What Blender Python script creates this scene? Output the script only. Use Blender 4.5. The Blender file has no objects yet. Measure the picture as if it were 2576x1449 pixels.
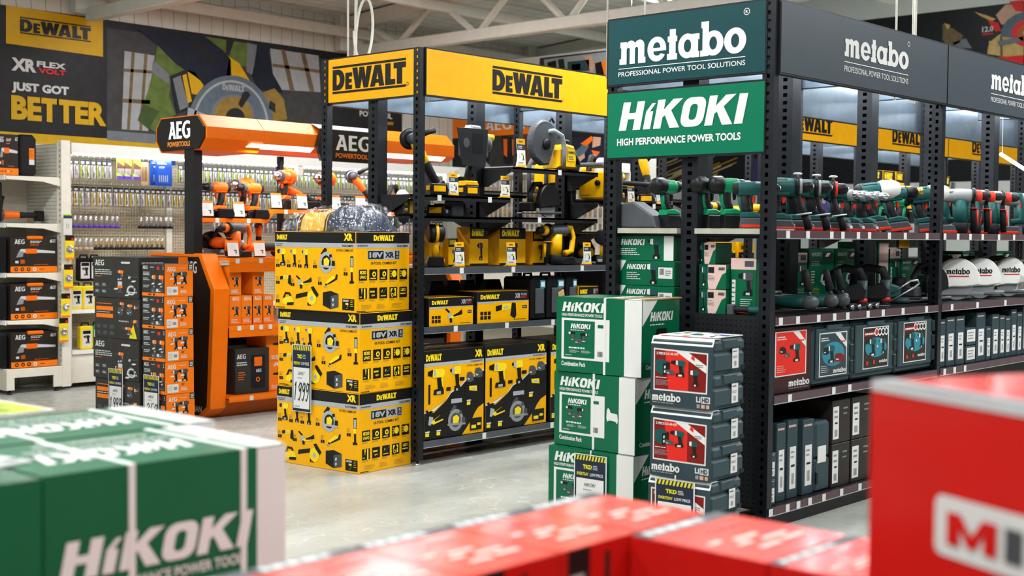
import bpy, math, random
from mathutils import Vector, Matrix
from mathutils.geometry import tessellate_polygon
random.seed(7)
S = bpy.context.scene
COL = S.collection
# ---------------------------------------------------------------- camera, world, lights, exposure
FPX, CAMZ = 3226.8, 1.33
def cam_rows():
    yaw, pit, rol = 0.742145, 0.0411438, 0.00900844
    d = Matrix(((math.sin(yaw), 0, math.cos(yaw)), (-math.cos(yaw), 0, math.sin(yaw)), (0, 1, 0)))
    rp = Matrix(((1, 0, 0), (0, math.cos(pit), -math.sin(pit)), (0, math.sin(pit), math.cos(pit))))
    rr = Matrix(((math.cos(rol), -math.sin(rol), 0), (math.sin(rol), math.cos(rol), 0), (0, 0, 1)))
    return rr @ rp @ d.transposed()
CM = cam_rows()
cd = bpy.data.cameras.new('camera'); cam = bpy.data.objects.new('camera', cd); COL.objects.link(cam)
cd.sensor_width = 36; cd.lens = FPX / 2576 * 36; cd.clip_start = .05; cd.clip_end = 100
cd.dof.use_dof = True; cd.dof.focus_distance = 7.0; cd.dof.aperture_fstop = 2.8; cd.dof.aperture_blades = 9
r, u, b = [Vector((CM[i][0], CM[i][1], -CM[i][2])) for i in range(3)]
u = -u; b = -b
cam.matrix_world = Matrix(((r.x, u.x, b.x, 0), (r.y, u.y, b.y, 0), (r.z, u.z, b.z, CAMZ), (0, 0, 0, 1)))
S.camera = cam
S.view_settings.view_transform = 'Standard'; S.view_settings.look = 'None'
S.view_settings.exposure = 0.0; S.view_settings.gamma = 1; S.view_settings.use_curve_mapping = False
S.cycles.use_denoising = True
S.cycles.max_bounces = 6; S.cycles.diffuse_bounces = 3; S.cycles.glossy_bounces = 3; S.cycles.transparent_max_bounces = 12
S.cycles.sample_clamp_indirect = 6; S.cycles.caustics_reflective = False; S.cycles.caustics_refractive = False
W = bpy.data.worlds.new('world'); S.world = W; W.use_nodes = True
W.node_tree.nodes['Background'].inputs[0].default_value = (.93, .96, 1, 1)
W.node_tree.nodes['Background'].inputs[1].default_value = .24
def area(name, loc, sx, sy, power, rot=(0, 0, 0), col=(.95, .98, 1)):
    l = bpy.data.lights.new(name, 'AREA'); l.shape = 'RECTANGLE'; l.size = sx; l.size_y = sy; l.energy = power; l.color = col
    o = bpy.data.objects.new(name, l); COL.objects.link(o); o.location = loc; o.rotation_euler = rot
    return o
LAMPS = [(.4, .6), (.4, 3.4), (3.3, .6), (3.3, 4.1), (3.3, 7.6), (6.8, .4), (6.8, 4.3), (6.8, 8.0), (10.2, 2.2), (10.2, 7.2), (1.2, 7.6), (14.5, 3.0), (14.5, 8.0), (8.8, 1.2)]  # the last lamp is an extra, added to brighten the aisle floor
LAMP_POWER = 86
for i, (x, y) in enumerate(LAMPS):
    area('ceiling_lamp_light', (x, y, 3.06 if x < 12 else 4.6), 1.45, .3, LAMP_POWER)
    area('ceiling_lamp_uplight', (x, y, 3.1 if x < 12 else 4.7), 1.45, .3, LAMP_POWER * .45, (math.pi, 0, 0))
# ---------------------------------------------------------------- pixel measurements of the photo turned into metres on a known plane
def ray(x, y):
    c = Vector(((x - 1288) / FPX, (y - 724.5) / FPX, 1)); w = CM.transposed() @ c
    return Vector((w.x, w.y, -w.z))
def onz(x, y, z=0.): d = ray(x, y); t = (z - CAMZ) / d.z; return Vector((0, 0, CAMZ)) + t * d
def ony(x, y, Y): d = ray(x, y); return Vector((0, 0, CAMZ)) + Y / d.y * d
def onx(x, y, X): d = ray(x, y); return Vector((0, 0, CAMZ)) + X / d.x * d
# ---------------------------------------------------------------- materials
def lin(h):
    h = h.lstrip('#'); o = []
    for i in (0, 2, 4):
        c = int(h[i:i + 2], 16) / 255; o.append(c / 12.92 if c <= .04045 else ((c + .055) / 1.055) ** 2.4)
    return (*o, 1)
PAL = dict(  # colour, roughness, metallic, colour noise
    yellow=('f0a800', .42, 0, .04), yellow_card=('f0ac00', .4, 0, .03), yellow_pl=('f0b000', .35, 0, .05), black_card=('1b1a18', .38, 0, .1), black=('141416', .4, 0, .2),
    black_metal=('121316', .42, .3, .25), dark_metal=('5d6973', .28, .75, .12), post=('1b1e23', .38, .4, .25), rubber=('1c1c1e', .6, 0, .2), white=('e9e9e4', .45, 0, .02), white_card=('dad9d4', .5, 0, .02),
    silver=('b9bcc0', .3, .6, .1), silver_ink=('a8abae', .4, 0, .03), steel=('c9cbcf', .22, .95, .08), steel_dark=('6d7075', .3, .9, .1), cream=('e6e0d0', .5, 0, .03), cream_dark=('c9c3b2', .55, 0, .04),
    orange=('f07000', .45, 0, .03), orange_card=('f47a12', .45, 0, .03), orange_pl=('ec6a14', .4, 0, .05), orange_dim=('b8540c', .45, 0, .05), brown_card=('2c2621', .45, 0, .1), grey_card=('33312e', .42, 0, .1),
    teal_sign=('123f42', .4, 0, .03), slate_sign=('3f474e', .42, 0, .04), green_sign=('00694a', .4, 0, .02), green_card=('005f3d', .38, 0, .03), green_dark=('00482f', .4, 0, .05), green_pl=('0a8a5c', .4, 0, .05),
    petrol=('33454a', .45, 0, .06), petrol_dark=('22302f', .5, 0, .08), petrol_card=('2f4046', .42, 0, .04), tool_green=('1c4f4c', .42, 0, .08), red=('d3180e', .4, 0, .03), red_card=('cf1a14', .33, 0, .03), red_top_lit=('e03a2e', .22, 0, .04), red_deep=('7a1712', .42, 0, .05), red_ink=('d8281c', .45, 0, .02), red_pl=('d8331f', .4, 0, .05),  # carton tops get a paler red: their sheen is put into the colour
    maroon=('3a1719', .45, 0, .1), rail_wine=('5b4348', .35, .3, .1), rail_grey=('565b60', .35, .4, .1), pink_card=('d9b8ae', .5, 0, .04), navy=('1f2b42', .55, 0, .12), navy_card=('232a3c', .45, 0, .05), blue=('1f50b0', .4, 0, .05), blue_dark=('27408a', .4, 0, .08), purple=('5a3aa5', .35, 0, .05), purple_dk=('44366e', .45, 0, .1),
    lime=('b7d22c', .5, 0, .04), hazard=('d8cf2c', .5, 0, .02), grey=('8b8e90', .45, 0, .05), grey_dk=('4a4d50', .45, 0, .08), grey_lt=('c8cac8', .45, 0, .03), yellow_ink=('f2d21c', .5, 0, .02), hivis=('56692f', .6, 0, .2), hivis_dk=('3c4f22', .6, 0, .15), denim=('171c2c', .6, 0, .25), photo_grey=('6c7076', .5, 0, .1), photo_dark=('1a1b1d', .45, 0, .25), photo_mid=('38393a', .5, 0, .2), photo_pale=('989c9e', .5, 0, .08), timber=('6b5a3e', .55, 0, .2), timber_lt=('c6a566', .55, 0, .15), skin=('c79d84', .55, 0, .08), glove=('8a7030', .6, 0, .2), slate_saw=('56656f', .5, 0, .12), spark=('f2d9a0', .5, 0, .1), brick=('5b3a2c', .6, 0, .2), grass_print=('a8b838', .5, 0, .35), kraft=('a98a5e', .6, 0, .08), brass=('c9a24a', .3, .8, .1), wood_shelf=('a9a898', .5, 0, .08), rope=('d8d4c6', .6, 0, .08), amber=('c79c00', .45, 0, .05), teal_glow=('2f7f90', .5, 0, .1), wall=('cfd0c8', .6, 0, .04), wall_far=('d3d6cf', .6, 0, .03), truss=('c4c4ba', .5, 0, .05))
MATS = {}
def nodes(m): return m.node_tree.nodes, m.node_tree.links
def M(n):
    if n in MATS: return MATS[n]
    h, ro, me, nz = PAL[n]
    m = bpy.data.materials.new(n); m.use_nodes = True; N, L = nodes(m); p = N['Principled BSDF']; c = lin(h)
    p.inputs['Roughness'].default_value = ro; p.inputs['Metallic'].default_value = me; p.inputs['Specular IOR Level'].default_value = .22 if me < .2 else .5
    tc = N.new('ShaderNodeTexCoord'); t = N.new('ShaderNodeTexNoise'); t.inputs['Scale'].default_value = 14; t.inputs['Detail'].default_value = 3
    L.new(tc.outputs['Object'], t.inputs['Vector'])
    r = N.new('ShaderNodeValToRGB'); r.color_ramp.elements[0].position = .3; r.color_ramp.elements[1].position = .7
    r.color_ramp.elements[0].color = [v * (1 - nz) for v in c[:3]] + [1]; r.color_ramp.elements[1].color = [min(1, v * (1 + nz)) for v in c[:3]] + [1]
    L.new(t.outputs['Fac'], r.inputs['Fac']); L.new(r.outputs['Color'], p.inputs['Base Color'])
    if n in ('red_top_lit', 'red_card', 'green_card'): p.inputs['Coat Weight'].default_value = .4 if n == 'red_top_lit' else .2; p.inputs['Coat Roughness'].default_value = .12
    MATS[n] = m; return m
def special(n, fn):
    m = bpy.data.materials.new(n); m.use_nodes = True; N, L = nodes(m); fn(m, N, L, N['Principled BSDF']); MATS[n] = m
def emis(n, h, s):
    def f(m, N, L, p):
        p.inputs['Base Color'].default_value = lin(h); p.inputs['Emission Color'].default_value = lin(h); p.inputs['Emission Strength'].default_value = s
    special(n, f)
emis('tube', 'f4f8ff', 9); emis('tube_soft', 'ffffff', 3.2); emis('sign_lit', 'ffffff', 1.1); emis('sign_orange_lit', 'e88a28', .35)
def mathn(N, L, op, a, b=None, c=None):
    n = N.new('ShaderNodeMath'); n.operation = op
    for i, v in enumerate((a, b, c)):
        if v is None: continue
        if isinstance(v, (int, float)): n.inputs[i].default_value = v
        else: L.new(v, n.inputs[i])
    return n.outputs[0]
def gridmask(N, L, ax, ay, px, py, w):   # 1 on thin lines of a grid in object space
    tc = N.new('ShaderNodeTexCoord'); nz = N.new('ShaderNodeTexNoise'); nz.inputs['Scale'].default_value = 1.3
    L.new(tc.outputs['Object'], nz.inputs['Vector'])
    sp = N.new('ShaderNodeSeparateXYZ'); L.new(tc.outputs['Object'], sp.inputs[0]); o = []
    for a, p in ((ax, px), (ay, py)):
        v = mathn(N, L, 'ADD', sp.outputs[a], mathn(N, L, 'MULTIPLY', nz.outputs['Fac'], .12))
        v = mathn(N, L, 'FRACT', mathn(N, L, 'DIVIDE', v, p)); o.append(mathn(N, L, 'LESS_THAN', v, w / p))
    return mathn(N, L, 'MAXIMUM', o[0], o[1])
def grid_mat(n, base, line, ax, ay, px, py, w, bump=.4):
    def f(m, N, L, p):
        g = gridmask(N, L, ax, ay, px, py, w); mx = N.new('ShaderNodeMix'); mx.data_type = 'RGBA'
        nz = N.new('ShaderNodeTexNoise'); nz.inputs['Scale'].default_value = 2.5; nz.inputs['Detail'].default_value = 5
        tc = N.new('ShaderNodeTexCoord'); L.new(tc.outputs['Object'], nz.inputs['Vector'])
        r = N.new('ShaderNodeValToRGB'); c = lin(base); r.color_ramp.elements[0].color = [v * .8 for v in c[:3]] + [1]; r.color_ramp.elements[1].color = [min(1, v * 1.15) for v in c[:3]] + [1]
        L.new(nz.outputs['Fac'], r.inputs['Fac']); L.new(g, mx.inputs[0]); L.new(r.outputs['Color'], mx.inputs[6]); mx.inputs[7].default_value = lin(line)
        L.new(mx.outputs[2], p.inputs['Base Color']); p.inputs['Roughness'].default_value = .55
        bp = N.new('ShaderNodeBump'); bp.inputs['Strength'].default_value = bump; bp.inputs['Distance'].default_value = .03; L.new(nz.outputs['Fac'], bp.inputs['Height']); L.new(bp.outputs[0], p.inputs['Normal'])
    special(n, f)
grid_mat('ceiling_foil', 'cdd0c8', '9a9b90', 0, 1, .3, .15, .012)
grid_mat('wall_foil', 'c2c2b6', '8e8c7e', 0, 2, .14, 1.2, .009)
def dots(n, base, ax, ay, pitch, rad, rough=.5):   # sheet with real see-through round holes
    def f(m, N, L, p):
        p.inputs['Base Color'].default_value = lin(base); p.inputs['Roughness'].default_value = rough
        tc = N.new('ShaderNodeTexCoord'); sp = N.new('ShaderNodeSeparateXYZ'); L.new(tc.outputs['Object'], sp.inputs[0]); d = []
        for a in (ax, ay):
            v = mathn(N, L, 'SUBTRACT', mathn(N, L, 'FRACT', mathn(N, L, 'DIVIDE', sp.outputs[a], pitch)), .5); d.append(mathn(N, L, 'MULTIPLY', v, v))
        hole = mathn(N, L, 'LESS_THAN', mathn(N, L, 'ADD', d[0], d[1]), (rad / pitch) ** 2)
        t = N.new('ShaderNodeBsdfTransparent'); mx = N.new('ShaderNodeMixShader'); L.new(hole, mx.inputs[0]); L.new(p.outputs[0], mx.inputs[1]); L.new(t.outputs[0], mx.inputs[2])
        L.new(mx.outputs[0], N['Material Output'].inputs[0])
    special(n, f)
dots('perforated_black', '16161a', 1, 2, .026, .0032, .4); dots('perforated_cream', 'c2b498', 0, 2, .027, .0055); dots('perforated_white', 'd8d4c8', 1, 2, .03, .005)
def floor_mat(m, N, L, p):
    tc = N.new('ShaderNodeTexCoord'); a = N.new('ShaderNodeTexNoise'); a.inputs['Scale'].default_value = 1.1; a.inputs['Detail'].default_value = 7; a.inputs['Roughness'].default_value = .62
    mp = N.new('ShaderNodeMapping'); mp.inputs['Scale'].default_value = (1, 2.2, 1); L.new(tc.outputs['Object'], mp.inputs[0]); L.new(mp.outputs[0], a.inputs['Vector'])
    r = N.new('ShaderNodeValToRGB'); r.color_ramp.elements[0].position = .3; r.color_ramp.elements[1].position = .72
    r.color_ramp.elements[0].color = lin('98988f'); r.color_ramp.elements[1].color = lin('bdbeb8'); L.new(a.outputs['Fac'], r.inputs['Fac'])
    s = N.new('ShaderNodeTexVoronoi'); s.feature = 'DISTANCE_TO_EDGE'; s.inputs['Scale'].default_value = .8
    d = N.new('ShaderNodeTexNoise'); d.inputs['Scale'].default_value = 3; L.new(tc.outputs['Object'], d.inputs['Vector'])
    ad = N.new('ShaderNodeVectorMath'); L.new(tc.outputs['Object'], ad.inputs[0]); L.new(d.outputs['Color'], ad.inputs[1]); L.new(ad.outputs[0], s.inputs['Vector'])
    k = mathn(N, L, 'LESS_THAN', s.outputs['Distance'], .004); mx = N.new('ShaderNodeMix'); mx.data_type = 'RGBA'
    L.new(mathn(N, L, 'MULTIPLY', k, .35), mx.inputs[0]); L.new(r.outputs['Color'], mx.inputs[6]); mx.inputs[7].default_value = lin('e2e0d6'); L.new(mx.outputs[2], p.inputs['Base Color'])
    n2 = N.new('ShaderNodeTexNoise'); n2.inputs['Scale'].default_value = 6; L.new(tc.outputs['Object'], n2.inputs['Vector'])
    L.new(mathn(N, L, 'MULTIPLY_ADD', n2.outputs['Fac'], .25, .15), p.inputs['Roughness'])
special('concrete', floor_mat)
def film(n, tint, k, rough, bump):
    def f(m, N, L, p):
        t = N.new('ShaderNodeBsdfTransparent'); g = N.new('ShaderNodeBsdfGlossy'); g.inputs['Roughness'].default_value = rough; g.inputs[0].default_value = lin(tint); mx = N.new('ShaderNodeMixShader')
        tc = N.new('ShaderNodeTexCoord'); nz = N.new('ShaderNodeTexNoise'); nz.inputs['Scale'].default_value = 22; nz.inputs['Detail'].default_value = 4; L.new(tc.outputs['Object'], nz.inputs['Vector'])
        bp = N.new('ShaderNodeBump'); bp.inputs['Strength'].default_value = bump; bp.inputs['Distance'].default_value = .02; L.new(nz.outputs['Fac'], bp.inputs['Height']); L.new(bp.outputs[0], g.inputs['Normal'])
        mx.inputs[0].default_value = k; L.new(t.outputs[0], mx.inputs[1]); L.new(g.outputs[0], mx.inputs[2]); L.new(mx.outputs[0], N['Material Output'].inputs[0])
    special(n, f)
film('clear_wrap', 'ffffff', .13, .06, 1.0); film('clear_pack', 'f2f4f4', .3, .15, .6); film('clear_jar', 'ffffff', .25, .06, .1)
# ---------------------------------------------------------------- mesh builder
class MB:
    def __init__(s): s.v = []; s.f = []; s.m = []; s.sm = []; s.T = None
    def add(s, vs, fs, m, smooth=False):
        k = len(s.v)
        for p in vs:
            p = Vector(p); s.v.append(tuple(s.T @ p if s.T else p))
        for f in fs: s.f.append([i + k for i in f]); s.m.append(m); s.sm.append(smooth)
        return s
    def box(s, x0, x1, y0, y1, z0, z1, m, ch=0):
        if ch <= 0:
            return s.add([(x, y, z) for x in (x0, x1) for y in (y0, y1) for z in (z0, z1)], [(0, 1, 3, 2), (4, 6, 7, 5), (0, 4, 5, 1), (2, 3, 7, 6), (0, 2, 6, 4), (1, 5, 7, 3)], m)
        ch = min(ch, .45 * min(x1 - x0, y1 - y0, z1 - z0)); lo = (x0, y0, z0); hi = (x1, y1, z1); vs = []; ix = {}
        for c in range(8):
            b = (c >> 2 & 1, c >> 1 & 1, c & 1)
            for a in range(3):
                p = [(hi[i] - (0 if i == a else ch)) if b[i] else (lo[i] + (0 if i == a else ch)) for i in range(3)]
                ix[(b, a)] = len(vs); vs.append(p)
        fs = []
        for a in range(3):
            p, q = (a + 1) % 3, (a + 2) % 3
            for sd in (0, 1):
                def key(i, j):
                    b = [0, 0, 0]; b[a] = sd; b[p] = i; b[q] = j; return ix[(tuple(b), a)]
                f = [key(0, 0), key(1, 0), key(1, 1), key(0, 1)]; fs.append(f if sd else f[::-1])
            for i in (0, 1):
                for j in (0, 1):
                    def k2(t, ax):
                        b = [0, 0, 0]; b[a] = t; b[p] = i; b[q] = j; return ix[(tuple(b), ax)]
                    f = [k2(0, p), k2(1, p), k2(1, q), k2(0, q)]; fs.append(f[::-1] if (i == j) else f)
        for c in range(8):
            b = (c >> 2 & 1, c >> 1 & 1, c & 1); f = [ix[(b, 0)], ix[(b, 1)], ix[(b, 2)]]; fs.append(f if sum(b) % 2 else f[::-1])
        return s.add(vs, fs, m)
    def prism(s, pts, ax, a, b, m, ch=0, smooth=False):
        ar = sum(pts[i][0] * pts[(i + 1) % len(pts)][1] - pts[(i + 1) % len(pts)][0] * pts[i][1] for i in range(len(pts)))
        if ar < 0: pts = pts[::-1]
        n = len(pts)
        def inset(d):
            o = []
            for i in range(n):
                p, q, r = Vector(pts[i - 1]), Vector(pts[i]), Vector(pts[(i + 1) % n])
                e1 = (q - p).normalized(); e2 = (r - q).normalized(); n1 = Vector((-e1.y, e1.x)); n2 = Vector((-e2.y, e2.x)); t = n1 + n2
                l = max(.35, 1 + n1.dot(n2)); o.append(q + t * (d / l))
            return o
        rings = [(inset(ch), a), (pts, a + ch), (pts, b - ch), (inset(ch), b)] if ch else [(pts, a), (pts, b)]
        mk = dict(x=lambda p, t: (t, p[0], p[1]), y=lambda p, t: (p[0], t, p[1]), z=lambda p, t: (p[0], p[1], t))[ax]
        vs = [mk(p, t) for R, t in rings for p in R]; fs = []; fl = (ax == 'y')
        for k in range(len(rings) - 1):
            for i in range(n):
                j = (i + 1) % n; f = [k * n + i, k * n + j, (k + 1) * n + j, (k + 1) * n + i]; fs.append(f[::-1] if fl else f)
        c0 = list(range(n))[::-1]; c1 = list(range((len(rings) - 1) * n, len(rings) * n))
        fs += [c0[::-1], c1[::-1]] if fl else [c0, c1]
        return s.add(vs, fs, m, smooth)
    def lathe(s, prof, o, ax, m, n=18, smooth=True, sy=1.):
        o = Vector(o); ax = Vector(ax).normalized(); t = Vector((0, 0, 1)) if abs(ax.z) < .9 else Vector((1, 0, 0)); e1 = ax.cross(t).normalized(); e2 = ax.cross(e1)
        vs = []; fs = []
        for r, h in prof:
            for i in range(n):
                a = 2 * math.pi * i / n; vs.append(o + ax * h + e1 * (r * math.cos(a) * sy) + e2 * (r * math.sin(a)))
        for k in range(len(prof) - 1):
            for i in range(n): j = (i + 1) % n; fs.append([k * n + i, (k + 1) * n + i, (k + 1) * n + j, k * n + j])
        fs.append(list(range(n))); fs.append(list(range((len(prof) - 1) * n, len(prof) * n))[::-1])
        return s.add(vs, fs, m, smooth)
    def tube(s, pts, r, m, n=10, smooth=True, flat=1.):
        pts = [Vector(p) for p in pts]; k = len(pts); rs = r if isinstance(r, (list, tuple)) else [r] * k; vs = []; fs = []; pe = None
        for i, p in enumerate(pts):
            d = (pts[min(i + 1, k - 1)] - pts[max(i - 1, 0)]).normalized()
            if pe is None:
                t = Vector((0, 1, 0)) if abs(d.y) < .9 else Vector((1, 0, 0)); pe = (t - d * t.dot(d)).normalized()
            else: pe = (pe - d * pe.dot(d)).normalized()
            q = d.cross(pe)
            for j in range(n):
                a = 2 * math.pi * j / n; vs.append(p + pe * (math.cos(a) * rs[i] * flat) + q * (math.sin(a) * rs[i]))
        for i in range(k - 1):
            for j in range(n): l = (j + 1) % n; fs.append([i * n + j, i * n + l, (i + 1) * n + l, (i + 1) * n + j])
        fs.append(list(range(n))[::-1]); fs.append(list(range((k - 1) * n, k * n)))
        return s.add(vs, fs, m, smooth)
    def ball(s, c, rx, ry, rz, m, n=14):
        pr = [(math.sin(math.pi * i / 8), -math.cos(math.pi * i / 8)) for i in range(9)]; pr[0] = (.02, -1); pr[-1] = (.02, 1); o = s.T
        s.T = (o or Matrix.Identity(4)) @ Matrix.Translation(c) @ Matrix.Diagonal((rx, ry, rz, 1)); s.lathe(pr, (0, 0, 0), (0, 0, 1), m, n); s.T = o; return s
    def mesh(s, name):
        me = bpy.data.meshes.new(name); me.from_pydata(s.v, [], s.f); ms = list(dict.fromkeys(s.m))
        for m in ms: me.materials.append(MATS[m] if m in MATS else M(m))
        me.polygons.foreach_set('material_index', [ms.index(m) for m in s.m]); me.polygons.foreach_set('use_smooth', s.sm); me.update(); return me
def rnd(x0, y0, x1, y1, r, n=4):   # rounded rectangle outline
    o = []
    for cx, cy, a in ((x1 - r, y0 + r, -90), (x1 - r, y1 - r, 0), (x0 + r, y1 - r, 90), (x0 + r, y0 + r, 180)):
        for i in range(n + 1): t = math.radians(a + 90 * i / n); o.append((cx + r * math.cos(t), cy + r * math.sin(t)))
    return o
def arc(cx, cy, rx, ry, a0, a1, n=12): return [(cx + rx * math.cos(math.radians(a0 + (a1 - a0) * i / n)), cy + ry * math.sin(math.radians(a0 + (a1 - a0) * i / n))) for i in range(n + 1)]
# ---------------------------------------------------------------- scene graph
def tag(o, label=None, cat=None, group=None, kind=None):
    if label: o['label'] = label
    if cat: o['category'] = cat
    if group: o['group'] = group
    if kind: o['kind'] = kind
    return o
def put(o, loc=None, rz=0., parent=None):
    COL.objects.link(o)
    if loc is not None: o.location = loc
    if rz: o.rotation_euler = (0, 0, math.radians(rz))
    if parent: o.parent = parent
    return o
def thing(name, label, cat, loc=(0, 0, 0), rz=0., group=None): return tag(put(bpy.data.objects.new(name, None), loc, rz), label, cat, group)
def part(name, mb, parent, loc=None, rz=0., label=None): return tag(put(bpy.data.objects.new(name, mb.mesh(name) if isinstance(mb, MB) else mb), loc, rz, parent), label)
def single(name, mb, label, cat, loc=(0, 0, 0), rz=0., group=None): return tag(put(bpy.data.objects.new(name, mb.mesh(name) if isinstance(mb, MB) else mb), loc, rz), label, cat, group)
def struct(name, mb, loc=(0, 0, 0), rz=0.): return tag(put(bpy.data.objects.new(name, mb.mesh(name)), loc, rz), kind='structure')
def dup(o, loc=None, rz=None, label=None, group=None, parent=None):
    c = o.copy(); COL.objects.link(c)
    if parent: c.parent = parent
    if loc is not None: c.location = loc
    if rz is not None: c.rotation_euler = (0, 0, math.radians(rz))
    if label: c['label'] = label
    if group: c['group'] = group
    for ch in list(o.children): dup(ch, parent=c)
    return c
# ---------------------------------------------------------------- flat print: text, logos and product pictures as thin ink on a face
TXT = {}
def glyphs(t, bold=0.):
    k = (t, bold)
    if k not in TXT:
        cu = bpy.data.curves.new('t', 'FONT'); cu.body = t; cu.offset = bold; cu.resolution_u = 3; cu.fill_mode = 'FRONT'; ob = bpy.data.objects.new('t', cu)
        me = bpy.data.meshes.new_from_object(ob); vs = [(v.co.x, v.co.y) for v in me.vertices]; fs = [list(p.vertices) for p in me.polygons]
        bpy.data.objects.remove(ob); bpy.data.curves.remove(cu); bpy.data.meshes.remove(me)
        x0 = min(v[0] for v in vs); x1 = max(v[0] for v in vs); y0 = min(v[1] for v in vs); y1 = max(v[1] for v in vs)
        TXT[k] = ([((x - x0) / (x1 - x0 or 1), (y - y0) / (y1 - y0 or 1)) for x, y in vs], fs, (x1 - x0) / (y1 - y0 or 1))
    return TXT[k]
def ell(cx, cy, rx, ry, n=24): return arc(cx, cy, rx, ry, 0, 360 - 360 / n, n - 1)
LOGO = dict(
    dewalt=(100, 25.6, [([(0, 3.2), (8, 3.2)] + arc(8, 12.8, 9, 9.6, -80, 80, 10) + [(8, 22.4), (0, 22.4)], [[(5.6, 8), (7, 8)] + arc(7, 12.8, 3.4, 4.8, -80, 80, 6) + [(7, 17.6), (5.6, 17.6)]]), ([(18.2, 3.2), (27.5, 3.2), (27.5, 7), (23.2, 7), (23.2, 9.2), (27, 9.2), (27, 12.4), (23.2, 12.4), (23.2, 14.8), (27.6, 14.8), (27.6, 18.5), (18.2, 18.5)], []),
        ([(28, 22.4), (35, 22.4), (36.6, 12.6), (37.8, 22.4), (44.3, 22.4), (46.3, 12.6), (48, 22.4), (54.8, 22.4), (49.6, 3.2), (43.6, 3.2), (41.2, 12), (38.8, 3.2), (32.7, 3.2)], []), ([(52.5, 3.2), (59, 3.2), (60, 6.3), (64.2, 6.3), (64.8, 3.2), (71.5, 3.2), (67, 22.4), (58.8, 22.4)], [[(61, 9.5), (63.9, 9.5), (62.5, 16)]]),
        ([(73, 3.2), (86, 3.2), (86, 8), (80, 8), (80, 22.4), (73, 22.4)], []), ([(88.3, 3.2), (95.2, 3.2), (95.2, 17.4), (100, 17.4), (100, 22.4), (84, 22.4), (84, 17.4), (88.3, 17.4)], []), ([(0, 0), (100, 0), (100, 2), (0, 2)], []), ([(0, 23.6), (100, 23.6), (100, 25.6), (0, 25.6)], [])]),
    metabo=(100, 26.5, [([(0, 0), (6, 0), (6, 12), (7, 13.4), (8.6, 12.4), (8.6, 0), (13, 0), (13, 12), (14, 13.4), (15.6, 12.4), (15.6, 0), (21.8, 0), (21.8, 4.6), (20.8, 4.6)] + arc(16.6, 14, 4.2, 4.8, 0, 90, 6) + [(14.5, 18), (13, 16.6), (11.5, 18.2)] + [(9.5, 18.8), (7.6, 18.2), (6, 16.8), (6, 18), (.6, 18), (.6, 13.4), (1.4, 13.4), (1.4, 4.6), (0, 4.6)], []),
        ([(38.6, 8)] + arc(31, 9.6, 7.6, 9.8, 0, 330, 26) + [(34.4, 6)] + arc(31.4, 7, 3, 2.6, -30, -160, 6) + [(28.2, 8)], [arc(31, 10.6, 3, 4.4, 0, 180, 10)]), ([(39.4, 0), (47.4, 0), (47.4, 4.8), (46.2, 4.8), (46.2, 14), (47.4, 14), (47.4, 18.4), (46.2, 18.4), (46.2, 23.8), (41.4, 23.8), (41.4, 18.4), (39.8, 18.4), (39.8, 14), (41, 14), (41, 4.8), (39.4, 4.8)], []),
        (ell(55.4, 9.4, 7.2, 9.6), [ell(55.6, 9.4, 2.9, 5)]), ([(58.4, 0), (64.8, 0), (64.8, 4.6), (63.8, 4.6), (63.8, 13.6), (64.8, 13.6), (64.8, 18.2), (58.4, 18.2)], []), ([(65.6, 0), (72, 0), (72, 26.5), (66.2, 26.5), (66.2, 21.6), (67.2, 21.6), (67.2, 4.6), (65.6, 4.6)], []), (ell(75.6, 9.4, 7.6, 9.6), [ell(75.4, 9.4, 2.9, 5)]), (ell(91.8, 9.4, 8.2, 9.8), [ell(91.8, 9.4, 3, 5.2)])]),
    hikoki=(104, 20, [([(0, 0), (6.6, 0), (6.6, 7.8), (12.4, 7.8), (12.4, 0), (19, 0), (19, 20), (12.4, 20), (12.4, 12.2), (6.6, 12.2), (6.6, 20), (0, 20)], []), ([(21.6, 0), (27.8, 0), (27.8, 12.4), (25, 12.4), (28.8, 18), (25.6, 18), (21.6, 12.4)], []), ([(30.4, 0), (36.8, 0), (36.8, 7.6), (38.6, 9), (44.6, 0), (52.8, 0), (43.2, 12.2), (51.4, 20), (43.4, 20), (36.8, 13), (36.8, 20), (30.4, 20)], []),
        (rnd(52.6, 0, 71.6, 20, 6), [rnd(59, 4.6, 65.2, 15.4, 2.6)]), ([(73.4, 0), (79.8, 0), (79.8, 7.6), (81.6, 9), (87.6, 0), (95.8, 0), (86.2, 12.2), (94.4, 20), (86.4, 20), (79.8, 13), (79.8, 20), (73.4, 20)], []), ([(97, 0), (103.6, 0), (103.6, 20), (97, 20)], [])]),
    aeg=(46, 22, [([(0, 0), (4.2, 0), (5.4, 5), (10.2, 5), (10.8, 0), (15.2, 0), (10.6, 22), (4.4, 22), (3.6, 20.6), (5.6, 18.6)], [[(6.2, 8.4), (9.8, 8.4), (8.2, 15.8)]]), ([(17, 0), (28, 0), (28.6, 3.4), (21.2, 3.6), (21.2, 9.6), (27, 9.6), (27, 13), (21.2, 13), (21.2, 18.6), (28, 18.6), (28.4, 22), (17, 22)], []), ([(46, 2.2), (46, 12.4), (39.4, 12.4), (40.6, 9.4), (41.8, 9.4), (41.8, 4.2)] + arc(38.6, 11, 4.6, 7.6, -80, -270, 10)[:] + [(41, 18.8), (45.4, 17.8), (45.8, 21.2), (42, 22.2)] + arc(39, 11, 9.4, 11.2, 95, 285, 14), [])]))
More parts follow.
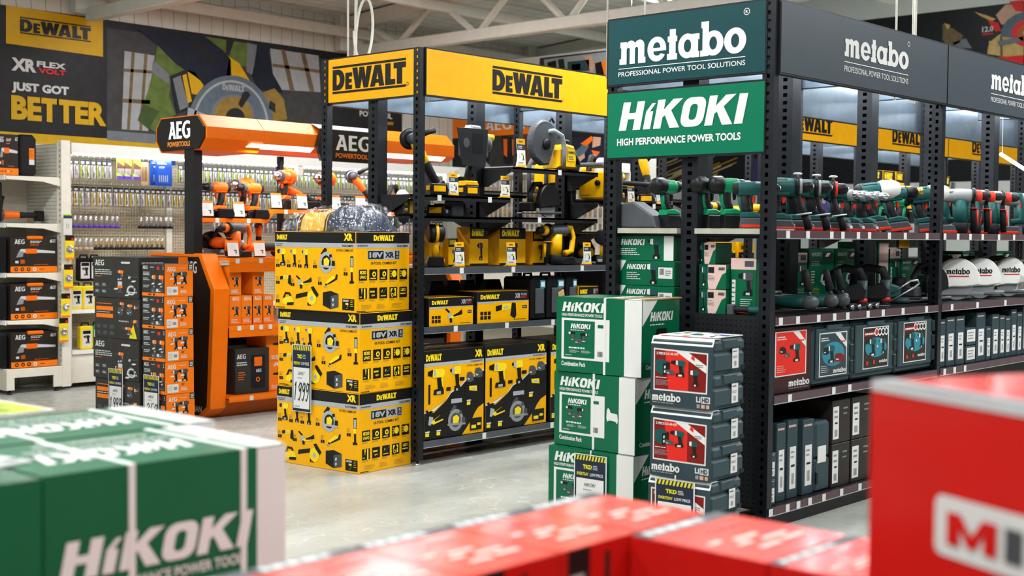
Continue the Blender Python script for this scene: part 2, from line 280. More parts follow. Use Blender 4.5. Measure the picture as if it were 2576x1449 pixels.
class Face:
    def __init__(s, mb, O, U, V, w, h): s.mb = mb; s.O = Vector(O); s.U = Vector(U).normalized(); s.V = Vector(V).normalized(); s.N = s.U.cross(s.V); s.w = w; s.h = h; s.e = .0007
    def P(s, u, v, l): return s.O + s.U * (u * s.w) + s.V * (v * s.h) + s.N * (s.e * l)
    def poly(s, pts, m, l=1, holes=()):
        if not holes and len(pts) <= 4: s.mb.add([s.P(a, b, l) for a, b in pts], [list(range(len(pts)))] if sum(pts[i][0] * pts[(i + 1) % len(pts)][1] - pts[(i + 1) % len(pts)][0] * pts[i][1] for i in range(len(pts))) > 0 else [list(range(len(pts)))[::-1]], m); return s
        loops = [pts] + list(holes); flat = [p for lp in loops for p in lp]
        tr = tessellate_polygon([[Vector((a, b, 0)) for a, b in lp] for lp in loops]); fs = []
        for t in tr:
            a, b, c = (flat[i] for i in t); fs.append(list(t) if (b[0] - a[0]) * (c[1] - a[1]) - (b[1] - a[1]) * (c[0] - a[0]) > 0 else list(t)[::-1])
        s.mb.add([s.P(a, b, l) for a, b in flat], fs, m); return s
    def rect(s, u0, v0, u1, v1, m, l=1): return s.poly([(u0, v0), (u1, v0), (u1, v1), (u0, v1)], m, l)
    def circ(s, u, v, r, m, l=1, n=20, k=None): return s.poly(ell(u, v, r, (r * s.w / s.h) if k is None else k, n), m, l)
    def ring(s, u, v, r, r2, m, l=1): a = s.w / s.h; return s.poly(ell(u, v, r, r * a), m, l, [ell(u, v, r2, r2 * a)])
    def text(s, t, u0, v0, u1, v1, m, l=2, bold=.02, shear=0.):
        vs, fs, _ = glyphs(t, bold); w, h = u1 - u0, v1 - v0; k = shear * h * s.h / s.w
        s.mb.add([s.P(u0 + a * (w - k) + b * k, v0 + b * h, l) for a, b in vs], fs, m); return s
    def textc(s, t, u, v, hh, m, l=2, bold=.02, sx=1.):   # centred, natural proportions
        w = glyphs(t, bold)[2] * hh * s.h / s.w * sx; return s.text(t, u - w / 2, v, u + w / 2, v + hh, m, l, bold)
    def logo(s, n, u0, v0, u1, v1, m, l=2, shear=0., skip=()):
        W_, H_, ps = LOGO[n]; k = shear * (v1 - v0) * s.h / s.w; w = (u1 - u0 - k) / W_; h = (v1 - v0) / H_
        f = lambda p: (u0 + p[0] * w + p[1] / H_ * k, v0 + p[1] * h)
        for i, (o, hs) in enumerate(ps):
            if i not in skip: s.poly([f(p) for p in o], m, l + .12 * i, [[f(p) for p in hh] for hh in hs])
        return s
    def lines(s, u0, v0, u1, v1, n, m, l=2, fill=.55):
        R = random.Random(int(u0 * 991 + v0 * 7919 + n)); st = (v1 - v0) / n
        for i in range(n):
            u = u0; y = v1 - (i + 1) * st + st * (1 - fill) / 2; e = u0 + (u1 - u0) * R.uniform(.65, 1)
            while u < e:
                w = (u1 - u0) * R.uniform(.06, .18); s.rect(u, y, min(u + w, e), y + st * fill, m, l); u += w + (u1 - u0) * .03
        return s
    def barcode(s, u0, v0, u1, v1, m='black', l=3):
        R = random.Random(3); u = u0
        while u < u1: w = (u1 - u0) * R.uniform(.02, .07); s.rect(u, v0, min(u + w, u1), v1, m, l); u += w + (u1 - u0) * R.uniform(.03, .06)
        return s
    def sil(s, kind, u0, v0, u1, v1, pal, l=2, flip=False):
        w, h = u1 - u0, v1 - v0
        f = lambda p: ((u1 - p[0] * w) if flip else (u0 + p[0] * w), v0 + p[1] * h)
        for i, (c, ps) in enumerate(SIL[kind]): s.poly([f(p) for p in ps], pal[c], l + i * .2)
        return s
    def stroke(s, pts, wd, m, l=3):
        a = s.w / s.h
        for i in range(len(pts) - 1):
            (x0, y0), (x1, y1) = pts[i], pts[i + 1]; dx, dy = (x1 - x0), (y1 - y0) / a; n = math.hypot(dx, dy) or 1; ox, oy = -dy / n * wd / 2, dx / n * wd / 2 * a; ex, ey = dx / n * wd * .3, dy / n * wd * .3 * a
            s.poly([(x0 + ox - ex, y0 + oy - ey), (x0 - ox - ex, y0 - oy - ey), (x1 - ox + ex, y1 - oy + ey), (x1 + ox + ex, y1 + oy + ey)], m, l + .05 * i)
        return s
SIL = dict(  # product pictures: 0 body, 1 dark, 2 light
    drill=[(1, [(0, .76), (.3, .7), (.3, .98), (0, .92)]), (0, [(.26, .68), (.86, .64), (.98, .76), (.96, .94), (.8, 1), (.3, 1)]), (2, [(.34, .72), (.46, .7), (.46, .97), (.34, .97)]), (1, [(.52, .66), (.82, .66), (.86, .2), (.58, .22)]), (0, [(.76, .64), (.86, .64), (.88, .3), (.82, .3)]), (1, [(.36, .2), (.9, .24), (.92, 0), (.32, 0)]), (2, [(.5, .12), (.75, .13), (.75, .02), (.5, .02)])],
    impact=[(1, [(0, .8), (.2, .78), (.2, .92), (0, .9)]), (2, [(.16, .72), (.42, .68), (.42, .99), (.16, .95)]), (0, [(.4, .66), (.95, .68), (1, .82), (.94, .99), (.4, 1)]), (1, [(.45, .68), (.8, .68), (.84, .2), (.55, .2)]), (1, [(.4, .2), (.92, .22), (.94, 0), (.38, 0)]), (2, [(.55, .1), (.72, .1), (.72, .0), (.55, .0)])],
    saw=[(1, [(.1, .75), (.35, 1), (.5, .95), (.42, .8), (.3, .72)]), (2, ell(.45, .42, .42, .42)), (1, ell(.45, .42, .28, .28)), (0, [(.3, .3), (.6, .3), (.65, .5), (.5, .62), (.3, .55)]), (1, [(.62, .72), (.78, .76), (.8, .64), (.66, .6)]), (2, [(0, .24), (1, .2), (1, .28), (0, .32)]), (1, [(.78, .3), (.98, .3), (.98, .48), (.8, .5)])],
    grind=[(1, [(0, .95), (.1, 1), (.3, .75), (.22, .66)]), (2, [(.15, .3), (.35, .2), (.4, .62), (.2, .7)]), (1, [(.28, .0), (.42, .04), (.4, .34), (.26, .3)]), (0, [(.28, .42), (.75, .7), (.9, .6), (.9, .44), (.4, .28)]), (1, [(.45, .5), (.8, .72), (.95, .9), (1, .6), (.88, .5), (.5, .4)])],
    recip=[(1, [(0, .5), (.3, .58), (.3, .9), (0, .82)]), (0, [(.28, .5), (.72, .62), (.74, .98), (.3, .95)]), (1, [(.7, .2), (.92, .0), (1, .2), (.96, .98), (.78, 1)]), (2, [(.38, .62), (.6, .68), (.6, .82), (.38, .78)])],
    multi=[(1, [(0, .0), (.12, .0), (.24, .3), (.1, .36)]), (0, [(.04, .35), (.2, .26), (.8, .62), (.78, .86), (.6, .9)]), (1, [(.2, .28), (.3, .24), (.95, .62), (1, .98), (.88, 1), (.8, .7)]), (2, [(.05, .02), (.16, .0), (.2, .14), (.08, .16)])],
    vac=[(1, [(.05, .55), (.25, 1), (.65, .98), (.8, .7), (.66, .62), (.58, .82), (.32, .84), (.2, .5)]), (0, [(0, .3), (.15, .55), (.75, .72), (1, .3), (.95, .1), (.1, .08)]), (1, [(.4, .0), (.95, .04), (1, .26), (.42, .2)])],
    blow=[(1, [(0, .34), (.5, .5), (.52, .72), (.02, .56)]), (0, ell(.7, .42, .2, .34)), (1, [(.66, .95), (.78, 1), (1, .6), (.92, .45), (.76, .7)]), (2, ell(.7, .4, .07, .12))],
    bag=[(1, [(0, .85), (.15, 1), (.9, .85), (1, .75), (.98, .12), (.72, 0), (.02, .22)]), (0, [(.1, .3), (.4, .22), (.4, .3), (.1, .38)]), (2, [(.15, .94), (.45, .88), (.45, .91), (.16, .97)])],
    light=[(1, [(.2, .6), (.8, .6), (.8, 1), (.2, 1)]), (2, [(.28, .62), (.72, .62), (.72, .94), (.28, .94)]), (0, [(.22, .42), (.78, .42), (.78, .6), (.22, .6)]), (1, [(.34, .08), (.72, .1), (.7, .42), (.32, .42)]), (1, [(.1, 0), (.95, .02), (.95, .1), (.1, .1)])],
    bat=[(1, [(0, .1), (.5, 0), (1, .12), (1, .62), (.55, .55), (0, .68)]), (1, [(0, .7), (.5, .58), (1, .66), (.6, 1), (.1, .98)]), (2, [(.1, .3), (.4, .22), (.4, .36), (.1, .44)])],
    case=[(0, [(0, .2), (.5, 0), (1, .15), (1, .85), (.5, 1), (0, .9)]), (1, [(.5, 0), (1, .15), (1, .85), (.5, .72)]), (2, [(.6, .42), (.7, .45), (.7, .62), (.6, .58)]), (2, [(.6, .16), (.7, .19), (.7, .34), (.6, .31)])])
# ================================================================ SETTING
struct('floor', MB().box(-4, 24, -4, 18, -.1, 0, 'concrete'))
YW = 10.6
def ceil_z(Y): return 3.65 + .067 * (10.2 - Y)
struct('wall_left', MB().box(-4, 12.2, YW, YW + .15, 0, 4.1, 'wall_foil'))
struct('ceiling', MB().add([(-4, YW + .1, ceil_z(YW + .1)), (12.3, YW + .1, ceil_z(YW + .1)), (12.3, -4, ceil_z(-4)), (-4, -4, ceil_z(-4))], [(0, 1, 2, 3)], 'ceiling_foil'))
struct('ceiling_high', MB().box(12.3, 18.2, -4, 18, 6.1, 6.2, 'wall_far'))
struct('wall_far', MB().box(18, 18.15, -4, 18, 0, 6.2, 'wall_far'))
struct('wall_partition', MB().box(10.5, 10.6, 7.75, YW, 0, 3.27, 'wall'))
for X in (5.9, 8.9, 11.85): struct('column_left', MB().box(X - .15, X + .15, YW - .12, YW, 3.25, 3.75, 'truss', .01))
for X in (5.9, 8.9, 11.9):
    t = tag(put(bpy.data.objects.new('roof_truss', None), (X, 0, 0)), 'white steel roof truss with V-shaped webs, ' + {5.9: 'first one above the wide wall banner', 8.9: 'middle one above the yellow sign corner', 11.9: 'last one, short of the far pale wall'}[X], 'truss', 'roof trusses')
    ye = -3.5 if X < 11 else 7.6
    part('bottom_chord', MB().box(-.055, .055, ye, YW - .1, 3.19, 3.3, 'truss', .008), t)
    m = MB(); zz = ceil_z(0) - .02
    m.add([(x, y, ceil_z(y) - d) for y in (ye, YW - .1) for x in (-.06, .06) for d in (.02, .14)], [(0, 1, 3, 2), (4, 6, 7, 5), (0, 4, 5, 1), (2, 3, 7, 6), (0, 2, 6, 4), (1, 5, 7, 3)], 'truss'); part('top_chord', m, t)
    for k in range(9 if X < 11 else 2):
        y = 9.775 - 1.13 * k
        for sg in (-1, 1): y2 = y + sg * .52; part('web_bar', MB().tube([(0, y + sg * .03, 3.27), (0, y2, ceil_z(y2) - .1)], .034, 'truss', 6, False), t)
for k, Y in enumerate((10.42, 9.0, 7.5, 6.0, 4.5, 3.0)):
    single('roof_purlin', MB().box(-3, 12.2, -.03, .03, -.05, .05, 'truss', .006), 'thin white purlin under the roof mesh, running along the banner wall' if k == 0 else 'thin white purlin under the roof mesh crossing the trusses', 'purlin', (0, Y, ceil_z(Y) - .2 if k == 0 else ceil_z(Y) - .19), group='roof purlins' if k else None)
# --- lamps: tube fittings under the roof
lp = None
def lamp(loc, rz, label, group='ceiling tube lights'):
    global lp
    if lp is None:
        lp = thing('ceiling_light', label, 'ceiling light', loc, rz, group)
        part('housing', MB().box(-.76, .76, -.07, .07, .03, .09, 'white', .01), lp); part('light_tube', MB().tube([(-.74, 0, 0), (.74, 0, 0)], .03, 'tube', 10), lp)
        for x in (-.5, .5): part('hanger', MB().tube([(x, 0, .08), (x, 0, .3)], .006, 'steel_dark', 6), lp)
        return lp
    return dup(lp, loc, rz, label, group)
p = onz(1519, 62, 3.3); lamp((p.x + .1, p.y - .74, 3.3), 90, 'bright white tube light by the dark green sign board, under the roof', None)
for i, (x, y) in enumerate(LAMPS): lamp((x, y, 3.66 if x < 12 else 5.2), 0, 'white tube light hung out of sight above the aisles')  # fittings for all lamps, the added aisle lamp included
for o in COL.objects:
    if o.name.startswith('ceiling_lamp_light'): o.location.z = 3.6 if o.location.x < 12 else 5.1
    if o.name.startswith('ceiling_lamp_uplight'): o.location.z = 3.72 if o.location.x < 12 else 5.3
# ---------------------------------------------------------------- flat posters, drawn on their wall
class Poster:
    def __init__(s, plane, val, n): s.mb = MB(); s.pl = plane; s.val = val; s.d = n
    def pt(s, x, y, l):
        p = (ony if s.pl == 'y' else onx)(x, y, s.val); a = -.002 * l - .004
        return (p.x, s.val + a, p.z) if s.pl == 'y' else (s.val + a, p.y, p.z)
    def poly(s, pts, m, l=1):
        q = [s.pt(x, y, l) for x, y in pts]; fl = [Vector((a, b)) for a, b in pts]
        tr = tessellate_polygon([[Vector((a, -b, 0)) for a, b in pts]]); s.mb.add(q, [list(t) for t in tr], m); return s
    def face(s, x0, yb, x1, yt, l=2):   # writable rectangle: bottom-left pixel and top-right pixel columns
        a = s.pt(x0, yb, l); b = s.pt(x0, yt, l); c = s.pt(x1, yb, l)
        u = Vector((1, 0, 0)) if s.pl == 'y' else Vector((0, -1, 0)); w = (c[0] - a[0]) if s.pl == 'y' else (a[1] - c[1])
        return Face(s.mb, a, u, (0, 0, 1), w, b[2] - a[2])
P = Poster('y', YW, 1)
q = P.mb.box(4.6, 9.72, YW - .004, YW - .001, 2.09, 3.24, 'photo_dark')
P.poly([(268, 70), (835, 150), (835, 395), (268, 352)], 'photo_mid', 1)
for w in ([(312, 128), (388, 140), (372, 330), (305, 325)], [(678, 122), (800, 140), (805, 232), (690, 225)]): P.poly(w, 'photo_pale', 2)
for w in ([(330, 130), (338, 131), (325, 328), (318, 328)], [(362, 135), (370, 136), (356, 330), (349, 330)], [(308, 172), (384, 178), (384, 186), (308, 180)], [(705, 124), (716, 126), (740, 230), (728, 229)], [(755, 132), (766, 134), (790, 232), (778, 231)], [(684, 160), (802, 176), (802, 184), (684, 168)], [(306, 248), (376, 252), (376, 262), (306, 258)]): P.poly(w, 'timber', 3)
P.poly([(268, 328), (390, 338), (390, 362), (268, 352)], 'photo_grey', 2)
P.poly([(394, 112), (430, 150), (480, 176), (430, 196), (424, 240), (440, 288), (388, 332), (345, 302), (372, 225), (388, 160)], 'hivis', 3)
P.poly([(384, 152), (424, 186), (424, 212), (380, 182)], 'photo_grey', 4); P.poly([(360, 262), (400, 280), (372, 325), (345, 302)], 'hivis_dk', 4)
P.poly([(515, 92), (640, 112), (632, 172), (600, 165), (568, 140)], 'hivis', 3); P.poly([(568, 98), (588, 101), (575, 140), (566, 138)], 'photo_dark', 4); P.poly([(620, 108), (645, 113), (634, 190), (618, 180)], 'photo_grey', 4)
P.poly([(345, 74), (515, 93), (560, 128), (578, 150), (580, 196), (520, 218), (488, 192), (440, 160), (400, 118)], 'denim', 5); P.poly([(470, 110), (500, 108), (540, 150), (530, 165)], 'photo_dark', 6)
P.poly([(648, 112), (672, 120), (684, 185), (712, 235), (650, 225), (632, 190)], 'denim', 5)
P.poly([(650, 236), (688, 222), (712, 250), (720, 300), (690, 308), (662, 285)], 'glove', 6); P.poly([(676, 252), (690, 262), (690, 285), (674, 272)], 'photo_dark', 7)
P.poly([(575, 143), (600, 160), (634, 216), (600, 240), (565, 200)], 'amber', 5); P.poly([(470, 176), (488, 182), (510, 215), (500, 240), (476, 235)], 'amber', 5)
P.poly([(425, 192), (468, 174), (486, 268), (444, 288)], 'photo_dark', 6); P.poly([(432, 198), (452, 190), (472, 268), (450, 278)], 'photo_grey', 7); P.poly([(456, 190), (466, 186), (480, 255), (470, 260)], 'amber', 7)
P.poly(arc(577, 318, 108, 128, 180, 360, 24), 'slate_saw', 7); P.poly(arc(577, 318, 96, 116, 188, 352, 24) + arc(577, 318, 90, 110, 352, 188, 24), 'photo_pale', 8)
P.poly(ell(582, 290, 54, 52), 'photo_grey', 8); P.poly(ell(584, 291, 48, 47), 'glove', 9); P.poly(ell(588, 296, 24, 24), 'photo_dark', 10); P.poly([(596, 262), (608, 232), (620, 230), (626, 240), (604, 272)], 'photo_dark', 11); P.poly([(470, 270), (520, 290), (500, 300), (468, 290)], 'photo_pale', 8)
F = P.face(556, 229, 612, 208, 9); F.logo('dewalt', 0, 0, 1, 1, 'photo_pale', 1, skip=(6, 7))
P.poly([(14, 13), (258, 52), (258, 143), (14, 109)], 'amber', 2)
F = P.face(49, 84, 227, 42, 3); F.logo('dewalt', 0, 0, 1, 1, 'black_card', 1)
F = P.face(27, 177, 90, 144, 3); F.text('XR', 0, 0, 1, 1, 'grey_lt', 1, .05); F = P.face(91, 168, 164, 153, 3); F.text('FLEX', 0, 0, 1, 1, 'grey_lt', 1, .04); F = P.face(95, 184, 164, 171, 3); F.text('VOLT', 0, 0, 1, 1, 'red', 1, .04)
F = P.face(28, 233, 172, 205, 3); F.text('JUST GOT', 0, 0, 1, 1, 'grey_lt', 1, .05); F = P.face(27, 300, 266, 239, 3); F.text('BETTER', 0, 0, 1, 1, 'amber', 1, .05)
F = Face(P.mb, (4.6, YW - .006, 2.09), (1, 0, 0), (0, 0, 1), 3.4, .082); F.rect(0, 0, 1, 1, 'amber', 1)
F = Face(P.mb, (8.4, YW - .006, 2.09), (1, 0, 0), (0, 0, 1), 1.3, .06); F.rect(0, 0, 1, 1, 'amber', 1)
F = P.face(903, 292, 985, 278, 3); F.text('POWERFUL', 0, 0, 1, 1, 'grey_lt', 1, .03)
F = P.face(950, 312, 988, 304, 3); F.rect(0, 0, .45, 1, 'amber', 1)
for k in range(6): F.poly([(.45 + .09 * k, 0), (.5 + .09 * k, 0), (.56 + .09 * k, 1), (.51 + .09 * k, 1)], 'amber', 1)
single('wall_banner', P.mb, 'wide black and yellow wall banner showing gloved worker with circular saw', 'banner')
P = Poster('x', 10.5, 1)
def band(y0, y1, z0, z1, m, l=1): P.mb.box(10.5 - .003 * l, 10.5 - .001, y0, y1, z0, z1, m)
band(7.8, 10.58, 2.44, 2.7, 'orange_card'); band(7.8, 10.58, 1.75, 2.44, 'photo_dark')
F = Face(P.mb, (10.49, 10.05, 2.5), (0, -1, 0), (0, 0, 1), 1.6, .13); F.logo('aeg', 0, 0, .25, 1, 'white_card', 1); F.rect(.36, 0, .372, 1, 'white_card', 1); F.text('GRINDING', .45, 0, 1, 1, 'white_card', 1, .0)
P.poly([(1240, 345), (1300, 340), (1300, 425), (1228, 425)], 'photo_mid', 2); P.poly([(1300, 338), (1380, 335), (1380, 430), (1300, 430)], 'brick', 2); P.poly([(1213, 395), (1235, 418), (1235, 432), (1213, 428)], 'photo_pale', 3)
P.poly([(1264, 345), (1278, 340), (1284, 415), (1270, 410)], 'rubber', 4); P.poly([(1268, 350), (1278, 350), (1278, 395), (1270, 390)], 'orange_pl', 5); P.poly([(1282, 345), (1290, 345), (1292, 410), (1284, 410)], 'rubber', 5); P.poly([(1290, 350), (1295, 352), (1296, 392), (1291, 390)], 'orange_pl', 5)
P.poly([(1432, 342), (1532, 350), (1532, 420), (1432, 420)], 'denim', 2); P.poly([(1436, 392), (1470, 362), (1484, 368), (1460, 404), (1440, 404)], 'slate_saw', 4); P.poly([(1462, 362), (1490, 342), (1496, 350), (1478, 368)], 'orange_pl', 5); P.poly([(1494, 344), (1514, 346), (1512, 366), (1492, 372)], 'skin', 5); P.poly([(1454, 398), (1472, 386), (1474, 396), (1460, 408)], 'skin', 5); P.poly([(1484, 376), (1510, 382), (1518, 408), (1488, 412)], 'navy', 5); P.poly([(1490, 378), (1512, 382), (1500, 398)], 'orange_pl', 6)
band(7.8, 9.25, 2.72, 3.25, 'photo_mid')
P.poly([(1370, 150), (1530, 130), (1530, 192), (1372, 192)], 'photo_pale', 2)
for w, m in (([(1378, 158), (1400, 152), (1404, 190), (1385, 190)], 'photo_dark'), ([(1430, 156), (1484, 150), (1484, 178), (1430, 182)], 'petrol'), ([(1440, 162), (1462, 160), (1462, 176), (1440, 178)], 'photo_grey'), ([(1470, 142), (1490, 140), (1500, 165), (1490, 185)], 'skin'), ([(1498, 160), (1514, 155), (1522, 190), (1502, 190)], 'photo_dark'), ([(1514, 160), (1528, 145), (1530, 192), (1518, 192)], 'orange_card'), ([(1405, 150), (1420, 148), (1424, 180), (1410, 184)], 'petrol_dark')): P.poly(w, m, 4)
single('partition_banner', P.mb, 'printed poster row with orange lettered band and tool photos, behind the yellow rack', 'banner')
P = Poster('x', 18., 1)
P.mb.box(17.994, 17.999, -2, 13.5, 2.16, 4.63, 'photo_dark')
P.poly([(2170, 130), (2260, 125), (2330, 150), (2330, 220), (2170, 220)], 'photo_mid', 1)
P.poly([(2372, 60), (2398, 72), (2424, 90), (2414, 108), (2385, 120), (2372, 100)], 'timber', 3); P.poly([(2376, 58), (2392, 64), (2384, 75)], 'timber_lt', 4); P.poly([(2396, 108), (2430, 96), (2446, 122), (2410, 120)], 'photo_grey', 3)
P.poly([(2490, 100), (2520, 85), (2576, 78), (2576, 150), (2484, 136)], 'timber_lt', 4); P.poly([(2516, 92), (2522, 92), (2524, 150), (2518, 150)], 'timber', 5)
P.poly([(2506, 38), (2530, 12), (2576, 8), (2576, 60), (2520, 62)], 'skin', 3); P.poly([(2452, 30), (2480, 38), (2506, 48), (2496, 54), (2470, 42)], 'timber_lt', 4)
P.poly([(2452, 70), (2474, 48), (2516, 60), (2520, 82), (2494, 104), (2458, 90)], 'black_card', 5); P.poly([(2486, 50), (2512, 58), (2520, 78), (2506, 80), (2490, 60)], 'red', 6)
F = P.face(2472, 82, 2500, 68, 7); F.text('12.0', 0, 0, 1, 1, 'grey_lt', 1, .03); F.rect(0, -.5, 1, -.25, 'red', 1)
P.poly([(2540, 4), (2576, 0), (2576, 30), (2556, 28)], 'red', 6); P.poly(arc(2590, 92, 72, 62, 180, 300, 16) + [(2576, 100)], 'slate_saw', 7); P.poly(ell(2584, 84, 38, 34), 'red', 8); P.poly(ell(2584, 84, 24, 22), 'orange_dim', 9); P.poly(ell(2580, 84, 6, 6), 'photo_pale', 10); P.poly([(2510, 104), (2576, 92), (2576, 104), (2514, 116)], 'photo_grey', 9)
P.poly([(2440, 150), (2576, 139), (2576, 230), (2440, 230)], 'red', 6)
for k in range(46):
    x = 1640 + random.random() * 150; y = 478 - random.random() * 62; L_ = random.uniform(18, 90); P.poly([(x, y), (x + L_, y - L_ * .42), (x + L_, y - L_ * .42 + 2.2), (x, y + 2.2)], random.choice(('spark', 'timber_lt', 'amber')), 3 + (k % 8) * .3)
P.poly([(1560, 400), (1640, 396), (1640, 488), (1560, 490)], 'photo_mid', 2); P.poly([(1580, 420), (1632, 410), (1632, 440), (1590, 452)], 'photo_pale', 3); P.poly([(1640, 466), (1700, 462), (1700, 484), (1640, 486)], 'photo_pale', 3); P.poly([(1880, 400), (1990, 396), (1990, 455), (1880, 462)], 'purple_dk', 2)
single('far_banner', P.mb, 'dark photo banner high on the far wall, flying sparks and a red saw', 'banner')
# ---------------------------------------------------------------- chains and cables from the roof
def hang(name, pts, r, m, label, cat, group=None, n=6): single(name, MB().tube(pts, r, m, n), label, cat, group=group)
a = onx(876, 146, 5.5); hang('suspension_chain', [(5.5, a.y, 2.2), (5.5, a.y + .012, 3.9)], .007, 'rope', 'thin white chain hanging just left of the looped rope', 'chain')
a = onx(891, 140, 5.5); m = MB().tube([(5.5, a.y, 2.2), (5.5, a.y - .015, 2.6), (5.5, a.y - .03, 3.9)], .011, 'rope', 7)
c = onx(915, 76, 5.5); m.tube([(5.5 + .02 * math.sin(t * .2), c.y + .072 * math.cos(t * .2618), c.z + .205 * math.sin(t * .2618)) for t in range(25)], .009, 'rope', 7)
single('looped_rope', m, 'white rope tied in a long loop above the corner of the yellow sign', 'rope')
for px, X, lab in ((1528, 5.6, 'white chain beside the left edge of the dark green sign'), (1622, 5.6, 'white chain dropping behind the dark green sign board')):
    a = onx(px, 60, X); hang('suspension_chain', [(X, a.y, 2.2), (X, a.y, 4)], .006, 'rope', lab, 'chain')
for px, rr, lab in ((2255, .007, 'white cable above the long slate sign, farther from the grey pipe'), (2297, .006, 'fine link chain beside the grey pipe above the slate sign'), (2303, .009, 'pale grey pipe dropping behind the long slate sign')):
    a = ony(px, 60, 3.5); hang('suspension_chain' if rr < .008 else 'drop_pipe', [(a.x, 3.5, 2.15), (a.x, 3.5, 4.1)], rr, 'rope', lab, 'chain' if rr < .008 else 'pipe')
# ================================================================ DISPLAY RACKS
def slot_post(wx, wy, z0, z1, m='post', pitch=.04):
    "hollow steel upright with rows of real slots on the sides facing -X and +X; x 0..wx, y 0..wy"
    b = MB(); t = .003; b.box(0, wx, 0, t, z0, z1, m).box(0, wx, wy - t, wy, z0, z1, m)
    s0, s1 = wy * .36, wy * .64
    for x in (0, wx - t):
        b.box(x, x + t, t, s0, z0, z1, m).box(x, x + t, s1, wy - t, z0, z1, m); n = int((z1 - z0) / pitch)
        for k in range(n + 1):
            a = z0 + k * pitch; b.box(x, x + t, s0, s1, a, min(a + pitch * .52, z1), m)
    return b
TICKET = MB().box(-.016, .016, -.002, 0, -.017, .017, 'white_card').mesh('price_ticket')
def tickets(shelf, xs, y, z, axis='x'):
    for x in xs: part('price_ticket', TICKET, shelf, (x, y, z) if axis == 'x' else (y, x, z), 0 if axis == 'x' else -90)
def plate_sign(name, parent, w, h, m, side, edge='black_metal', th=.03, back='dark_metal'):
    "sign board standing on its lower edge, face to -Y, thin frame, metal back"
    b = MB().box(0, w, 0, th, 0, h, edge); b.box(.006, w - .006, -.002, 0, .009, h - .009, m); b.box(.004, w - .004, th, th + .002, .004, h - .004, back)
    return part(name, b, parent), Face(b, (0, -.0025, 0), (1, 0, 0), (0, 0, 1), w, h)
def sign(parent, w, h, m, art, loc, rz=0, label=None, name='fascia_sign', th=.03):
    b = MB().box(0, w, 0, th, 0, h, 'black_metal'); b.box(.006, w - .006, -.002, 0, .009, h - .009, m); b.box(.004, w - .004, th, th + .002, .004, h - .004, 'dark_metal')
    o = part(name, b, parent, loc, rz, label)
    l = MB(); art(Face(l, (0, -.003, 0), (1, 0, 0), (0, 0, 1), w, h)); part('sign_lettering', l, o)
    return o
def canopy_light(parent, x0, x1, y, z, pw):
    part('light_tube', MB().box(x0, x1, y - .02, y + .02, z, z + .015, 'tube'), parent)
    area('canopy_light', ((x0 + x1) / 2, y, z - .01), x1 - x0, .04, pw, col=(.93, .97, 1))
# ---------------------------------------------------------------- yellow-fascia rack
X0, YD, YC, YB = 5.05, 5.333, 5.77, 6.21
JO = [X0 + 1.745 * k for k in range(6)]
rk = thing('display_rack', 'long black shelf rack under yellow fascia signs, tools on its shelves', 'rack', (0, 0, 0))
for k, x in enumerate(JO):
    for y in (YD, YB - .055): part('post', slot_post(.04, .055, .03, 2.39), rk, (x - .02, y, 0))
    for y in (YD, YB - .055):
        if k < 2: part('levelling_foot', MB().lathe([(.012, 0), (.022, 0), (.022, .008), (.008, .012), (.008, .04)], (0, 0, 0), (0, 0, 1), 'steel', 10), rk, (x, y + .027, 0))
CX = [X0 + .01 + .872 * k for k in range(11)]
for k, x in enumerate(CX): part('centre_post', slot_post(.075, .085, 0, 2.3), rk, (x - .035 + (.035 if k == 0 else 0), YC - .045, 0))
for k in range(5):
    def art(F, k=k):
        c = .5; F.logo('dewalt', c - .185, .22, c + .185, .82, 'black_card', 1); F.ring(.69, .27, .005, .004, 'black_card', 1)
    sign(rk, 1.745 - .004, .277, 'yellow', art, (JO[k] + .012 + .002, YD - .01, 2.117), label='yellow sign board with black lettering'); sign(rk, 1.745 - .004, .277, 'yellow', art, (JO[k + 1] - .002, YB + .03, 2.117), 180, 'yellow sign board with black lettering on the far side')
    canopy_light(rk, JO[k] + .1, JO[k + 1] - .1, 5.46, 2.33, 14); canopy_light(rk, JO[k] + .1, JO[k + 1] - .1, 6.12, 2.33, 18)
def art(F): F.logo('dewalt', .115, .215, .875, .81, 'black_card', 1); F.ring(.89, .27, .012, .009, 'black_card', 1)
sign(rk, .86, .277, 'yellow', art, (X0 - .012, YB + .0, 2.117), -90, 'yellow end sign board with black lettering')
for x in CX: part('canopy_arm', MB().box(x - .02, x + .02, YD + .03, YB - .02, 2.21, 2.26, 'dark_metal', .004), rk)
part('end_panel', MB().box(X0 + .008, X0 + .011, YD + .055, YC - .05, .1, 1.13, 'perforated_black'), rk, label='black perforated steel sheet'); part('end_panel', MB().box(X0 + .008, X0 + .011, YC + .05, YB - .055, .1, 1.13, 'perforated_black'), rk, label='black perforated steel sheet')
def full_shelf(parent, x0, x1, y0, y1, z, rail, top='black_metal', th=.035, side=-1):
    b = MB().box(x0, x1, y0, y1, z - .022, z, top); ys = y0 if side < 0 else y1
    o = part('shelf', b, parent)
    r = MB().box(x0, x1, ys - .006 if side < 0 else ys, ys if side < 0 else ys + .006, z - th, z + .002, rail); r.box(x0, x1, ys - .008 if side < 0 else ys, ys if side < 0 else ys + .008, z - th - .003, z - th + .001, 'silver'); part('ticket_rail', r, o)
    return o
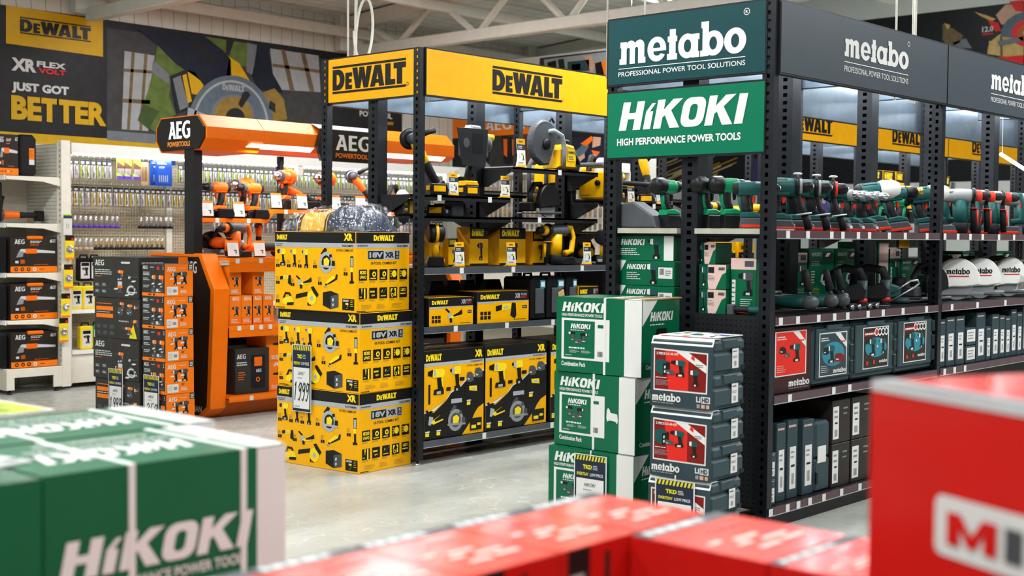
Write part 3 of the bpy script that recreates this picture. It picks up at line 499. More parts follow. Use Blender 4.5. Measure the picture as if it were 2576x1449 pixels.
for k in range(5):
    for z in (1.136, .795, .135):
        s = full_shelf(rk, JO[k] + .022, JO[k + 1] - .022, YD + .004, YC - .05, z, 'rail_grey')
        if k == 0: tickets(s, [ony(px, 680, YD).x for px in {1.136: (1160, 1290, 1463), .795: (1146, 1275, 1391), .135: (1220, 1391)}[z]], YD - .004, z - .017)
        full_shelf(rk, JO[k] + .022, JO[k + 1] - .022, YC + .05, YB - .004, z, 'rail_grey', side=1)
    part('base_rail', MB().box(JO[k] + .02, JO[k + 1] - .02, YC - .03, YC + .03, .02, .1, 'black_metal'), rk)
def arm_shelf(parent, x0, x1, yf, yc, z, tick=(), drop=.12):
    o = part('cantilever_shelf', MB().box(x0 + .01, x1 - .01, yf, yc - .04, z - .012, z, 'black_metal').box(x0 + .01, x1 - .01, yf, yf + .004, z - .03, z, 'black_metal'), parent)
    for x in (x0 + .012, x1 - .016): part('bracket', MB().prism([(yf + .02, z - .013), (yc - .04, z - .013), (yc - .04, z - drop), (yc - .1, z - drop), (yf + .02, z - .032)], 'x', x, x + .004, 'black_metal'), o)
    tickets(o, tick, yf - .001, z - .016); return o
YA = 5.45
T = lambda px, py: ony(px, py, YA).x
arm_shelf(rk, CX[1], CX[2], YA, YC, 1.757, [T(1408, 433)]); arm_shelf(rk, CX[0], CX[1], YA, YC, 1.562, [T(1105, 494), T(1232, 500)])
arm_shelf(rk, CX[0], CX[1], YA, YC, 1.437); arm_shelf(rk, CX[1], CX[2], YA, YC, 1.444, [T(1357, 552)]); arm_shelf(rk, CX[2], CX[3], YA, YC, 1.36); arm_shelf(rk, CX[2], CX[3], YA, YC, 1.56, [ony(1565, 513, YA).x, ony(1645, 515, YA).x])
arm_shelf(rk, CX[4], CX[5], YA, YC, 1.5)
for k, z in ((0, 1.5), (1, 1.62), (2, 1.7), (3, 1.62)):
    x0, x1 = CX[k], CX[k + 1]; o = part('cantilever_shelf', MB().box(x0 + .01, x1 - .01, YC + .04, 6.09, z - .012, z, 'black_metal').box(x0 + .01, x1 - .01, 6.086, 6.09, z - .03, z, 'black_metal'), rk)
    for x in (x0 + .012, x1 - .016): part('bracket', MB().prism([(6.07, z - .013), (YC + .04, z - .013), (YC + .04, z - .12), (YC + .1, z - .12), (6.07, z - .032)], 'x', x, x + .004, 'black_metal'), o)
# ---------------------------------------------------------------- slate-fascia rack
XM, YM, YMC, YMB = 5.015, 3.022, 3.49, 3.955
JM = [XM + 1.745 * k for k in range(4)]
rm = thing('display_rack', 'long dark rack under slate and green sign boards, near the stacked green boxes', 'rack', (0, 0, 0))
for k, x in enumerate(JM):
    for y in (YM, YMB - .055): part('post', slot_post(.042, .06, .02, 2.39), rm, (x - .01, y, 0))
MXC = [XM + .02 + .872 * k for k in range(7)]
for k, x in enumerate(MXC): part('centre_post', slot_post(.085, .09, 0, 2.3), rm, (x - .015 + (.02 if k == 0 else 0), YMC - .045, 0))
def art_m(F):
    F.logo('metabo', .335, .43, .725, .80, 'white_card', 1); F.rect(.335, .345, .725, .357, 'white_card', 1); F.text('PROFESSIONAL POWER TOOL SOLUTIONS', .335, .21, .725, .295, 'white_card', 1, .0); F.ring(.724, .83, .008, .006, 'white_card', 1)
for k in range(3):
    sign(rm, 1.741, .332, 'slate_sign', art_m, (JM[k] + .017, YM - .012, 2.058), label='slate grey sign board with white lettering'); sign(rm, 1.741, .332, 'slate_sign', art_m, (JM[k + 1] + .01, YMB + .032, 2.058), 180, 'slate grey sign board on the far side')
    canopy_light(rm, JM[k] + .1, JM[k + 1] - .1, 3.17, 2.33, 14); canopy_light(rm, JM[k] + .1, JM[k + 1] - .1, 3.86, 2.33, 18)
def art(F):
    F.logo('metabo', .085, .31, .885, .79, 'white_card', 1); F.rect(.08, .245, .88, .255, 'white_card', 1); F.text('PROFESSIONAL POWER TOOL SOLUTIONS', .078, .135, .88, .205, 'white_card', 1, .008); F.ring(.885, .855, .018, .0145, 'white_card', 1); F.text('R', .878, .835, .892, .875, 'white_card', 1, .03)
sign(rm, .9, .332, 'teal_sign', art, (XM - .014, 3.96, 2.062), -90, 'dark teal end board with white lettering')
def art(F): F.logo('hikoki', .085, .42, .905, .83, 'white_card', 1, .22); F.text('HIGH PERFORMANCE POWER TOOLS', .075, .20, .86, .305, 'white_card', 1, .03)
sign(rm, .9, .332, 'green_sign', art, (XM - .014, 3.96, 1.705), -90, 'bright green end board with white lettering')
for x in MXC: part('canopy_arm', MB().box(x, x + .04, YM + .03, YMB - .02, 2.21, 2.27, 'dark_metal', .004), rm)
ST = {1.361: (1980, 2030, 2090, 2118, 2157, 2185, 2235, 2275, 2330), .968: (1962, 2005, 2057, 2097, 2130, 2181, 2219, 2269, 2328), .612: (1985, 2095, 2135), .104: (1937, 1979, 2006, 2035, 2070, 2114, 2160)}
ST2 = {1.361: (2375, 2408, 2439, 2470, 2511, 2549), .968: (2392, 2456, 2526), .612: (2373, 2398, 2424), .104: ()}
for k in range(3):
    for z in (1.361, .968, .612, .104):
        s = full_shelf(rm, JM[k] + .034, JM[k + 1] - .012, YM + .003, YMC - .05, z, 'rail_wine', th=.034); full_shelf(rm, JM[k] + .034, JM[k + 1] - .012, YMC + .05, YMB - .003, z, 'rail_grey', side=1)
        if k < 2: tickets(s, [ony(px, {1.361: 590, .968: 800, .612: 985, .104: 1270}[z], YM).x for px in (ST, ST2)[k][z]], YM - .004, z - .017)
    part('base_panel', MB().box(JM[k] + .03, JM[k + 1] - .01, YM + .03, YM + .04, 0, .07, 'black_metal'), rm)
part('end_shelf', MB().box(XM - .002, XM + .3, YM + .065, YMC - .05, 1.345, 1.37, 'wood_shelf').box(XM - .002, XM + .3, YMC + .05, YMB - .06, 1.345, 1.37, 'wood_shelf'), rm, label='pale grey shelf edge')
for ya, yb in ((YM + .06, YMC - .05), (YMC + .05, YMB - .06)): part('end_panel', MB().box(XM + .01, XM + .013, ya, yb, .1, .975, 'perforated_black'), rm, label='black perforated steel sheet')
part('back_panel', MB().box(XM + .05, JM[3], YMC - .05, YMC - .046, .1, .93, 'black'), rm); part('back_panel', MB().box(JO[1] + .02, JO[5], YC - .048, YC - .044, .1, 1.12, 'black'), rk)
p = ony(2518, 388, 3.12); q_ = ony(2600, 440, 3.12); part('light_tube', MB().tube([p, q_], .011, 'tube', 8), rm, label='white tube light hanging askew'); part('tube_wire', MB().tube([p + Vector((.02, 0, 0)), (p.x + .02, 3.12, 2.3)], .002, 'white', 5), rm)
# ================================================================ CARTONS AND CASES
YP = ('yellow_ink', 'black_card', 'silver_ink'); OP = ('orange_card', 'grey_dk', 'grey_lt'); GP = ('green_pl', 'black_card', 'white_card'); PP = ('tool_green', 'black_card', 'white_card'); KP = ('black_card', 'grey_dk', 'grey_lt')
def carton(W, D, H, base, left=None, front=None, top=None, ch=.003, faces={}):
    "x 0..W, y 0..D, z 0..H; left face looks to -X, front face to -Y"
    b = MB().box(0, W, 0, D, 0, H, base, ch)
    LF = Face(b, (0, D, 0), (0, -1, 0), (0, 0, 1), D, H); FF = Face(b, (0, 0, 0), (1, 0, 0), (0, 0, 1), W, H); TF = Face(b, (0, 0, H), (1, 0, 0), (0, 1, 0), W, D)
    i = .0035
    for F, fn in ((LF, left), (FF, front), (TF, top)):
        if fn:
            F.rim = (i / F.w, i / F.h); fn(F)
    return b
def bg(F, m, l=.5): a, c = F.rim; F.rect(a, c, 1 - a, 1 - c, m, l)
# ---- yellow ten-tool carton
def y_left(F):
    F.rect(.004, .86, .996, .996, 'black_card', 1); F.rect(.004, .80, .996, .86, 'silver_ink', 1); F.rect(.004, .80, .16, .865, 'silver_ink', 1.2)
    F.logo('dewalt', .03, .885, .165, .97, 'yellow_ink', 2, skip=(6, 7)); F.text('XR', .86, .89, .965, .98, 'yellow_ink', 2, .06); F.text('DCZ1080P3', .84, .815, .97, .84, 'black_card', 2, .03); F.lines(.02, .81, .13, .85, 2, 'grey_dk'); F.text('10-TOOL COMBO KIT', .77, .755, .97, .785, 'black_card', 2, .02)
    for k, a in ((('drill'), (.035, .56, .15, .78)), ('impact', (.205, .55, .285, .78)), ('impact', (.35, .54, .435, .78)), ('saw', (.56, .48, .76, .80)), ('light', (.925, .36, .985, .70)), ('recip', (.07, .31, .215, .44)), ('grind', (.27, .27, .475, .44)), ('multi', (.63, .3, .79, .47)), ('vac', (.10, .05, .25, .22)), ('blow', (.27, .05, .56, .31)), ('case', (.61, .03, .80, .26))): F.sil(k, *a, YP if k != 'case' else KP, 2)
    for u, v in ((.02, .54), (.16, .54), (.3, .54), (.49, .54), (.02, .32), (.21, .3), (.55, .33), (.86, .46), (.02, .08), (.42, .06)): F.rect(u, v, u + .02, v + .04, 'black_card', 2); F.rect(u + .025, v, u + .045, v + .04, 'black_card', 2); F.lines(u, v + .05, u + .04, v + .1, 3, 'grey_dk', 2, .3)
    F.rect(.845, .03, .985, .17, 'black_card', 2); F.rect(.855, .135, .92, .16, 'silver_ink', 3); F.lines(.94, .07, .98, .16, 4, 'yellow_ink', 3, .3); F.sil('drill', .87, .05, .92, .12, YP, 3); F.lines(.02, .012, .14, .03, 1, 'black_card')
def y_front(F):
    F.rect(.004, .86, .996, .996, 'black_card', 1); F.rect(.004, .80, .996, .86, 'silver_ink', 1); F.logo('dewalt', .32, .88, .70, .975, 'yellow_ink', 2, skip=(6, 7)); F.text('DCZ1080P3', .76, .815, .97, .84, 'black_card', 2, .03); F.lines(.03, .815, .25, .845, 1, 'grey_dk')
    F.rect(.21, .655, .81, .775, 'silver_ink', 1.5); F.rect(.22, .665, .505, .765, 'black_card', 2); F.text('18V', .24, .68, .49, .75, 'silver_ink', 3, .05); F.text('XR', .53, .68, .70, .75, 'black_card', 3, .05); F.rect(.72, .665, .80, .765, 'black_card', 2); F.text('5', .74, .71, .785, .755, 'silver_ink', 3, .05); F.text('AH', .735, .675, .79, .7, 'silver_ink', 3, .03); F.text('10-TOOL COMBO KIT', .27, .595, .75, .63, 'black_card', 2, .02)
    for r, v in ((0, .40), (1, .17)):
        for k in range(5):
            u = .055 + k * .188; F.rect(u, v, u + .145, v + .135, 'black_card', 2); F.lines(u, v - .03, u + .12, v - .01, 2, 'grey_dk', 2, .35)
            if r == 0 and k == 0: F.text('820', u + .015, v + .075, u + .13, v + .12, 'yellow_ink', 3, .04); F.text('UWO', u + .015, v + .02, u + .13, v + .06, 'yellow_ink', 3, .04)
            elif r == 0: F.circ(u + .085, v + .075, .035 if k < 3 else .045, 'yellow_ink', 3); (F.circ(u + .085, v + .075, .016, 'black_card', 4), F.lines(u + .02, v + .01, u + .12, v + .035, 1, 'yellow_ink', 3)) if k < 3 else F.lines(u + .015, v + .03, u + .04, v + .12, 3, 'yellow_ink', 3)
            elif k == 0: F.poly([(u + .04, v + .13), (u + .065, v + .13), (u + .05, v + .05)], 'yellow_ink', 3); F.rect(u + .09, v, u + .115, v + .13, 'yellow_ink', 3); F.lines(u + .01, v + .015, u + .07, v + .035, 1, 'yellow_ink', 3)
            elif k == 1: F.lines(u + .015, v + .075, u + .135, v + .1, 1, 'yellow_ink', 3, .9); F.text('opm', u + .04, v + .025, u + .1, v + .05, 'yellow_ink', 3, .02)
            elif k == 2: F.poly([(u + .03, v + .07), (u + .06, v + .09), (u + .05, v + .11)], 'yellow_ink', 3); F.lines(u + .02, v + .02, u + .13, v + .04, 1, 'yellow_ink', 3); F.stroke([(u + .06, v + .06), (u + .13, v + .12)], .006, 'green_pl', 3)
            elif k == 3: F.poly([(u + .02, v + .12), (u + .06, v + .12), (u + .02, v + .05)], 'yellow_ink', 3); F.poly([(u + .12, v + .12), (u + .08, v + .12), (u + .12, v + .05)], 'yellow_ink', 3); F.ring(u + .05, v + .035, .025, .015, 'yellow_ink', 3); F.rect(u + .09, v + .02, u + .12, v + .07, 'yellow_ink', 3)
            else: F.text('LED', u + .025, v + .08, u + .12, v + .115, 'yellow_ink', 3, .03); F.lines(u + .015, v + .04, u + .13, v + .06, 1, 'yellow_ink', 3, .8)
    for k in range(3): F.lines(.1 + .28 * k, .04, .3 + .28 * k, .1, 4, 'grey_dk', 2, .22)
    F.lines(.02, .01, .25, .028, 1, 'black_card', 2)
def y_top(F): F.rect(.01, .01, .99, .99, 'black_card', 1); F.logo('dewalt', .2, .3, .8, .6, 'yellow_ink', 2, skip=(6, 7))
YW_, YD_, YH_ = .433, .66, .446
yc = carton(YW_, YD_, YH_, 'yellow_card', y_left, y_front, y_top).mesh('combo_kit_carton')
LB = 'yellow carton with ten printed tools, '
for px, zz, ang, rt in ((904, 0, 5.5, 'bottom of the floor stack by the rack corner'), (905, .447, 5.0, 'middle of the floor stack by the rack corner'), (894, .894, 4.5, 'top of the floor stack, under the plastic bag')):
    c0 = onz(904, 1194); d = ray(px, 900); s_ = math.hypot(c0.x, c0.y) / math.hypot(d.x, d.y)
    single('combo_kit_carton', yc, LB + rt, 'carton', (d.x * s_, d.y * s_, zz), ang, 'yellow cartons stacked on the floor')
# top flaps standing slightly open on the upper carton
# ---- hazard-striped price cards hung on cartons
def stroke_digits(F, t, u0, v0, u1, v1, wd, m):
    D = {'1': [[(.35, 1), (.3, .5), (.2, 0)], [(.1, .8), (.35, 1)]], '9': [[(.85, .85), (.5, 1), (.15, .75), (.4, .5), (.8, .7), (.85, .95), (.75, .4), (.4, 0), (.1, .08)]], '3': [[(.1, .85), (.45, 1), (.8, .82), (.4, .55), (.8, .35), (.5, 0), (.05, .12)]], '5': [[(.9, 1), (.35, 1), (.2, .55), (.65, .58), (.8, .3), (.5, 0), (.05, .1)]]}
    n = len(t); w = (u1 - u0) / n
    for i, ch in enumerate(t):
        for st in D[ch]: F.stroke([(u0 + (i + a * .95) * w + b * w * .22, v0 + b * (v1 - v0)) for a, b in st], wd, m, 4)
def price_card(w, h, name, val, big=True):
    b = MB().box(0, w, -.002, 0, 0, h, 'white_card'); F = Face(b, (0, -.002, 0), (1, 0, 0), (0, 0, 1), w, h)
    F.rect(.03, .01, .97, .99, 'navy_card', 1); F.rect(.08, .05, .92, .66, 'white_card', 2); F.rect(.03, .915, .97, .985, 'hazard', 2)
    for k in range(10): F.poly([(.04 + k * .093, .915), (.08 + k * .093, .915), (.115 + k * .093, .985), (.075 + k * .093, .985)], 'navy_card', 3)
    F.text('TKD', .28, .795, .56, .855, 'hazard', 3, .05); F.lines(.59, .79, .74, .86, 3, 'grey_lt', 3, .5); F.text('EVERYDAY', .1, .70, .46, .745, 'hazard', 3, .03); F.text('LOW PRICE', .5, .70, .9, .745, 'grey_lt', 3, .03)
    F.text(name, .32, .55, .68, .60, 'black_card', 4, 0, .3); F.lines(.3, .49, .68, .52, 1, 'grey', 4, .4)
    if val: stroke_digits(F, val, .12 if len(val) > 3 else .2, .17, .90, .44, .035, 'black_card')
    F.lines(.12, .07, .5, .09, 1, 'grey', 4, .6); b.tube([(w * .5, .001, h - .01), (w * .5, .003, h + .02)], .003, 'white_card', 5)
    return b
def put_card(w, h, name, val, xyz, rz, label, tilt=0):
    o = single('price_card', price_card(w, h, name, val), label, 'price card', xyz, rz, 'hazard striped price cards'); o.rotation_euler = (math.radians(tilt), 0, math.radians(rz))
c0 = onz(904, 1194); a5 = math.radians(5.4); dirl = Vector((-math.sin(a5), math.cos(a5), 0))
put_card(.155, .385, 'DeWALT', '1999', tuple(c0 + dirl * .52 - Vector((math.cos(a5), math.sin(a5), 0)) * .014 + Vector((0, 0, .31))), -84.6, 'striped price card reading 1999 on the yellow carton stack')
# ---- green combination cartons
def h_left(F, hole=False):
    F.rect(.004, .004, .996, .996, 'green_card', .5); F.rect(.805, .004, .996, .996, 'white_card', 1); F.logo('hikoki', .075, .81, .58, .935, 'white_card', 2, .22); F.text('HIGH PERFORMANCE POWER TOOLS', .07, .745, .55, .785, 'white_card', 2, .02)
    F.rect(.07, .17, .635, .72, 'white_card', 2); F.rect(.10, .2, .465, .69, 'green_card', 3); F.logo('hikoki', .18, .585, .42, .65, 'white_card', 4, .22); F.lines(.18, .555, .41, .575, 1, 'white_card', 4, .5)
    F.sil('impact', .14, .43, .24, .54, KP, 4); F.sil('drill', .29, .41, .42, .53, KP, 4, True); F.sil('bat', .23, .38, .32, .45, KP, 4); F.lines(.16, .31, .43, .345, 1, 'white_card', 4, .6); F.lines(.17, .26, .29, .3, 3, 'white_card', 4, .3); F.lines(.31, .26, .43, .3, 3, 'white_card', 4, .3); F.lines(.12, .22, .2, .235, 1, 'white_card', 4)
    F.rect(.5, .61, .565, .65, 'green_card', 4); F.barcode(.5, .23, .56, .3, 'grey_dk', 4); F.text('Combination Pack', .07, .08, .36, .14, 'white_card', 2, .03)
def h_front(F):
    F.rect(.004, .004, .996, .996, 'green_card', .5); F.poly([(.004, .996), (.40, .996), (.004, .66)], 'white_card', 1); F.logo('hikoki', .2, .72, .82, .84, 'white_card', 2, .22); F.lines(.2, .66, .78, .69, 1, 'white_card', 2, .5); F.text('Combination Pack', .1, .1, .7, .16, 'white_card', 2, .02); F.poly(rnd(.36, .5, .66, .62, .05), 'black', 2)
def h_top(F): F.rect(.004, .004, .996, .996, 'green_card', .5); F.rect(.004, .004, .996, .19, 'white_card', 1); F.logo('hikoki', .1, .35, .9, .5, 'white_card', 2, .22)
HW, HD, HH = .31, .48, .347
hb = carton(HW, HD, HH, 'green_card', h_left, h_front, h_top)
hm = hb.mesh('combination_carton')
def strap(parent, y, W=HW, H=HH, D=None): part('packing_strap', MB().box(-.0025, W + .0025, y - .006, y + .006, -.0, H + .0025, 'white_card') if D is None else MB().box(y - .006, y + .006, -.0025, D + .0025, 0, H + .0025, 'white_card'), parent, label='thin white packing strap')
c0 = onz(1597, 1343); dd = math.hypot(c0.x, c0.y)
for px, zz, ang, st, lab in ((1597, 0, 3.5, None, 'green and white carton at the bottom of the floor stack, price card on it'), (1599, .3495, -.5, .285, 'green and white carton in the middle of the floor stack, torn patch'), (1613, .699, 3.2, .245, 'green and white carton on top of the floor stack, open slot handle')):
    d = ray(px, 1000); s_ = dd / math.hypot(d.x, d.y); o = single('combination_carton', hm, lab, 'carton', (d.x * s_, d.y * s_, zz), ang, 'green combination cartons in the floor stack')
    if st: strap(o, HD * (1 - (.5 if zz > .5 else .58)) if 0 else (HD * .42 if zz > .5 else HD * .50))
    if .3 < zz < .4:
        tb = MB(); F = Face(tb, (-.001, HD, 0), (0, -1, 0), (0, 0, 1), HD, HH); F.poly([(.66, .45), (.665, .55), (.68, .58), (.7, .56), (.71, .52), (.79, .51), (.8, .42), (.79, .38), (.77, .41), (.7, .42), (.67, .40)], 'white_card', 3); part('torn_patch', tb, o)
    if zz > .5: part('carton_flap', MB().box(.0, HW, .1, .14, HH, HH + .003, 'kraft').box(.02, HW + .01, -.006, .02, HH - .001, HH + .005, 'kraft'), o, label='bare brown board edge of the lid')
def card_on(o, t, z, off, *a):   # card hung on the left face of a carton, t along the face from the front corner
    r = o.rotation_euler.z; p = Vector(o.location) + Vector((-math.cos(r) * off - math.sin(r) * t, -math.sin(r) * off + math.cos(r) * t, 0)); put_card(a[0], a[1], a[2], a[3], (p.x, p.y, z), math.degrees(r) - 90, a[4])
OB = bpy.data.objects
card_on(OB['combination_carton'], .321, -.0 + .005, .011, .182, .325, 'HIKOKI', None, 'striped price card on the lowest green carton of the floor stack')
# ---- dark teal tool cases in pairs under a printed sleeve
def tool_case(W, D, H, m='petrol'):
    b = MB().box(0, W, 0, D, .008, H * .62, m, .012).box(0, W, 0, D, H * .63, H - .004, m, .012).box(.01, W - .01, .01, D - .01, 0, H, m, .004)
    b.box(W * .28, W * .72, -.006, .01, H * .72, H * .98, m, .004); b.box(W * .56, W * .84, -.002, .0, H * .62, H * .76, 'petrol_dark')
    b.box(W * .87, W * .985, -.003, 0, .012, H * .2, 'black')
    F = Face(b, (0, 0, 0), (1, 0, 0), (0, 0, 1), W, H); F.rect(.56, .14, .77, .70, 'white_card', 4); F.lines(.58, .58, .75, .66, 1, 'grey_dk', 5, .4); F.lines(.58, .42, .75, .5, 2, 'grey_dk', 5, .4); F.barcode(.62, .2, .7, .34, 'grey', 5)
    return b
def sleeve_art(F):
    F.rect(0, 0, 1, 1, 'petrol_card', 1); F.poly([(.05, .255), (.92, .255), (.93, .9), (.05, .93)], 'white_card', 2); F.poly([(.07, .28), (.90, .28), (.91, .88), (.07, .905)], 'red_deep', 3); F.poly([(.36, .28), (.62, .28), (.62, .89), (.3, .895)], 'red_ink', 3.3); F.poly([(.30, .28), (.36, .28), (.30, .895), (.24, .9)], 'red_ink', 3.2)
    F.poly([(.42, .895), (.62, .89), (.91, .7), (.91, .58)], 'white_card', 4); F.poly([(.66, .80), (.72, .76), (.72, .82), (.68, .85)], 'red_ink', 5); F.lines(.74, .66, .88, .72, 2, 'grey_dk', 5, .4); F.text('2 PIECE 5.5 Ah KIT', .1, .83, .46, .87, 'white_card', 5, .03)
    F.sil('case', .09, .5, .32, .76, PP, 5); F.sil('drill', .34, .5, .58, .76, PP, 5); F.sil('impact', .63, .37, .79, .62, PP, 5); F.sil('bat', .26, .52, .40, .6, KP, 6); F.lines(.09, .45, .36, .48, 1, 'white_card', 5, .4); F.lines(.09, .34, .34, .43, 5, 'photo_pale', 5, .3)
    F.logo('metabo', .03, .09, .5, .22, 'white_card', 3); F.lines(.04, .05, .5, .075, 1, 'grey', 3, .6); F.text('Li', .75, .12, .82, .21, 'grey_lt', 3, .04); F.rect(.83, .11, .97, .215, 'grey_lt', 3); F.text('HD', .845, .125, .955, .2, 'petrol_card', 4, .05); F.rect(.76, .03, .81, .09, 'grey', 3); F.rect(.83, .03, .89, .09, 'skin', 3); F.rect(.91, .03, .96, .09, 'skin', 3)
CW, CD_, CH = .262, .312, .149
cs = tool_case(CW, CD_, CH).mesh('tool_case')
sl = MB(); sl.box(-.004, -.001, .004, CD_ - .004, 0, CH * 2 - .03, 'petrol_card'); sl.add([(-.004, .004, CH * 2 - .03), (-.004, CD_ - .004, CH * 2 - .03), (.012, CD_ - .004, CH * 2 + .002), (.012, .004, CH * 2 + .002)], [(0, 3, 2, 1)], 'white_card'); sl.box(.012, .06, .004, CD_ - .004, CH * 2, CH * 2 + .002, 'white_card')
sleeve_art(Face(sl, (-.004, CD_ - .004, 0), (0, -1, 0), (0, 0, 1), CD_ - .008, CH * 2 - .03))
for y in (.06, .15, .26): sl.box(.02, .045, y - .016, y + .016, CH * 2 + .002, CH * 2 + .003, 'red_ink'); sl.add([(-.001, y - .015, CH * 2 - .025), (-.001, y + .015, CH * 2 - .025), (.008, y + .015, CH * 2 - .006), (.008, y - .015, CH * 2 - .006)], [(0, 3, 2, 1)], 'red_ink')
slm = sl.mesh('card_sleeve')
c0 = onz(1795, 1396); dd = math.hypot(c0.x, c0.y); rows = ('bottom', 'middle', 'top')
for i in range(3):
    d = ray(1795 - (2 - i), 1000); s_ = dd / math.hypot(d.x, d.y)
    t = thing('twin_case_pack', 'pair of dark teal tool cases in a red printed sleeve, %s of the floor stack' % rows[i], 'tool case pack', (d.x * s_, d.y * s_, .001 + .301 * i), (4, 2.5, 3.5)[i], 'twin case packs in the floor stack')
    for k in (0, 1): part('tool_case', cs, t, (0, 0, CH * k))
    part('card_sleeve', slm, t, label='red and dark teal printed card sleeve')
b = MB(); b.box(0, .23, 0, .28, 0, .003, 'white_card'); F = Face(b, (0, 0, .003), (1, 0, 0), (0, 1, 0), .23, .28)
for k in range(26): u, v = random.random() * .8, random.random() * .85; F.rect(u, v, u + random.uniform(.06, .2), v + random.uniform(.04, .13), random.choice(('blue', 'red_ink', 'photo_pale', 'grey_dk', 'timber_lt', 'green_pl', 'white_card')), 1 + k * .05)
single('sales_leaflet', b, 'colourful printed leaflet lying on the top teal tool case', 'leaflet', (c0.x + .02, c0.y + .02, .906), 3)
card_on(OB['twin_case_pack'], .268, .005, .011, .196, .29, 'METABO', None, 'striped price card on the lowest teal case pack')
# ---- charcoal and orange cartons in front of the orange stand
def a_left_a(F):
    F.rect(.004, .004, .996, .996, 'grey_card', .5); F.logo('aeg', .05, .78, .25, .92, 'white_card', 2); F.poly(rnd(.62, .84, .82, .89, .025), 'grey_lt', 2); F.lines(.05, .55, .42, .70, 3, 'grey_lt', 2, .5); F.lines(.05, .5, .2, .53, 1, 'orange_card', 2)
    F.sil('drill', .52, .45, .68, .68, OP, 2); F.sil('grind', .74, .44, .98, .58, KP, 2); F.sil('light', .5, .12, .7, .42, OP, 2); F.sil('saw', .74, .08, .97, .36, KP, 2)
    for u, v in ((.54, .44), (.84, .4), (.46, .2), (.7, .06)): F.poly([(u, v), (u + .08, v), (u + .11, v + .04), (u + .03, v + .04)], 'white_card', 3)
    for u in (.05, .2):
        for v in (.1, .26): F.rect(u, v, u + .1, v + .1, 'grey_dk', 2); F.lines(u + .01, v + .02, u + .09, v + .08, 2, 'grey_lt', 3, .5)
def a_left_b(F):
    F.rect(.004, .004, .996, .996, 'grey_card', .5); F.lines(.05, .83, .4, .87, 1, 'orange_card', 2, .5)
    for v, m in ((.68, 'orange_card'), (.5, 'orange_card')): F.rect(.04, v, .42, v + .1, m, 2)
    F.lines(.05, .62, .4, .66, 1, 'grey_lt', 2, .5)
    for k, (u, v) in enumerate(((.54, .7), (.72, .66), (.86, .7), (.52, .58), (.72, .58))): F.sil(('drill', 'impact', 'grind', 'bat', 'bat')[k], u, v, u + .13, v + .2, OP, 2)
    F.sil('recip', .82, .3, .98, .5, OP, 2); F.text('FUSION', .55, .42, .76, .46, 'grey_lt', 2, .02); F.sil('drill', .62, .12, .86, .3, OP, 2)
    for u in (.05, .2, .35):
        for v in (.08, .24): F.rect(u, v, u + .09, v + .09, 'grey_dk', 2)
def a_orange(F):
    F.rect(.004, .004, .996, .996, 'orange_card', .5); F.logo('aeg', .08, .78, .37, .91, 'white_card', 2); F.lines(.48, .86, .72, .89, 1, 'grey_lt', 2); F.rect(.82, .8, .996, .99, 'grey_card', 2); F.lines(.85, .82, .98, .97, 3, 'white_card', 3, .6); F.sil('impact', .22, .36, .46, .74, ('grey_dk', 'photo_dark', 'grey_lt'), 2); F.sil('drill', .45, .38, .8, .76, ('grey_dk', 'photo_dark', 'grey_lt'), 2)
    F.poly([(.15, .52), (.3, .54), (.3, .57), (.22, .58)], 'white_card', 4); F.poly([(.5, .54), (.66, .55), (.66, .59), (.57, .6)], 'white_card', 4); F.rect(.42, .38, .58, .44, 'white_card', 3)
    F.rect(.08, .05, .46, .31, 'white_card', 2); F.lines(.1, .1, .26, .27, 4, 'grey', 3, .3); F.rect(.29, .13, .41, .22, 'grey', 3); F.lines(.56, .25, .7, .32, 2, 'black_card', 2); F.lines(.55, .09, .85, .2, 3, 'white_card', 2, .5)
def a_small_left(F):
    F.rect(.004, .004, .996, .996, 'grey_card', .5); F.rect(.004, .01, .996, .11, 'orange_card', 1); F.logo('aeg', .04, .84, .26, .94, 'white_card', 2); F.lines(.38, .88, .58, .92, 1, 'grey_lt', 2); F.rect(.67, .82, .78, .92, 'red_pl', 2); F.lines(.06, .64, .36, .76, 3, 'grey_lt', 2); F.sil('impact', .42, .28, .62, .66, OP, 2); F.sil('drill', .68, .28, .97, .66, OP, 2)
    for v in (.26, .48): F.lines(.06, v, .34, v + .1, 2, 'grey_lt', 2, .5)
    F.sil('bat', .42, .12, .64, .26, OP, 3); F.sil('bat', .74, .12, .96, .26, OP, 3); F.rect(.64, .14, .74, .24, 'grey_lt', 3); F.poly([(.43, .36), (.55, .38), (.58, .42), (.48, .42)], 'white_card', 5); F.poly([(.72, .36), (.86, .38), (.88, .42), (.78, .42)], 'white_card', 5); F.rect(.28, .04, .42, .08, 'grey_card', 2); F.rect(.5, .03, .58, .09, 'grey_card', 2); F.rect(.92, .8, .985, .98, 'photo_dark', 2); F.lines(.93, .82, .98, .97, 3, 'white_card', 3)
sm = carton(.2376, .25, .2222, 'grey_card', a_small_left, a_orange).mesh('twin_kit_carton'); c0 = onz(418, 1076)
for i in range(5): single('twin_kit_carton', sm, 'small charcoal and orange drill kit carton, ' + ('bottom of the five-high stack', 'second from bottom of the five-high stack', 'middle of the five-high stack', 'second from top of the five-high stack', 'top of the five-high stack')[i], 'carton', (c0.x - .006 * (i % 2), c0.y + .004 * i, .2224 * i), (4, 3, 5, 3.5, 4.5)[i], 'small charcoal and orange cartons')
card_on(OB['twin_kit_carton'], .225, -.0 + .004, .02, .175, .345, 'AEG', '359', 'striped price card reading 359 on the small orange cartons')
c0 = onz(352, 1070) * 1.008; c0.z = 0
def a_side2(F): F.rect(.004, .004, .996, .996, 'grey_card', .5); F.rect(.8, .004, .996, .996, 'orange_card', 1); F.lines(.06, .8, .5, .9, 1, 'grey_lt', 2)
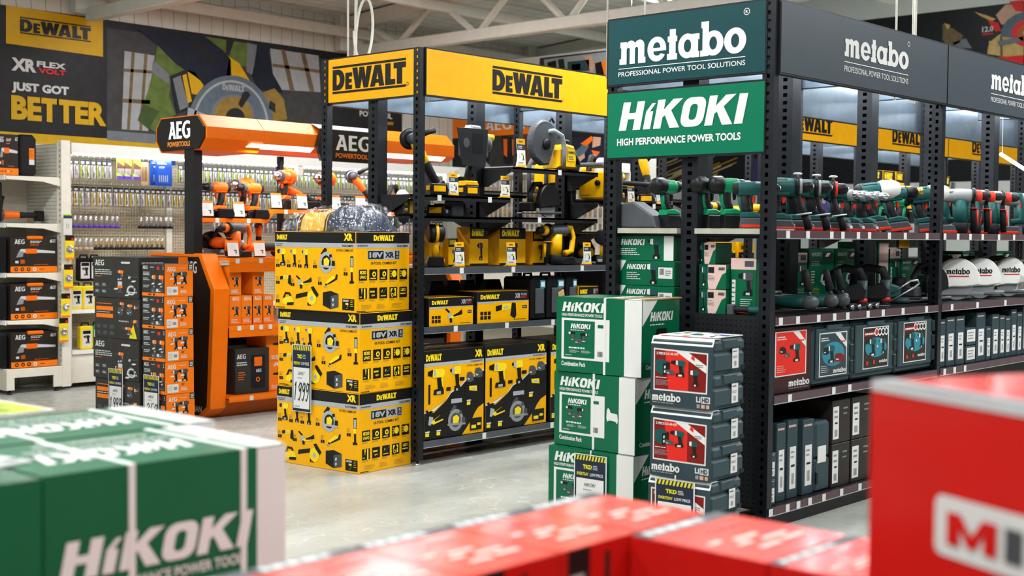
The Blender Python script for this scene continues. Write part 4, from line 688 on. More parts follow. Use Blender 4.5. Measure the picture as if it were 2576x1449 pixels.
big = [carton(.42, .53, .287, 'grey_card', fn, a_side2).mesh('mega_kit_carton') for fn in (a_left_b, a_left_a)]
for i in range(4): single('mega_kit_carton', big[i % 2], 'large charcoal kit carton, ' + ('bottom of the four-high stack, orange bars', 'second up in the four-high stack, lettered', 'third up in the four-high stack, yellow triangle', 'top of the four-high stack, white lettering')[i], 'carton', (c0.x, c0.y + .01 * (i % 2), .2885 * i), (4, 5, 4.4, 5)[i], 'large charcoal cartons')
tb = MB(); F = Face(tb, (0, 0, 0), (1, 0, 0), (0, 0, 1), .09, .1); F.poly([(0, 0), (1, 0), (.55, 1)], 'yellow_ink', 1); F.poly([(.3, .12), (.72, .12), (.52, .6)], 'lime', 2)
part('warning_sticker', tb, bpy.data.objects['mega_kit_carton.002'], (-.001, .12, .01), -90, 'yellow triangular sticker')
card_on(OB['mega_kit_carton'], .352, .004, .012, .172, .36, 'AEG', '1999', 'striped price card reading 1999 on the large charcoal cartons')

# ---- bagged tool bag resting on the yellow stack
tc = bpy.data.objects['combo_kit_carton.002']; bl = Vector(tc.location); br = tc.rotation_euler.z
t = thing('tool_bag', 'navy and yellow tool bag wrapped in clear plastic on the yellow stack', 'tool bag', (bl.x, bl.y, bl.z + YH_ + .004), math.degrees(br))
def hb_(u, v): e = max(0, 1 - (2 * u - 1) ** 4) ** .5 * max(0, 1 - (2 * v - 1) ** 4) ** .5; return e * (.105 + .05 * math.exp(-((v - .22) / .2) ** 2) + .012 * math.sin(9 * v + 4 * u) + .008 * math.sin(17 * u))
def dome(mb, m, x0, x1, y0, y1, k, off, nx, ny, cond=None, jit=0, closed=True):
    R = random.Random(11); P_ = {}; 
    for i in range(nx + 1):
        for j in range(ny + 1):
            u, v = i / nx, j / ny; x = x0 + u * (x1 - x0); y = y0 + v * (y1 - y0); hh = k * hb_(u, v) + off * (1 if 0 < i < nx and 0 < j < ny else 0)
            P_[i, j] = (x + jit * R.uniform(-1, 1), y + jit * R.uniform(-1, 1), max(.0, hh + jit * R.uniform(-1, 1) * (1 if 0 < i < nx and 0 < j < ny else 0)))
    vs = list(P_.values()); ix = {q: n for n, q in enumerate(P_)}
    fs = [(ix[i, j], ix[i + 1, j], ix[i + 1, j + 1], ix[i, j + 1]) for i in range(nx) for j in range(ny) if cond is None or cond((i + .5) / nx, (j + .5) / ny)]
    mb.add(vs, fs, m, jit == 0); return mb
part('bag_body', dome(MB(), 'navy', .03, .40, .05, .62, 1, 0, 30, 36), t); part('side_panel', dome(MB(), 'yellow_pl', .03, .40, .05, .62, 1, .003, 30, 36, lambda u, v: u < .52 and .42 < v < .74 and u < 1.3 * (.8 - v) + .12), t, label='yellow end panel'); part('piping', dome(MB(), 'yellow_card', .03, .40, .05, .62, 1, .004, 60, 72, lambda u, v: abs(v - .80 + .1 * u) < .008 or abs(v - .38 - .06 * u) < .006), t, label='yellow piping')
b = MB(); F = Face(b, (.12, .52, .118), (0, -1, 0), (1, 0, .18), .2, .05); F.text('DeWALT', 0, 0, 1, 1, 'yellow_card', 2, .03); part('bag_lettering', b, t, label='yellow lettering')
part('plastic_wrap', dome(MB(), 'clear_wrap', .005, .425, .015, .645, 1.08, .012, 24, 30, jit=.007), t, label='crinkled clear plastic')
# ================================================================ POWER TOOLS (front of the tool along +X, standing on z = 0)
TP = dict(
    y=dict(body='yellow_pl', grip='rubber', bat='black', chuck='black', trig='black', acc='yellow_pl', gear='grey_dk', lab='silver_ink'), o=dict(body='orange_pl', grip='rubber', bat='black', chuck='black', trig='orange_dim', acc='orange_pl', gear='grey_dk', lab='grey_lt'),
    m=dict(body='tool_green', grip='rubber', bat='grey_dk', chuck='black', trig='red_pl', acc='red_pl', gear='grey', lab='white_card'), h=dict(body='green_pl', grip='rubber', bat='black', chuck='black', trig='black', acc='green_pl', gear='black', lab='silver_ink'))
def battery(t, p, x0=-.055, x1=.062, big=False):
    h = .07 if big else .052; b = MB().prism([(x0, 0), (x1, 0), (x1 + .004, h * .5), (x1 - .01, h), (x0 + .006, h)], 'y', -.04, .04, p['bat'], .006)
    o = part('battery', b, t); b = MB().box(x1 - .0, x1 + .006, -.022, .022, h * .3, h * .62, p['lab'], .002); part('battery_label', b, o, label='pale sticker')
    if p['acc'] == 'red_pl': part('battery_latch', MB().box(x0 + .01, x1 + .008, -.043, -.036, .002, .018, 'red_pl', .002).box(x0 + .01, x1 + .008, .036, .043, .002, .018, 'red_pl', .002), o, label='orange-red release latch')
    elif p['acc'] == 'yellow_pl': part('battery_latch', MB().box(x0 - .005, x0 + .004, -.02, .02, h * .4, h * .8, 'yellow_pl', .002).box(x0 + .02, x1 - .02, -.042, -.039, h * .3, h * .8, 'yellow_pl', .001), o)
    return h
def grip_and_foot(t, p, h, zt, lean=.022):
    part('foot', MB().prism([(-.052, h), (.058, h), (.05, h + .02), (.012, h + .032), (-.05, h + .028)], 'y', -.034, .034, p['body'], .006), t)
    part('grip', MB().tube([(-.012, 0, h + .02), (-.016, 0, h + .045), (-.018 - lean * .4, 0, (h + zt) / 2), (-.012 - lean, 0, zt)], [.026, .022, .0235, .026], p['grip'], 12, flat=.82), t)
    part('handle_spine', MB().tube([(-.036, 0, h + .028), (-.042 - lean * .4, 0, (h + zt) / 2), (-.036 - lean, 0, zt)], [.012, .011, .014], p['body'], 10), t)
    part('trigger', MB().prism([(.008, zt - .05), (.02, zt - .046), (.024, zt - .015), (.004, zt - .012)], 'y', -.009, .009, p['trig'], .003), t)
def t_drill(p, label, L=1., collar=None, side=False, nose=None, group=None, big=False, R=.034, name='cordless_drill'):
    t = thing(name, label, 'power tool', group=group); p = TP[p]; h = battery(t, p, big=big); zt = h + .125; zc = zt + R * .8; grip_and_foot(t, p, h, zt)
    b = MB().lathe([(R * .55, -.085), (R * .9, -.078), (R, -.06), (R * 1.02, 0), (R * .95, .045 * L), (R * .8, .06 * L)], (0, 0, zc), (1, 0, 0), p['body'], 20); b.prism([(-.06, zc - R * 1.1), (.03 * L, zc - R * 1.1), (.045 * L, zc - R * .3), (.045 * L, zc + R * .55), (.02, zc + R * .98), (-.055, zc + R * .98), (-.075, zc + R * .4), (-.075, zc - R * .6)], 'y', -R * .72, R * .72, p['body'], .008); part('housing', b, t)
    part('rear_cap', MB().lathe([(R * .35, -.094), (R * .8, -.09), (R * .98, -.076), (R * 1.03, -.062), (R * .9, -.058)], (0, 0, zc), (1, 0, 0), p['grip'], 20), t)
    F = MB(); Face(F, (-.045, -R * .74, zc - R * .3), (1, 0, 0), (0, 0, 1), .06, R * .7).rect(0, 0, 1, 1, 'black_card', 1).lines(.1, .3, .9, .7, 1, p['lab'], 2, .7); part('side_label', F, t)
    x = .058 * L
    if nose == 'white': part('gear_case', MB().lathe([(R * 1.05, x - .02), (R * 1.15, x), (R * 1.08, x + .05), (R * .7, x + .085), (R * .45, x + .09)], (0, 0, zc), (1, 0, 0), 'white_card', 20), t, label='pale metal gear case'); part('anvil', MB().lathe([(.011, x + .088), (.011, x + .115), (.008, x + .117)], (0, 0, zc), (1, 0, 0), 'steel', 8), t)
    elif nose == 'heat': part('nozzle', MB().lathe([(R * .95, x), (R * 1.0, x + .05), (R * .8, x + .055)], (0, 0, zc), (1, 0, 0), 'black', 20).lathe([(R * .62, x + .05), (R * .62, x + .085), (R * .45, x + .085), (R * .4, x + .06)], (0, 0, zc), (1, 0, 0), 'brass', 18), t, label='black barrel with brass tip')
    else:
        part('clutch_ring', MB().lathe([(R * .85, x - .002), (R * .9, x), (R * .88, x + .024), (R * .8, x + .026)], (0, 0, zc), (1, 0, 0), collar or p['gear'], 20), t, label=('orange-red collar' if collar == 'red_pl' else None))
        x += .024; part('chuck', MB().lathe([(R * .66, x), (R * .7, x + .004), (R * .68, x + .032), (R * .5, x + .046), (R * .34, x + .052)], (0, 0, zc), (1, 0, 0), p['chuck'] if nose != 'steel' else 'steel', 18).lathe([(.0085, x + .05), (.0085, x + .056), (.004, x + .057)], (0, 0, zc), (1, 0, 0), 'steel', 10), t)
        if side:
            o = part('side_handle', MB().lathe([(R * 1.0, x - .03), (R * 1.06, x - .028), (R * 1.06, x - .012), (R * 1.0, x - .01)], (0, 0, zc), (1, 0, 0), 'black', 18).tube([(x - .02, 0, zc - R), (x + .0, 0, zc - R - .06), (x + .012, 0, zc - R - .085)], [.013, .014, .016], 'rubber', 12).tube([(x + .013, 0, zc - R - .092), (x + .026, 0, .05), (x + .034, 0, .005)], [.017, .019, .017], 'rubber', 12), t)
            part('guard_flange', MB().lathe([(.02, -.003), (.036, -.002), (.038, .003), (.02, .006)], (x + .0125, 0, zc - R - .088), (.15, 0, -1), 'grey_lt', 18), o, label='pale round flange'); part('handle_inlay', MB().tube([(x + .03, 0, zc - R - .115), (x + .04, 0, .05)], [.010, .011], 'red_deep' if p['acc'] == 'red_pl' else p['acc'], 8), o)
            part('knob', MB().lathe([(.006, 0), (.006, .012), (.02, .014), (.022, .02), (.012, .024)], (x - .02, 0, zc + R), (0, 0, 1), 'grey_lt', 14), t)
    return t
def t_impact(p, label, group=None, R=.037, name='impact_driver', face='black'):
    t = t_drill(p, label, .7, None, False, 'white' if p == 'm' else 'steel', group, True, R, name); P_ = TP[p]
    part('motor_cap', MB().lathe([(R * .5, -.125), (R * 1.1, -.118), (R * 1.3, -.1), (R * 1.34, -.06), (R * 1.2, -.05)], (0, 0, .07 + .125 + R * .8), (1, 0, 0), face, 20), t); return t
def tilt(t, rx=0, ry=0, rz=0): t.rotation_euler = (math.radians(rx), math.radians(ry), math.radians(rz)); return t
def t_grinder(p, label, group=None, wheel=True, name='angle_grinder', guard='steel_dark', slim=1.):
    "lying along X, head at +X, wheel facing -Y"
    t = thing(name, label, 'power tool', group=group); p = TP[p]; zc = .062
    part('housing', MB().lathe([(.02, -.01), (.026, 0), (.03 * slim, .05), (.034 * slim, .1), (.032, .135), (.026, .15)], (0, 0, zc), (1, 0, 0), p['body'], 18), t)
    part('grip', MB().lathe([(.024, -.14), (.027, -.13), (.024, -.06), (.027, 0), (.024, .01)], (0, 0, zc), (1, 0, 0), p['grip'], 18, sy=1.1), t)
    part('battery', MB().box(-.2, -.135, -.038, .038, zc - .05, zc + .04, p['bat'], .008), t); p = dict(p, gear='grey_dk'); part('gear_head', MB().lathe([(.03, .04), (.034, .02), (.034, -.02), (.026, -.035)], (.17, 0, zc), (0, 1, 0), p['gear'], 18).box(.13, .17, -.024, .024, zc - .024, zc + .024, p['gear'], .006), t)
    if wheel:
        part('guard', MB().lathe([(.058, -.05), (.064, -.05), (.064, -.03), (.02, -.028), (.02, -.032), (.058, -.034)], (.17, 0, zc), (0, 1, 0), guard, 24), t); part('grinding_wheel', MB().lathe([(.054, -.043), (.055, -.041), (.055, -.038), (.01, -.037)], (.17, 0, zc), (0, 1, 0), 'maroon', 24), t, label='brown grinding wheel'); part('wheel_nut', MB().lathe([(.014, -.05), (.016, -.048), (.016, -.043)], (.17, 0, zc), (0, 1, 0), 'steel', 6, False), t)
    part('side_handle', MB().tube([(.17, 0, zc + .03), (.165, 0, zc + .06)], .009, 'steel_dark', 8).tube([(.165, 0, zc + .055), (.15, 0, zc + .12), (.14, 0, zc + .155)], [.021, .016, .018], 'rubber', 12), t); part('paddle_switch', MB().prism([(-.12, zc - .026), (.0, zc - .03), (.0, zc - .022), (-.12, zc - .02)], 'y', -.012, .012, p['trig'], .002), t)
    return t
def t_saw(p, label, group=None, guard='black', R=.1, logo=None, name='circular_saw'):
    "shoe in XY plane, blade on the -Y side"
    t = thing(name, label, 'power tool', group=group); p = TP[p]; zc = .125
    part('shoe', MB().prism(rnd(-.15, -.08, .15, .08, .012), 'z', .05, .055, 'steel' if guard != 'black' else 'steel_dark', .001).box(-.15, .15, -.082, -.078, .055, .066, 'steel', .001), t)
    part('blade', MB().lathe([(R * .86, -.063), (R * .86, -.061)], (0, 0, zc), (0, 1, 0), 'steel', 36, False).lathe([(.018, -.068), (.018, -.06)], (0, 0, zc), (0, 1, 0), 'steel_dark', 12), t)
    up = [(R * 1.12 * math.cos(a), zc + R * 1.12 * math.sin(a)) for a in [math.radians(d) for d in range(-8, 200, 9)]]; b = MB().prism(up + [(-R * .3, zc - .03), (R * .3, zc - .03)], 'y', -.09, -.048, guard, .007)
    if logo: Face(b, (-R * .85, -.0905, zc + .015), (1, 0, 0), (0, 0, 1), R * 1.7, R * .7).logo('metabo', .12, .3, .82, .72, 'black_card', 1).rect(.2, .12, .8, .2, 'red_ink', 1)
    part('upper_guard', b, t, label='white blade guard' if guard == 'white' else None)
    lo = [(R * .9 * math.cos(a), zc + R * .9 * math.sin(a)) for a in [math.radians(d) for d in range(200, 345, 10)]]; part('lower_guard', MB().prism(lo + [(R * .4, zc - .01), (-R * .4, zc - .01)], 'y', -.07, -.056, 'grey', .002), t)
    part('motor', MB().lathe([(.03, .08), (.042, .07), (.045, 0), (.04, -.048)], (0, 0, zc + .02), (0, 1, 0), p['body'], 18), t)
    part('handle', MB().tube([(.02, -.02, zc + .05), (-.02, -.02, zc + .12), (-.09, -.02, zc + .115), (-.14, -.02, zc + .05), (-.13, -.02, zc - .02)], [.02, .019, .018, .02, .022], p['grip'], 12).tube([(.06, -.02, zc + .04), (.1, -.02, zc + .09)], [.014, .018], p['grip'], 10), t); part('battery', MB().box(-.17, -.1, -.05, .05, zc - .06, zc, p['bat'], .008), t)
    return t
def t_hammer(p, label, group=None, name='rotary_hammer', white=False):
    t = thing(name, label, 'power tool', group=group); p = TP[p]; h = .06; battery(t, p, -.12, -.0); zc = .225
    part('motor_housing', MB().tube([(.03, 0, .055), (.03, 0, .12), (.025, 0, .2)], [.036, .045, .042], p['body'], 16), t); part('motor_base', MB().lathe([(.03, 0), (.044, .006), (.046, .06), (.042, .065)], (.03, 0, 0), (0, 0, 1), p['grip'], 16), t)
    part('barrel', MB().lathe([(.03, -.1), (.04, -.085), (.042, 0), (.04, .05), (.03, .085), (.027, .1)], (.03, 0, zc), (1, 0, 0), 'white_card' if white else p['gear'], 18), t, label='pale barrel' if white else None); part('collar', MB().lathe([(.031, .085), (.034, .09), (.033, .115), (.026, .12)], (.03, 0, zc), (1, 0, 0), p['acc'] if p['acc'] != 'tool_green' else 'red_pl', 16), t)
    part('chuck', MB().lathe([(.024, .115), (.025, .15), (.018, .165), (.009, .17)], (.03, 0, zc), (1, 0, 0), 'rubber', 16), t)
    part('d_handle', MB().tube([(-.05, 0, zc + .02), (-.11, 0, zc + .02), (-.135, 0, zc - .04), (-.12, 0, .09), (-.06, 0, .075)], [.02, .019, .018, .02, .022], p['body'], 12), t); part('trigger', MB().box(-.118, -.106, -.008, .008, zc - .06, zc - .01, p['trig'], .003), t)
    o = part('side_handle', MB().lathe([(.043, .06), (.046, .062), (.046, .078), (.043, .08)], (.03, 0, zc), (1, 0, 0), 'black', 16).tube([(.1, 0, zc - .045), (.105, 0, .12), (.11, 0, .01)], [.014, .019, .018], 'rubber', 12), t); part('guard_flange', MB().lathe([(.02, -.003), (.034, 0), (.02, .004)], (.103, 0, zc - .075), (0, 0, 1), p['acc'], 16), o); part('handle_inlay', MB().tube([(.123, 0, .14), (.126, 0, .05)], .01, p['acc'], 8), o)
    return t
def t_multi(p, label, group=None, name='multi_tool'):
    t = thing(name, label, 'power tool', group=group); p = TP[p]; part('body', MB().lathe([(.022, -.14), (.028, -.13), (.027, 0), (.032, .06), (.03, .1), (.02, .115)], (0, 0, .034), (1, 0, 0), p['body'], 16), t); part('grip', MB().lathe([(.0275, -.12), (.0295, -.11), (.029, -.01), (.0285, 0)], (0, 0, .034), (1, 0, 0), p['grip'], 16), t); part('head', MB().lathe([(.018, -.045), (.024, -.03), (.024, .03), (.012, .035)], (.1, 0, .045), (0, 0, 1), p['gear'], 14), t); part('lens', MB().lathe([(.03, .0), (.031, .014), (.024, .018)], (.112, 0, .034), (1, 0, 0), 'black', 16), t); part('battery', MB().box(-.19, -.13, -.035, .035, .0, .06, p['bat'], .008), t); return t
def t_jigsaw(p, label, group=None):
    t = thing('jigsaw', label, 'power tool', group=group); p = TP[p]; part('shoe', MB().prism(rnd(-.09, -.035, .1, .035, .01), 'z', 0, .005, 'steel', .001), t); part('body', MB().prism([(-.06, .03), (.085, .03), (.095, .09), (.07, .13), (.0, .105), (-.07, .09)], 'y', -.03, .03, p['grip'], .01), t); part('barrel', MB().tube([(.075, 0, .005), (.075, 0, .14)], [.026, .028], 'petrol', 16), t); part('handle', MB().tube([(.08, 0, .135), (.06, 0, .19), (-.02, 0, .205), (-.085, 0, .17), (-.09, 0, .08)], [.026, .024, .022, .024, .026], p['grip'], 12), t); part('collar', MB().tube([(.075, 0, .025), (.075, 0, .045)], .0285, 'red_pl', 16), t, label='orange-red ring'); part('blade', MB().box(.07, .084, -.001, .001, -.0, .03, 'steel'), t); return t
def t_sander(p, label, group=None):
    t = thing('orbital_sander', label, 'power tool', group=group); p = TP[p]; part('pad', MB().lathe([(.05, 0), (.062, .004), (.06, .02), (.04, .034)], (0, 0, 0), (0, 0, 1), 'petrol', 20), t); part('body', MB().lathe([(.036, .03), (.034, .08), (.042, .11), (.034, .14), (.01, .15)], (0, 0, 0), (0, 0, 1), p['grip'], 18), t); part('dust_box', MB().box(-.13, -.03, -.028, .028, .05, .11, 'black', .01), t); part('switch', MB().box(.03, .045, -.018, .018, .1, .125, 'red_pl', .004), t, label='orange-red switch'); return t
def t_cutoff(label):
    "yellow cut-off saw: wheel guard at -X, rear D handle at +X"
    t = thing('cut_off_saw', label, 'power tool'); R = .15
    part('engine_body', MB().prism([(-.02, .01), (.19, .01), (.2, .09), (.17, .165), (.06, .175), (-.0, .13)], 'y', -.075, .065, 'yellow_pl', .014), t); part('top_cover', MB().prism([(.05, .17), (.17, .162), (.15, .205), (.075, .21)], 'y', -.05, .05, 'black', .012), t)
    part('wheel_guard', MB().prism([(-.12 + R * math.cos(math.radians(d)), .17 + R * math.sin(math.radians(d))) for d in range(20, 235, 12)] + [(-.14, .02), (-.07, .03)], 'y', -.05, .0, 'grey_dk', .012), t, label='grey wheel guard'); part('cutting_wheel', MB().lathe([(R * .86, -.028), (R * .86, -.022)], (-.12, 0, .17), (0, 1, 0), 'grey_lt', 32, False), t); part('hub', MB().lathe([(.02, -.075), (.034, -.07), (.036, -.05), (.03, -.045)], (-.12, 0, .16), (0, 1, 0), 'black', 18), t)
    part('front_handle', MB().tube([(.03, -.085, .02), (.03, -.09, .14), (.0, -.09, .22), (-.06, -.07, .25), (-.1, -.02, .24)], [.016, .017, .017, .017, .016], 'grey', 12), t); part('rear_handle', MB().tube([(.18, 0, .13), (.25, 0, .12), (.31, 0, .06), (.3, 0, .015), (.2, 0, .012)], [.024, .022, .02, .02, .018], 'black', 12), t)
    F = MB(); Face(F, (.09, -.077, .06), (1, 0, 0), (0, 0, 1), .08, .08).rect(0, 0, 1, 1, 'yellow_ink', 1).logo('dewalt', .05, .6, .95, .85, 'black_card', 2, skip=(6, 7)).lines(.1, .1, .8, .45, 2, 'grey_dk', 2); part('maker_label', F, t); part('carry_lug', MB().tube([(-.06, -.025, .3), (-.03, -.025, .34), (-.0, -.025, .31)], .008, 'black', 8), t); return t
def t_nailer(label):
    "tall head with a flat black steel base plate facing -Y, standing on its battery"
    t = thing('saw_with_plate', label, 'power tool'); p = TP['y']; h = battery(t, p, big=True); part('foot', MB().prism([(-.055, h), (.06, h), (.045, h + .03), (-.05, h + .03)], 'y', -.038, .038, 'yellow_pl', .006), t); part('grip', MB().tube([(-.01, 0, h + .02), (.0, 0, h + .08), (.02, 0, .22)], [.025, .022, .026], 'rubber', 12), t)
    part('base_plate', MB().prism([(-.1, .19), (.08, .185), (.1, .42), (-.14, .42)], 'y', -.07, -.064, 'black_metal', .001), t); part('plate_opening', MB().prism([(-.02, .27), (.06, .27), (.06, .39), (-.02, .39)], 'y', -.0715, -.0702, 'black', 0).prism(ell(-.07, .33, .024, .03, 14), 'y', -.0715, -.0702, 'grey_dk'), t); part('motor', MB().lathe([(.05, .06), (.06, .04), (.062, -.03), (.05, -.05)], (.09, 0, .33), (1, 0, 0), 'grey_dk', 18).box(-.06, .12, -.06, .04, .24, .40, 'grey_dk', .015), t); part('knob', MB().tube([(.12, 0, .38), (.19, 0, .375)], [.02, .022], 'yellow_pl', 12), t); part('top_cap', MB().prism([(-.03, .4), (.08, .4), (.06, .44), (-.01, .445)], 'y', -.05, .03, 'grey', .01), t); return t
def t_light(label, name='work_light'):
    t = thing(name, label, 'work light'); p = TP['y']; h = battery(t, p, big=True); part('neck', MB().tube([(0, 0, h), (.0, 0, h + .06), (-.01, 0, h + .12)], [.028, .022, .026], 'yellow_pl', 12), t); part('head', MB().lathe([(.04, -.06), (.06, -.045), (.066, .03), (.06, .05), (.05, .052)], (0, 0, h + .16), (1, 0, 0), 'black', 20), t); part('head_band', MB().lathe([(.067, -.01), (.069, -.008), (.069, .008), (.067, .01)], (0, 0, h + .16), (1, 0, 0), 'yellow_pl', 20), t); return t
def info_card(label, loc, rz, y=True, group=None, w=.075, h=.135):
    b = MB().box(-w / 2, w / 2, -.003, 0, .0, h, 'white_card'); F = Face(b, (-w / 2, -.003, 0), (1, 0, 0), (0, 0, 1), w, h)
    if y: F.rect(0, .8, 1, 1, 'yellow_card', 1); F.text('DeWALT', .25, .86, .75, .93, 'black_card', 2, .03); F.rect(0, .6, 1, .8, 'navy_card', 1); F.lines(.12, .64, .8, .76, 2, 'grey_lt', 2); F.rect(0, 0, 1, .09, 'yellow_card', 1); F.sil('drill', .5, .25, .85, .5, ('yellow_ink', 'black_card', 'grey'), 2); F.lines(.12, .3, .4, .5, 3, 'grey', 2, .3); F.lines(.1, .12, .9, .18, 1, 'grey_dk', 2)
    else: F.rect(0, .86, 1, 1, 'orange_card', 1); F.sil('drill', .55, .2, .82, .42, ('grey_dk', 'black_card', 'grey'), 2); F.lines(.1, .5, .8, .75, 4, 'grey_lt', 2, .3)
    o = single('info_card', b, label, 'info card', loc, rz, group); o.rotation_euler = (math.radians(-14 if not y else -4), 0, math.radians(rz))
    part('card_foot', MB().box(-w / 2, w / 2, -.006, .03, 0, .004, 'black' if not y else 'yellow_card').prism([(.0, .004), (.045, .004), (.0, h * .8)], 'x', -w * .1, w * .1, 'black' if not y else 'white_card'), o); return settle(o, loc[2])
def lowest(o, m):
    z = 1e9; m = m @ Matrix.LocRotScale(o.location, o.rotation_euler, o.scale)
    if o.type == 'MESH': z = min((m @ v.co).z for v in o.data.vertices)
    return min([z] + [lowest(c, m) for c in o.children])
def settle(t, z): t.location.z += z + .0012 - lowest(t, Matrix.Identity(4)); return t
def place(t, loc, rz=0, rx=0, ry=0, sc=1., z=None):   # pose a tool and let it rest on the surface at loc's height
    t.location = loc; t.rotation_euler = (math.radians(rx), math.radians(ry), math.radians(rz)); t.scale = (sc,) * 3; return settle(t, loc[2])
# ================================================================ ORANGE STAND
XA, YF = 5.232, 7.65
st = thing('display_stand', 'tall orange tool stand with black end panels and lit orange header', 'display stand')
side = [(7.80, 0), (7.69, .076), (7.64, .93), (7.80, 1.178), (8.47, 1.178), (8.47, 0)]
for X, nm in ((XA, 'side_wall'), (7.6, 'side_wall')):
    o = part('side_wall', MB().prism(side, 'x', X, X + .13, 'orange', .004), st)
    b = MB().prism([(7.84, .02), (7.735, .09), (7.685, .92), (7.83, 1.155), (8.45, 1.155), (8.45, .02)], 'x', X - .004, X - .0005, 'black_card')
    F = Face(b, (X - .0045, 8.45, .02), (0, -1, 0), (0, 0, 1), .75, 1.13)
    if X == XA: F.logo('aeg', .62, .90, .80, .975, 'grey_lt', 1); F.text('CRAFTSMAN', .46, .02, .88, .06, 'grey_lt', 1, .02)
    part('end_panel', b, o, label='black end panel with pale lettering')
part('column', MB().box(XA + .0, XA + .075, 7.895, 8.016, 1.17, 1.93, 'black_metal', .004), st, label='black square column'); part('column', MB().box(7.5, 7.58, 7.895, 8.016, 1.12, 1.98, 'black_metal', .004), st, label='black square column')
part('back_wall', MB().box(XA + .13, 7.6, 8.45, 8.465, .1, .62, 'black_metal'), st); part('plinth', MB().prism([(7.78, 0), (7.66, .135), (8.4, .135), (8.4, 0)], 'x', XA + .13, 7.6, 'orange_dim'), st)
def o_shelf(z, y0, y1, lip, x0=XA + .13, x1=7.6, tk=()):
    o = part('shelf', MB().box(x0, x1, y0, y1, z - .015, z, 'orange').box(x0, x1, y0 - .004, y0, z - lip, z + .004, 'orange').box(x0, x1, y0 - .006, y0 - .004, z - .03, z - .004, 'orange_card'), st); tickets(o, tk, y0 - .008, z - .02)
q = lambda px, py: ony(px, py, YF).x
o_shelf(.155, YF, 8.4, .04, tk=[q(631, 998), 6.9]); o_shelf(.665, YF, 8.4, .085, tk=[q(600, 824), q(632, 824), q(655, 822), q(678, 822), 6.4, 6.8]); o_shelf(1.147, YF, 8.45, .1, tk=[q(596, 655), q(655, 655), 6.6, 7.0])
lip = [(5.31, 1.437), (5.955, 1.437), (6.02, 1.512), (7.5, 1.512)]
b = MB(); YT = 8.0
for (xa, za), (xb, zb) in zip(lip[:-1], lip[1:]):
    b.add([(xa, YT, za), (xb, YT, zb), (xb, YT, zb - .03), (xa, YT, za - .03), (xa, YT + .3, za), (xb, YT + .3, zb), (xb, YT + .3, zb - .012), (xa, YT + .3, za - .012)], [(0, 3, 2, 1), (0, 1, 5, 4), (3, 7, 6, 2)], 'orange')
o = part('tiered_shelf', b, st); tickets(o, [ony(p_, 552, YT).x for p_ in (546, 625)], YT - .001, 1.42); tickets(o, [ony(p_, 530, YT).x for p_ in (719, 784, 856, 980)], YT - .001, 1.495)
for x in (5.6, 6.6, 7.4): part('bracket', MB().prism([(YT, 1.42), (8.45, 1.42), (8.45, 1.39)], 'x', x, x + .004, 'orange'), o)
part('back_post', MB().box(6.4, 6.44, 8.43, 8.47, 1.14, 1.95, 'black_metal'), st)
oct1 = [(8.327, 2.166), (7.83, 2.169), (7.737, 2.08), (7.737, 2.0), (7.816, 1.918), (8.327, 1.912), (8.39, 1.99), (8.39, 2.09)]
hd = part('header_beam', MB().prism(oct1, 'x', XA + .004, XA + .5, 'orange', .003).prism([(8.327, 2.166), (7.83, 2.169), (7.737, 2.08), (7.737, 1.985), (7.80, 1.945), (8.33, 1.945), (8.39, 1.99), (8.39, 2.09)], 'x', XA + .5, 7.7, 'orange', .003), st)
ins = [((y - 8.06) * .93 + 8.05, (z - 2.04) * .93 + 2.04) for y, z in oct1]
b = MB().prism(ins, 'x', XA - .012, XA + .003, 'black_card', .003); F = Face(b, (XA - .0125, 8.39, 1.912), (0, -1, 0), (0, 0, 1), .653, .257); F.logo('aeg', .3, .36, .72, .84, 'sign_lit', 1); F.text('POWERTOOLS', .28, .14, .72, .28, 'sign_orange_lit', 1, .02); part('end_sign', b, hd, label='black eight-sided sign with white lettering')
b = MB().prism([(6.2, 2.0), (6.24, 1.885), (6.84, 1.885), (6.9, 2.0), (6.84, 2.13), (6.24, 2.13)], 'y', 7.70, 7.736, 'black_card', .004); F = Face(b, (6.2, 7.699, 1.885), (1, 0, 0), (0, 0, 1), .7, .245); F.logo('aeg', .25, .36, .75, .84, 'white_card', 1); F.text('POWERTOOLS', .25, .12, .75, .27, 'orange_card', 1, .02); b.add([(6.24, 7.735, 2.131), (6.84, 7.735, 2.131), (6.84, 7.83, 2.172), (6.24, 7.83, 2.172)], [(0, 1, 2, 3)], 'grey'); part('front_sign', b, hd, label='black sign plate with white lettering')
for x0, x1 in ((5.62, 6.2), (6.92, 7.6)): part('light_strip', MB().add([(x0, 7.742, 1.98), (x1, 7.742, 1.98), (x1, 7.792, 1.947), (x0 - .03, 7.792, 1.947)], [(0, 3, 2, 1)], 'tube_soft'), hd); area('stand_light', ((x0 + x1) / 2, 7.76, 1.935), x1 - x0, .05, 8, col=(1, .97, .93))
area('stand_light', (6.4, 8.1, 1.93), 1.9, .06, 10)
def onst(px, py, Y, z): v = ony(px, py, Y); return (v.x, Y, z)
def T_(t, px, z, Y, rz, sc=1.12, **k): return place(t, onst(px, 560, Y, z), rz, sc=sc, **k)
T_(t_drill('o', 'orange drill at the left end of the orange tiered shelf, by the column', group=None), 548, 1.438, 8.13, 182); T_(t_impact('o', 'round-nosed orange impact wrench near the left of the tiered shelf', face='orange_pl', R=.042), 606, 1.438, 8.24, 200); T_(t_drill('o', 'orange drill left of the rising step of the tiered shelf'), 633, 1.438, 8.08, 185)
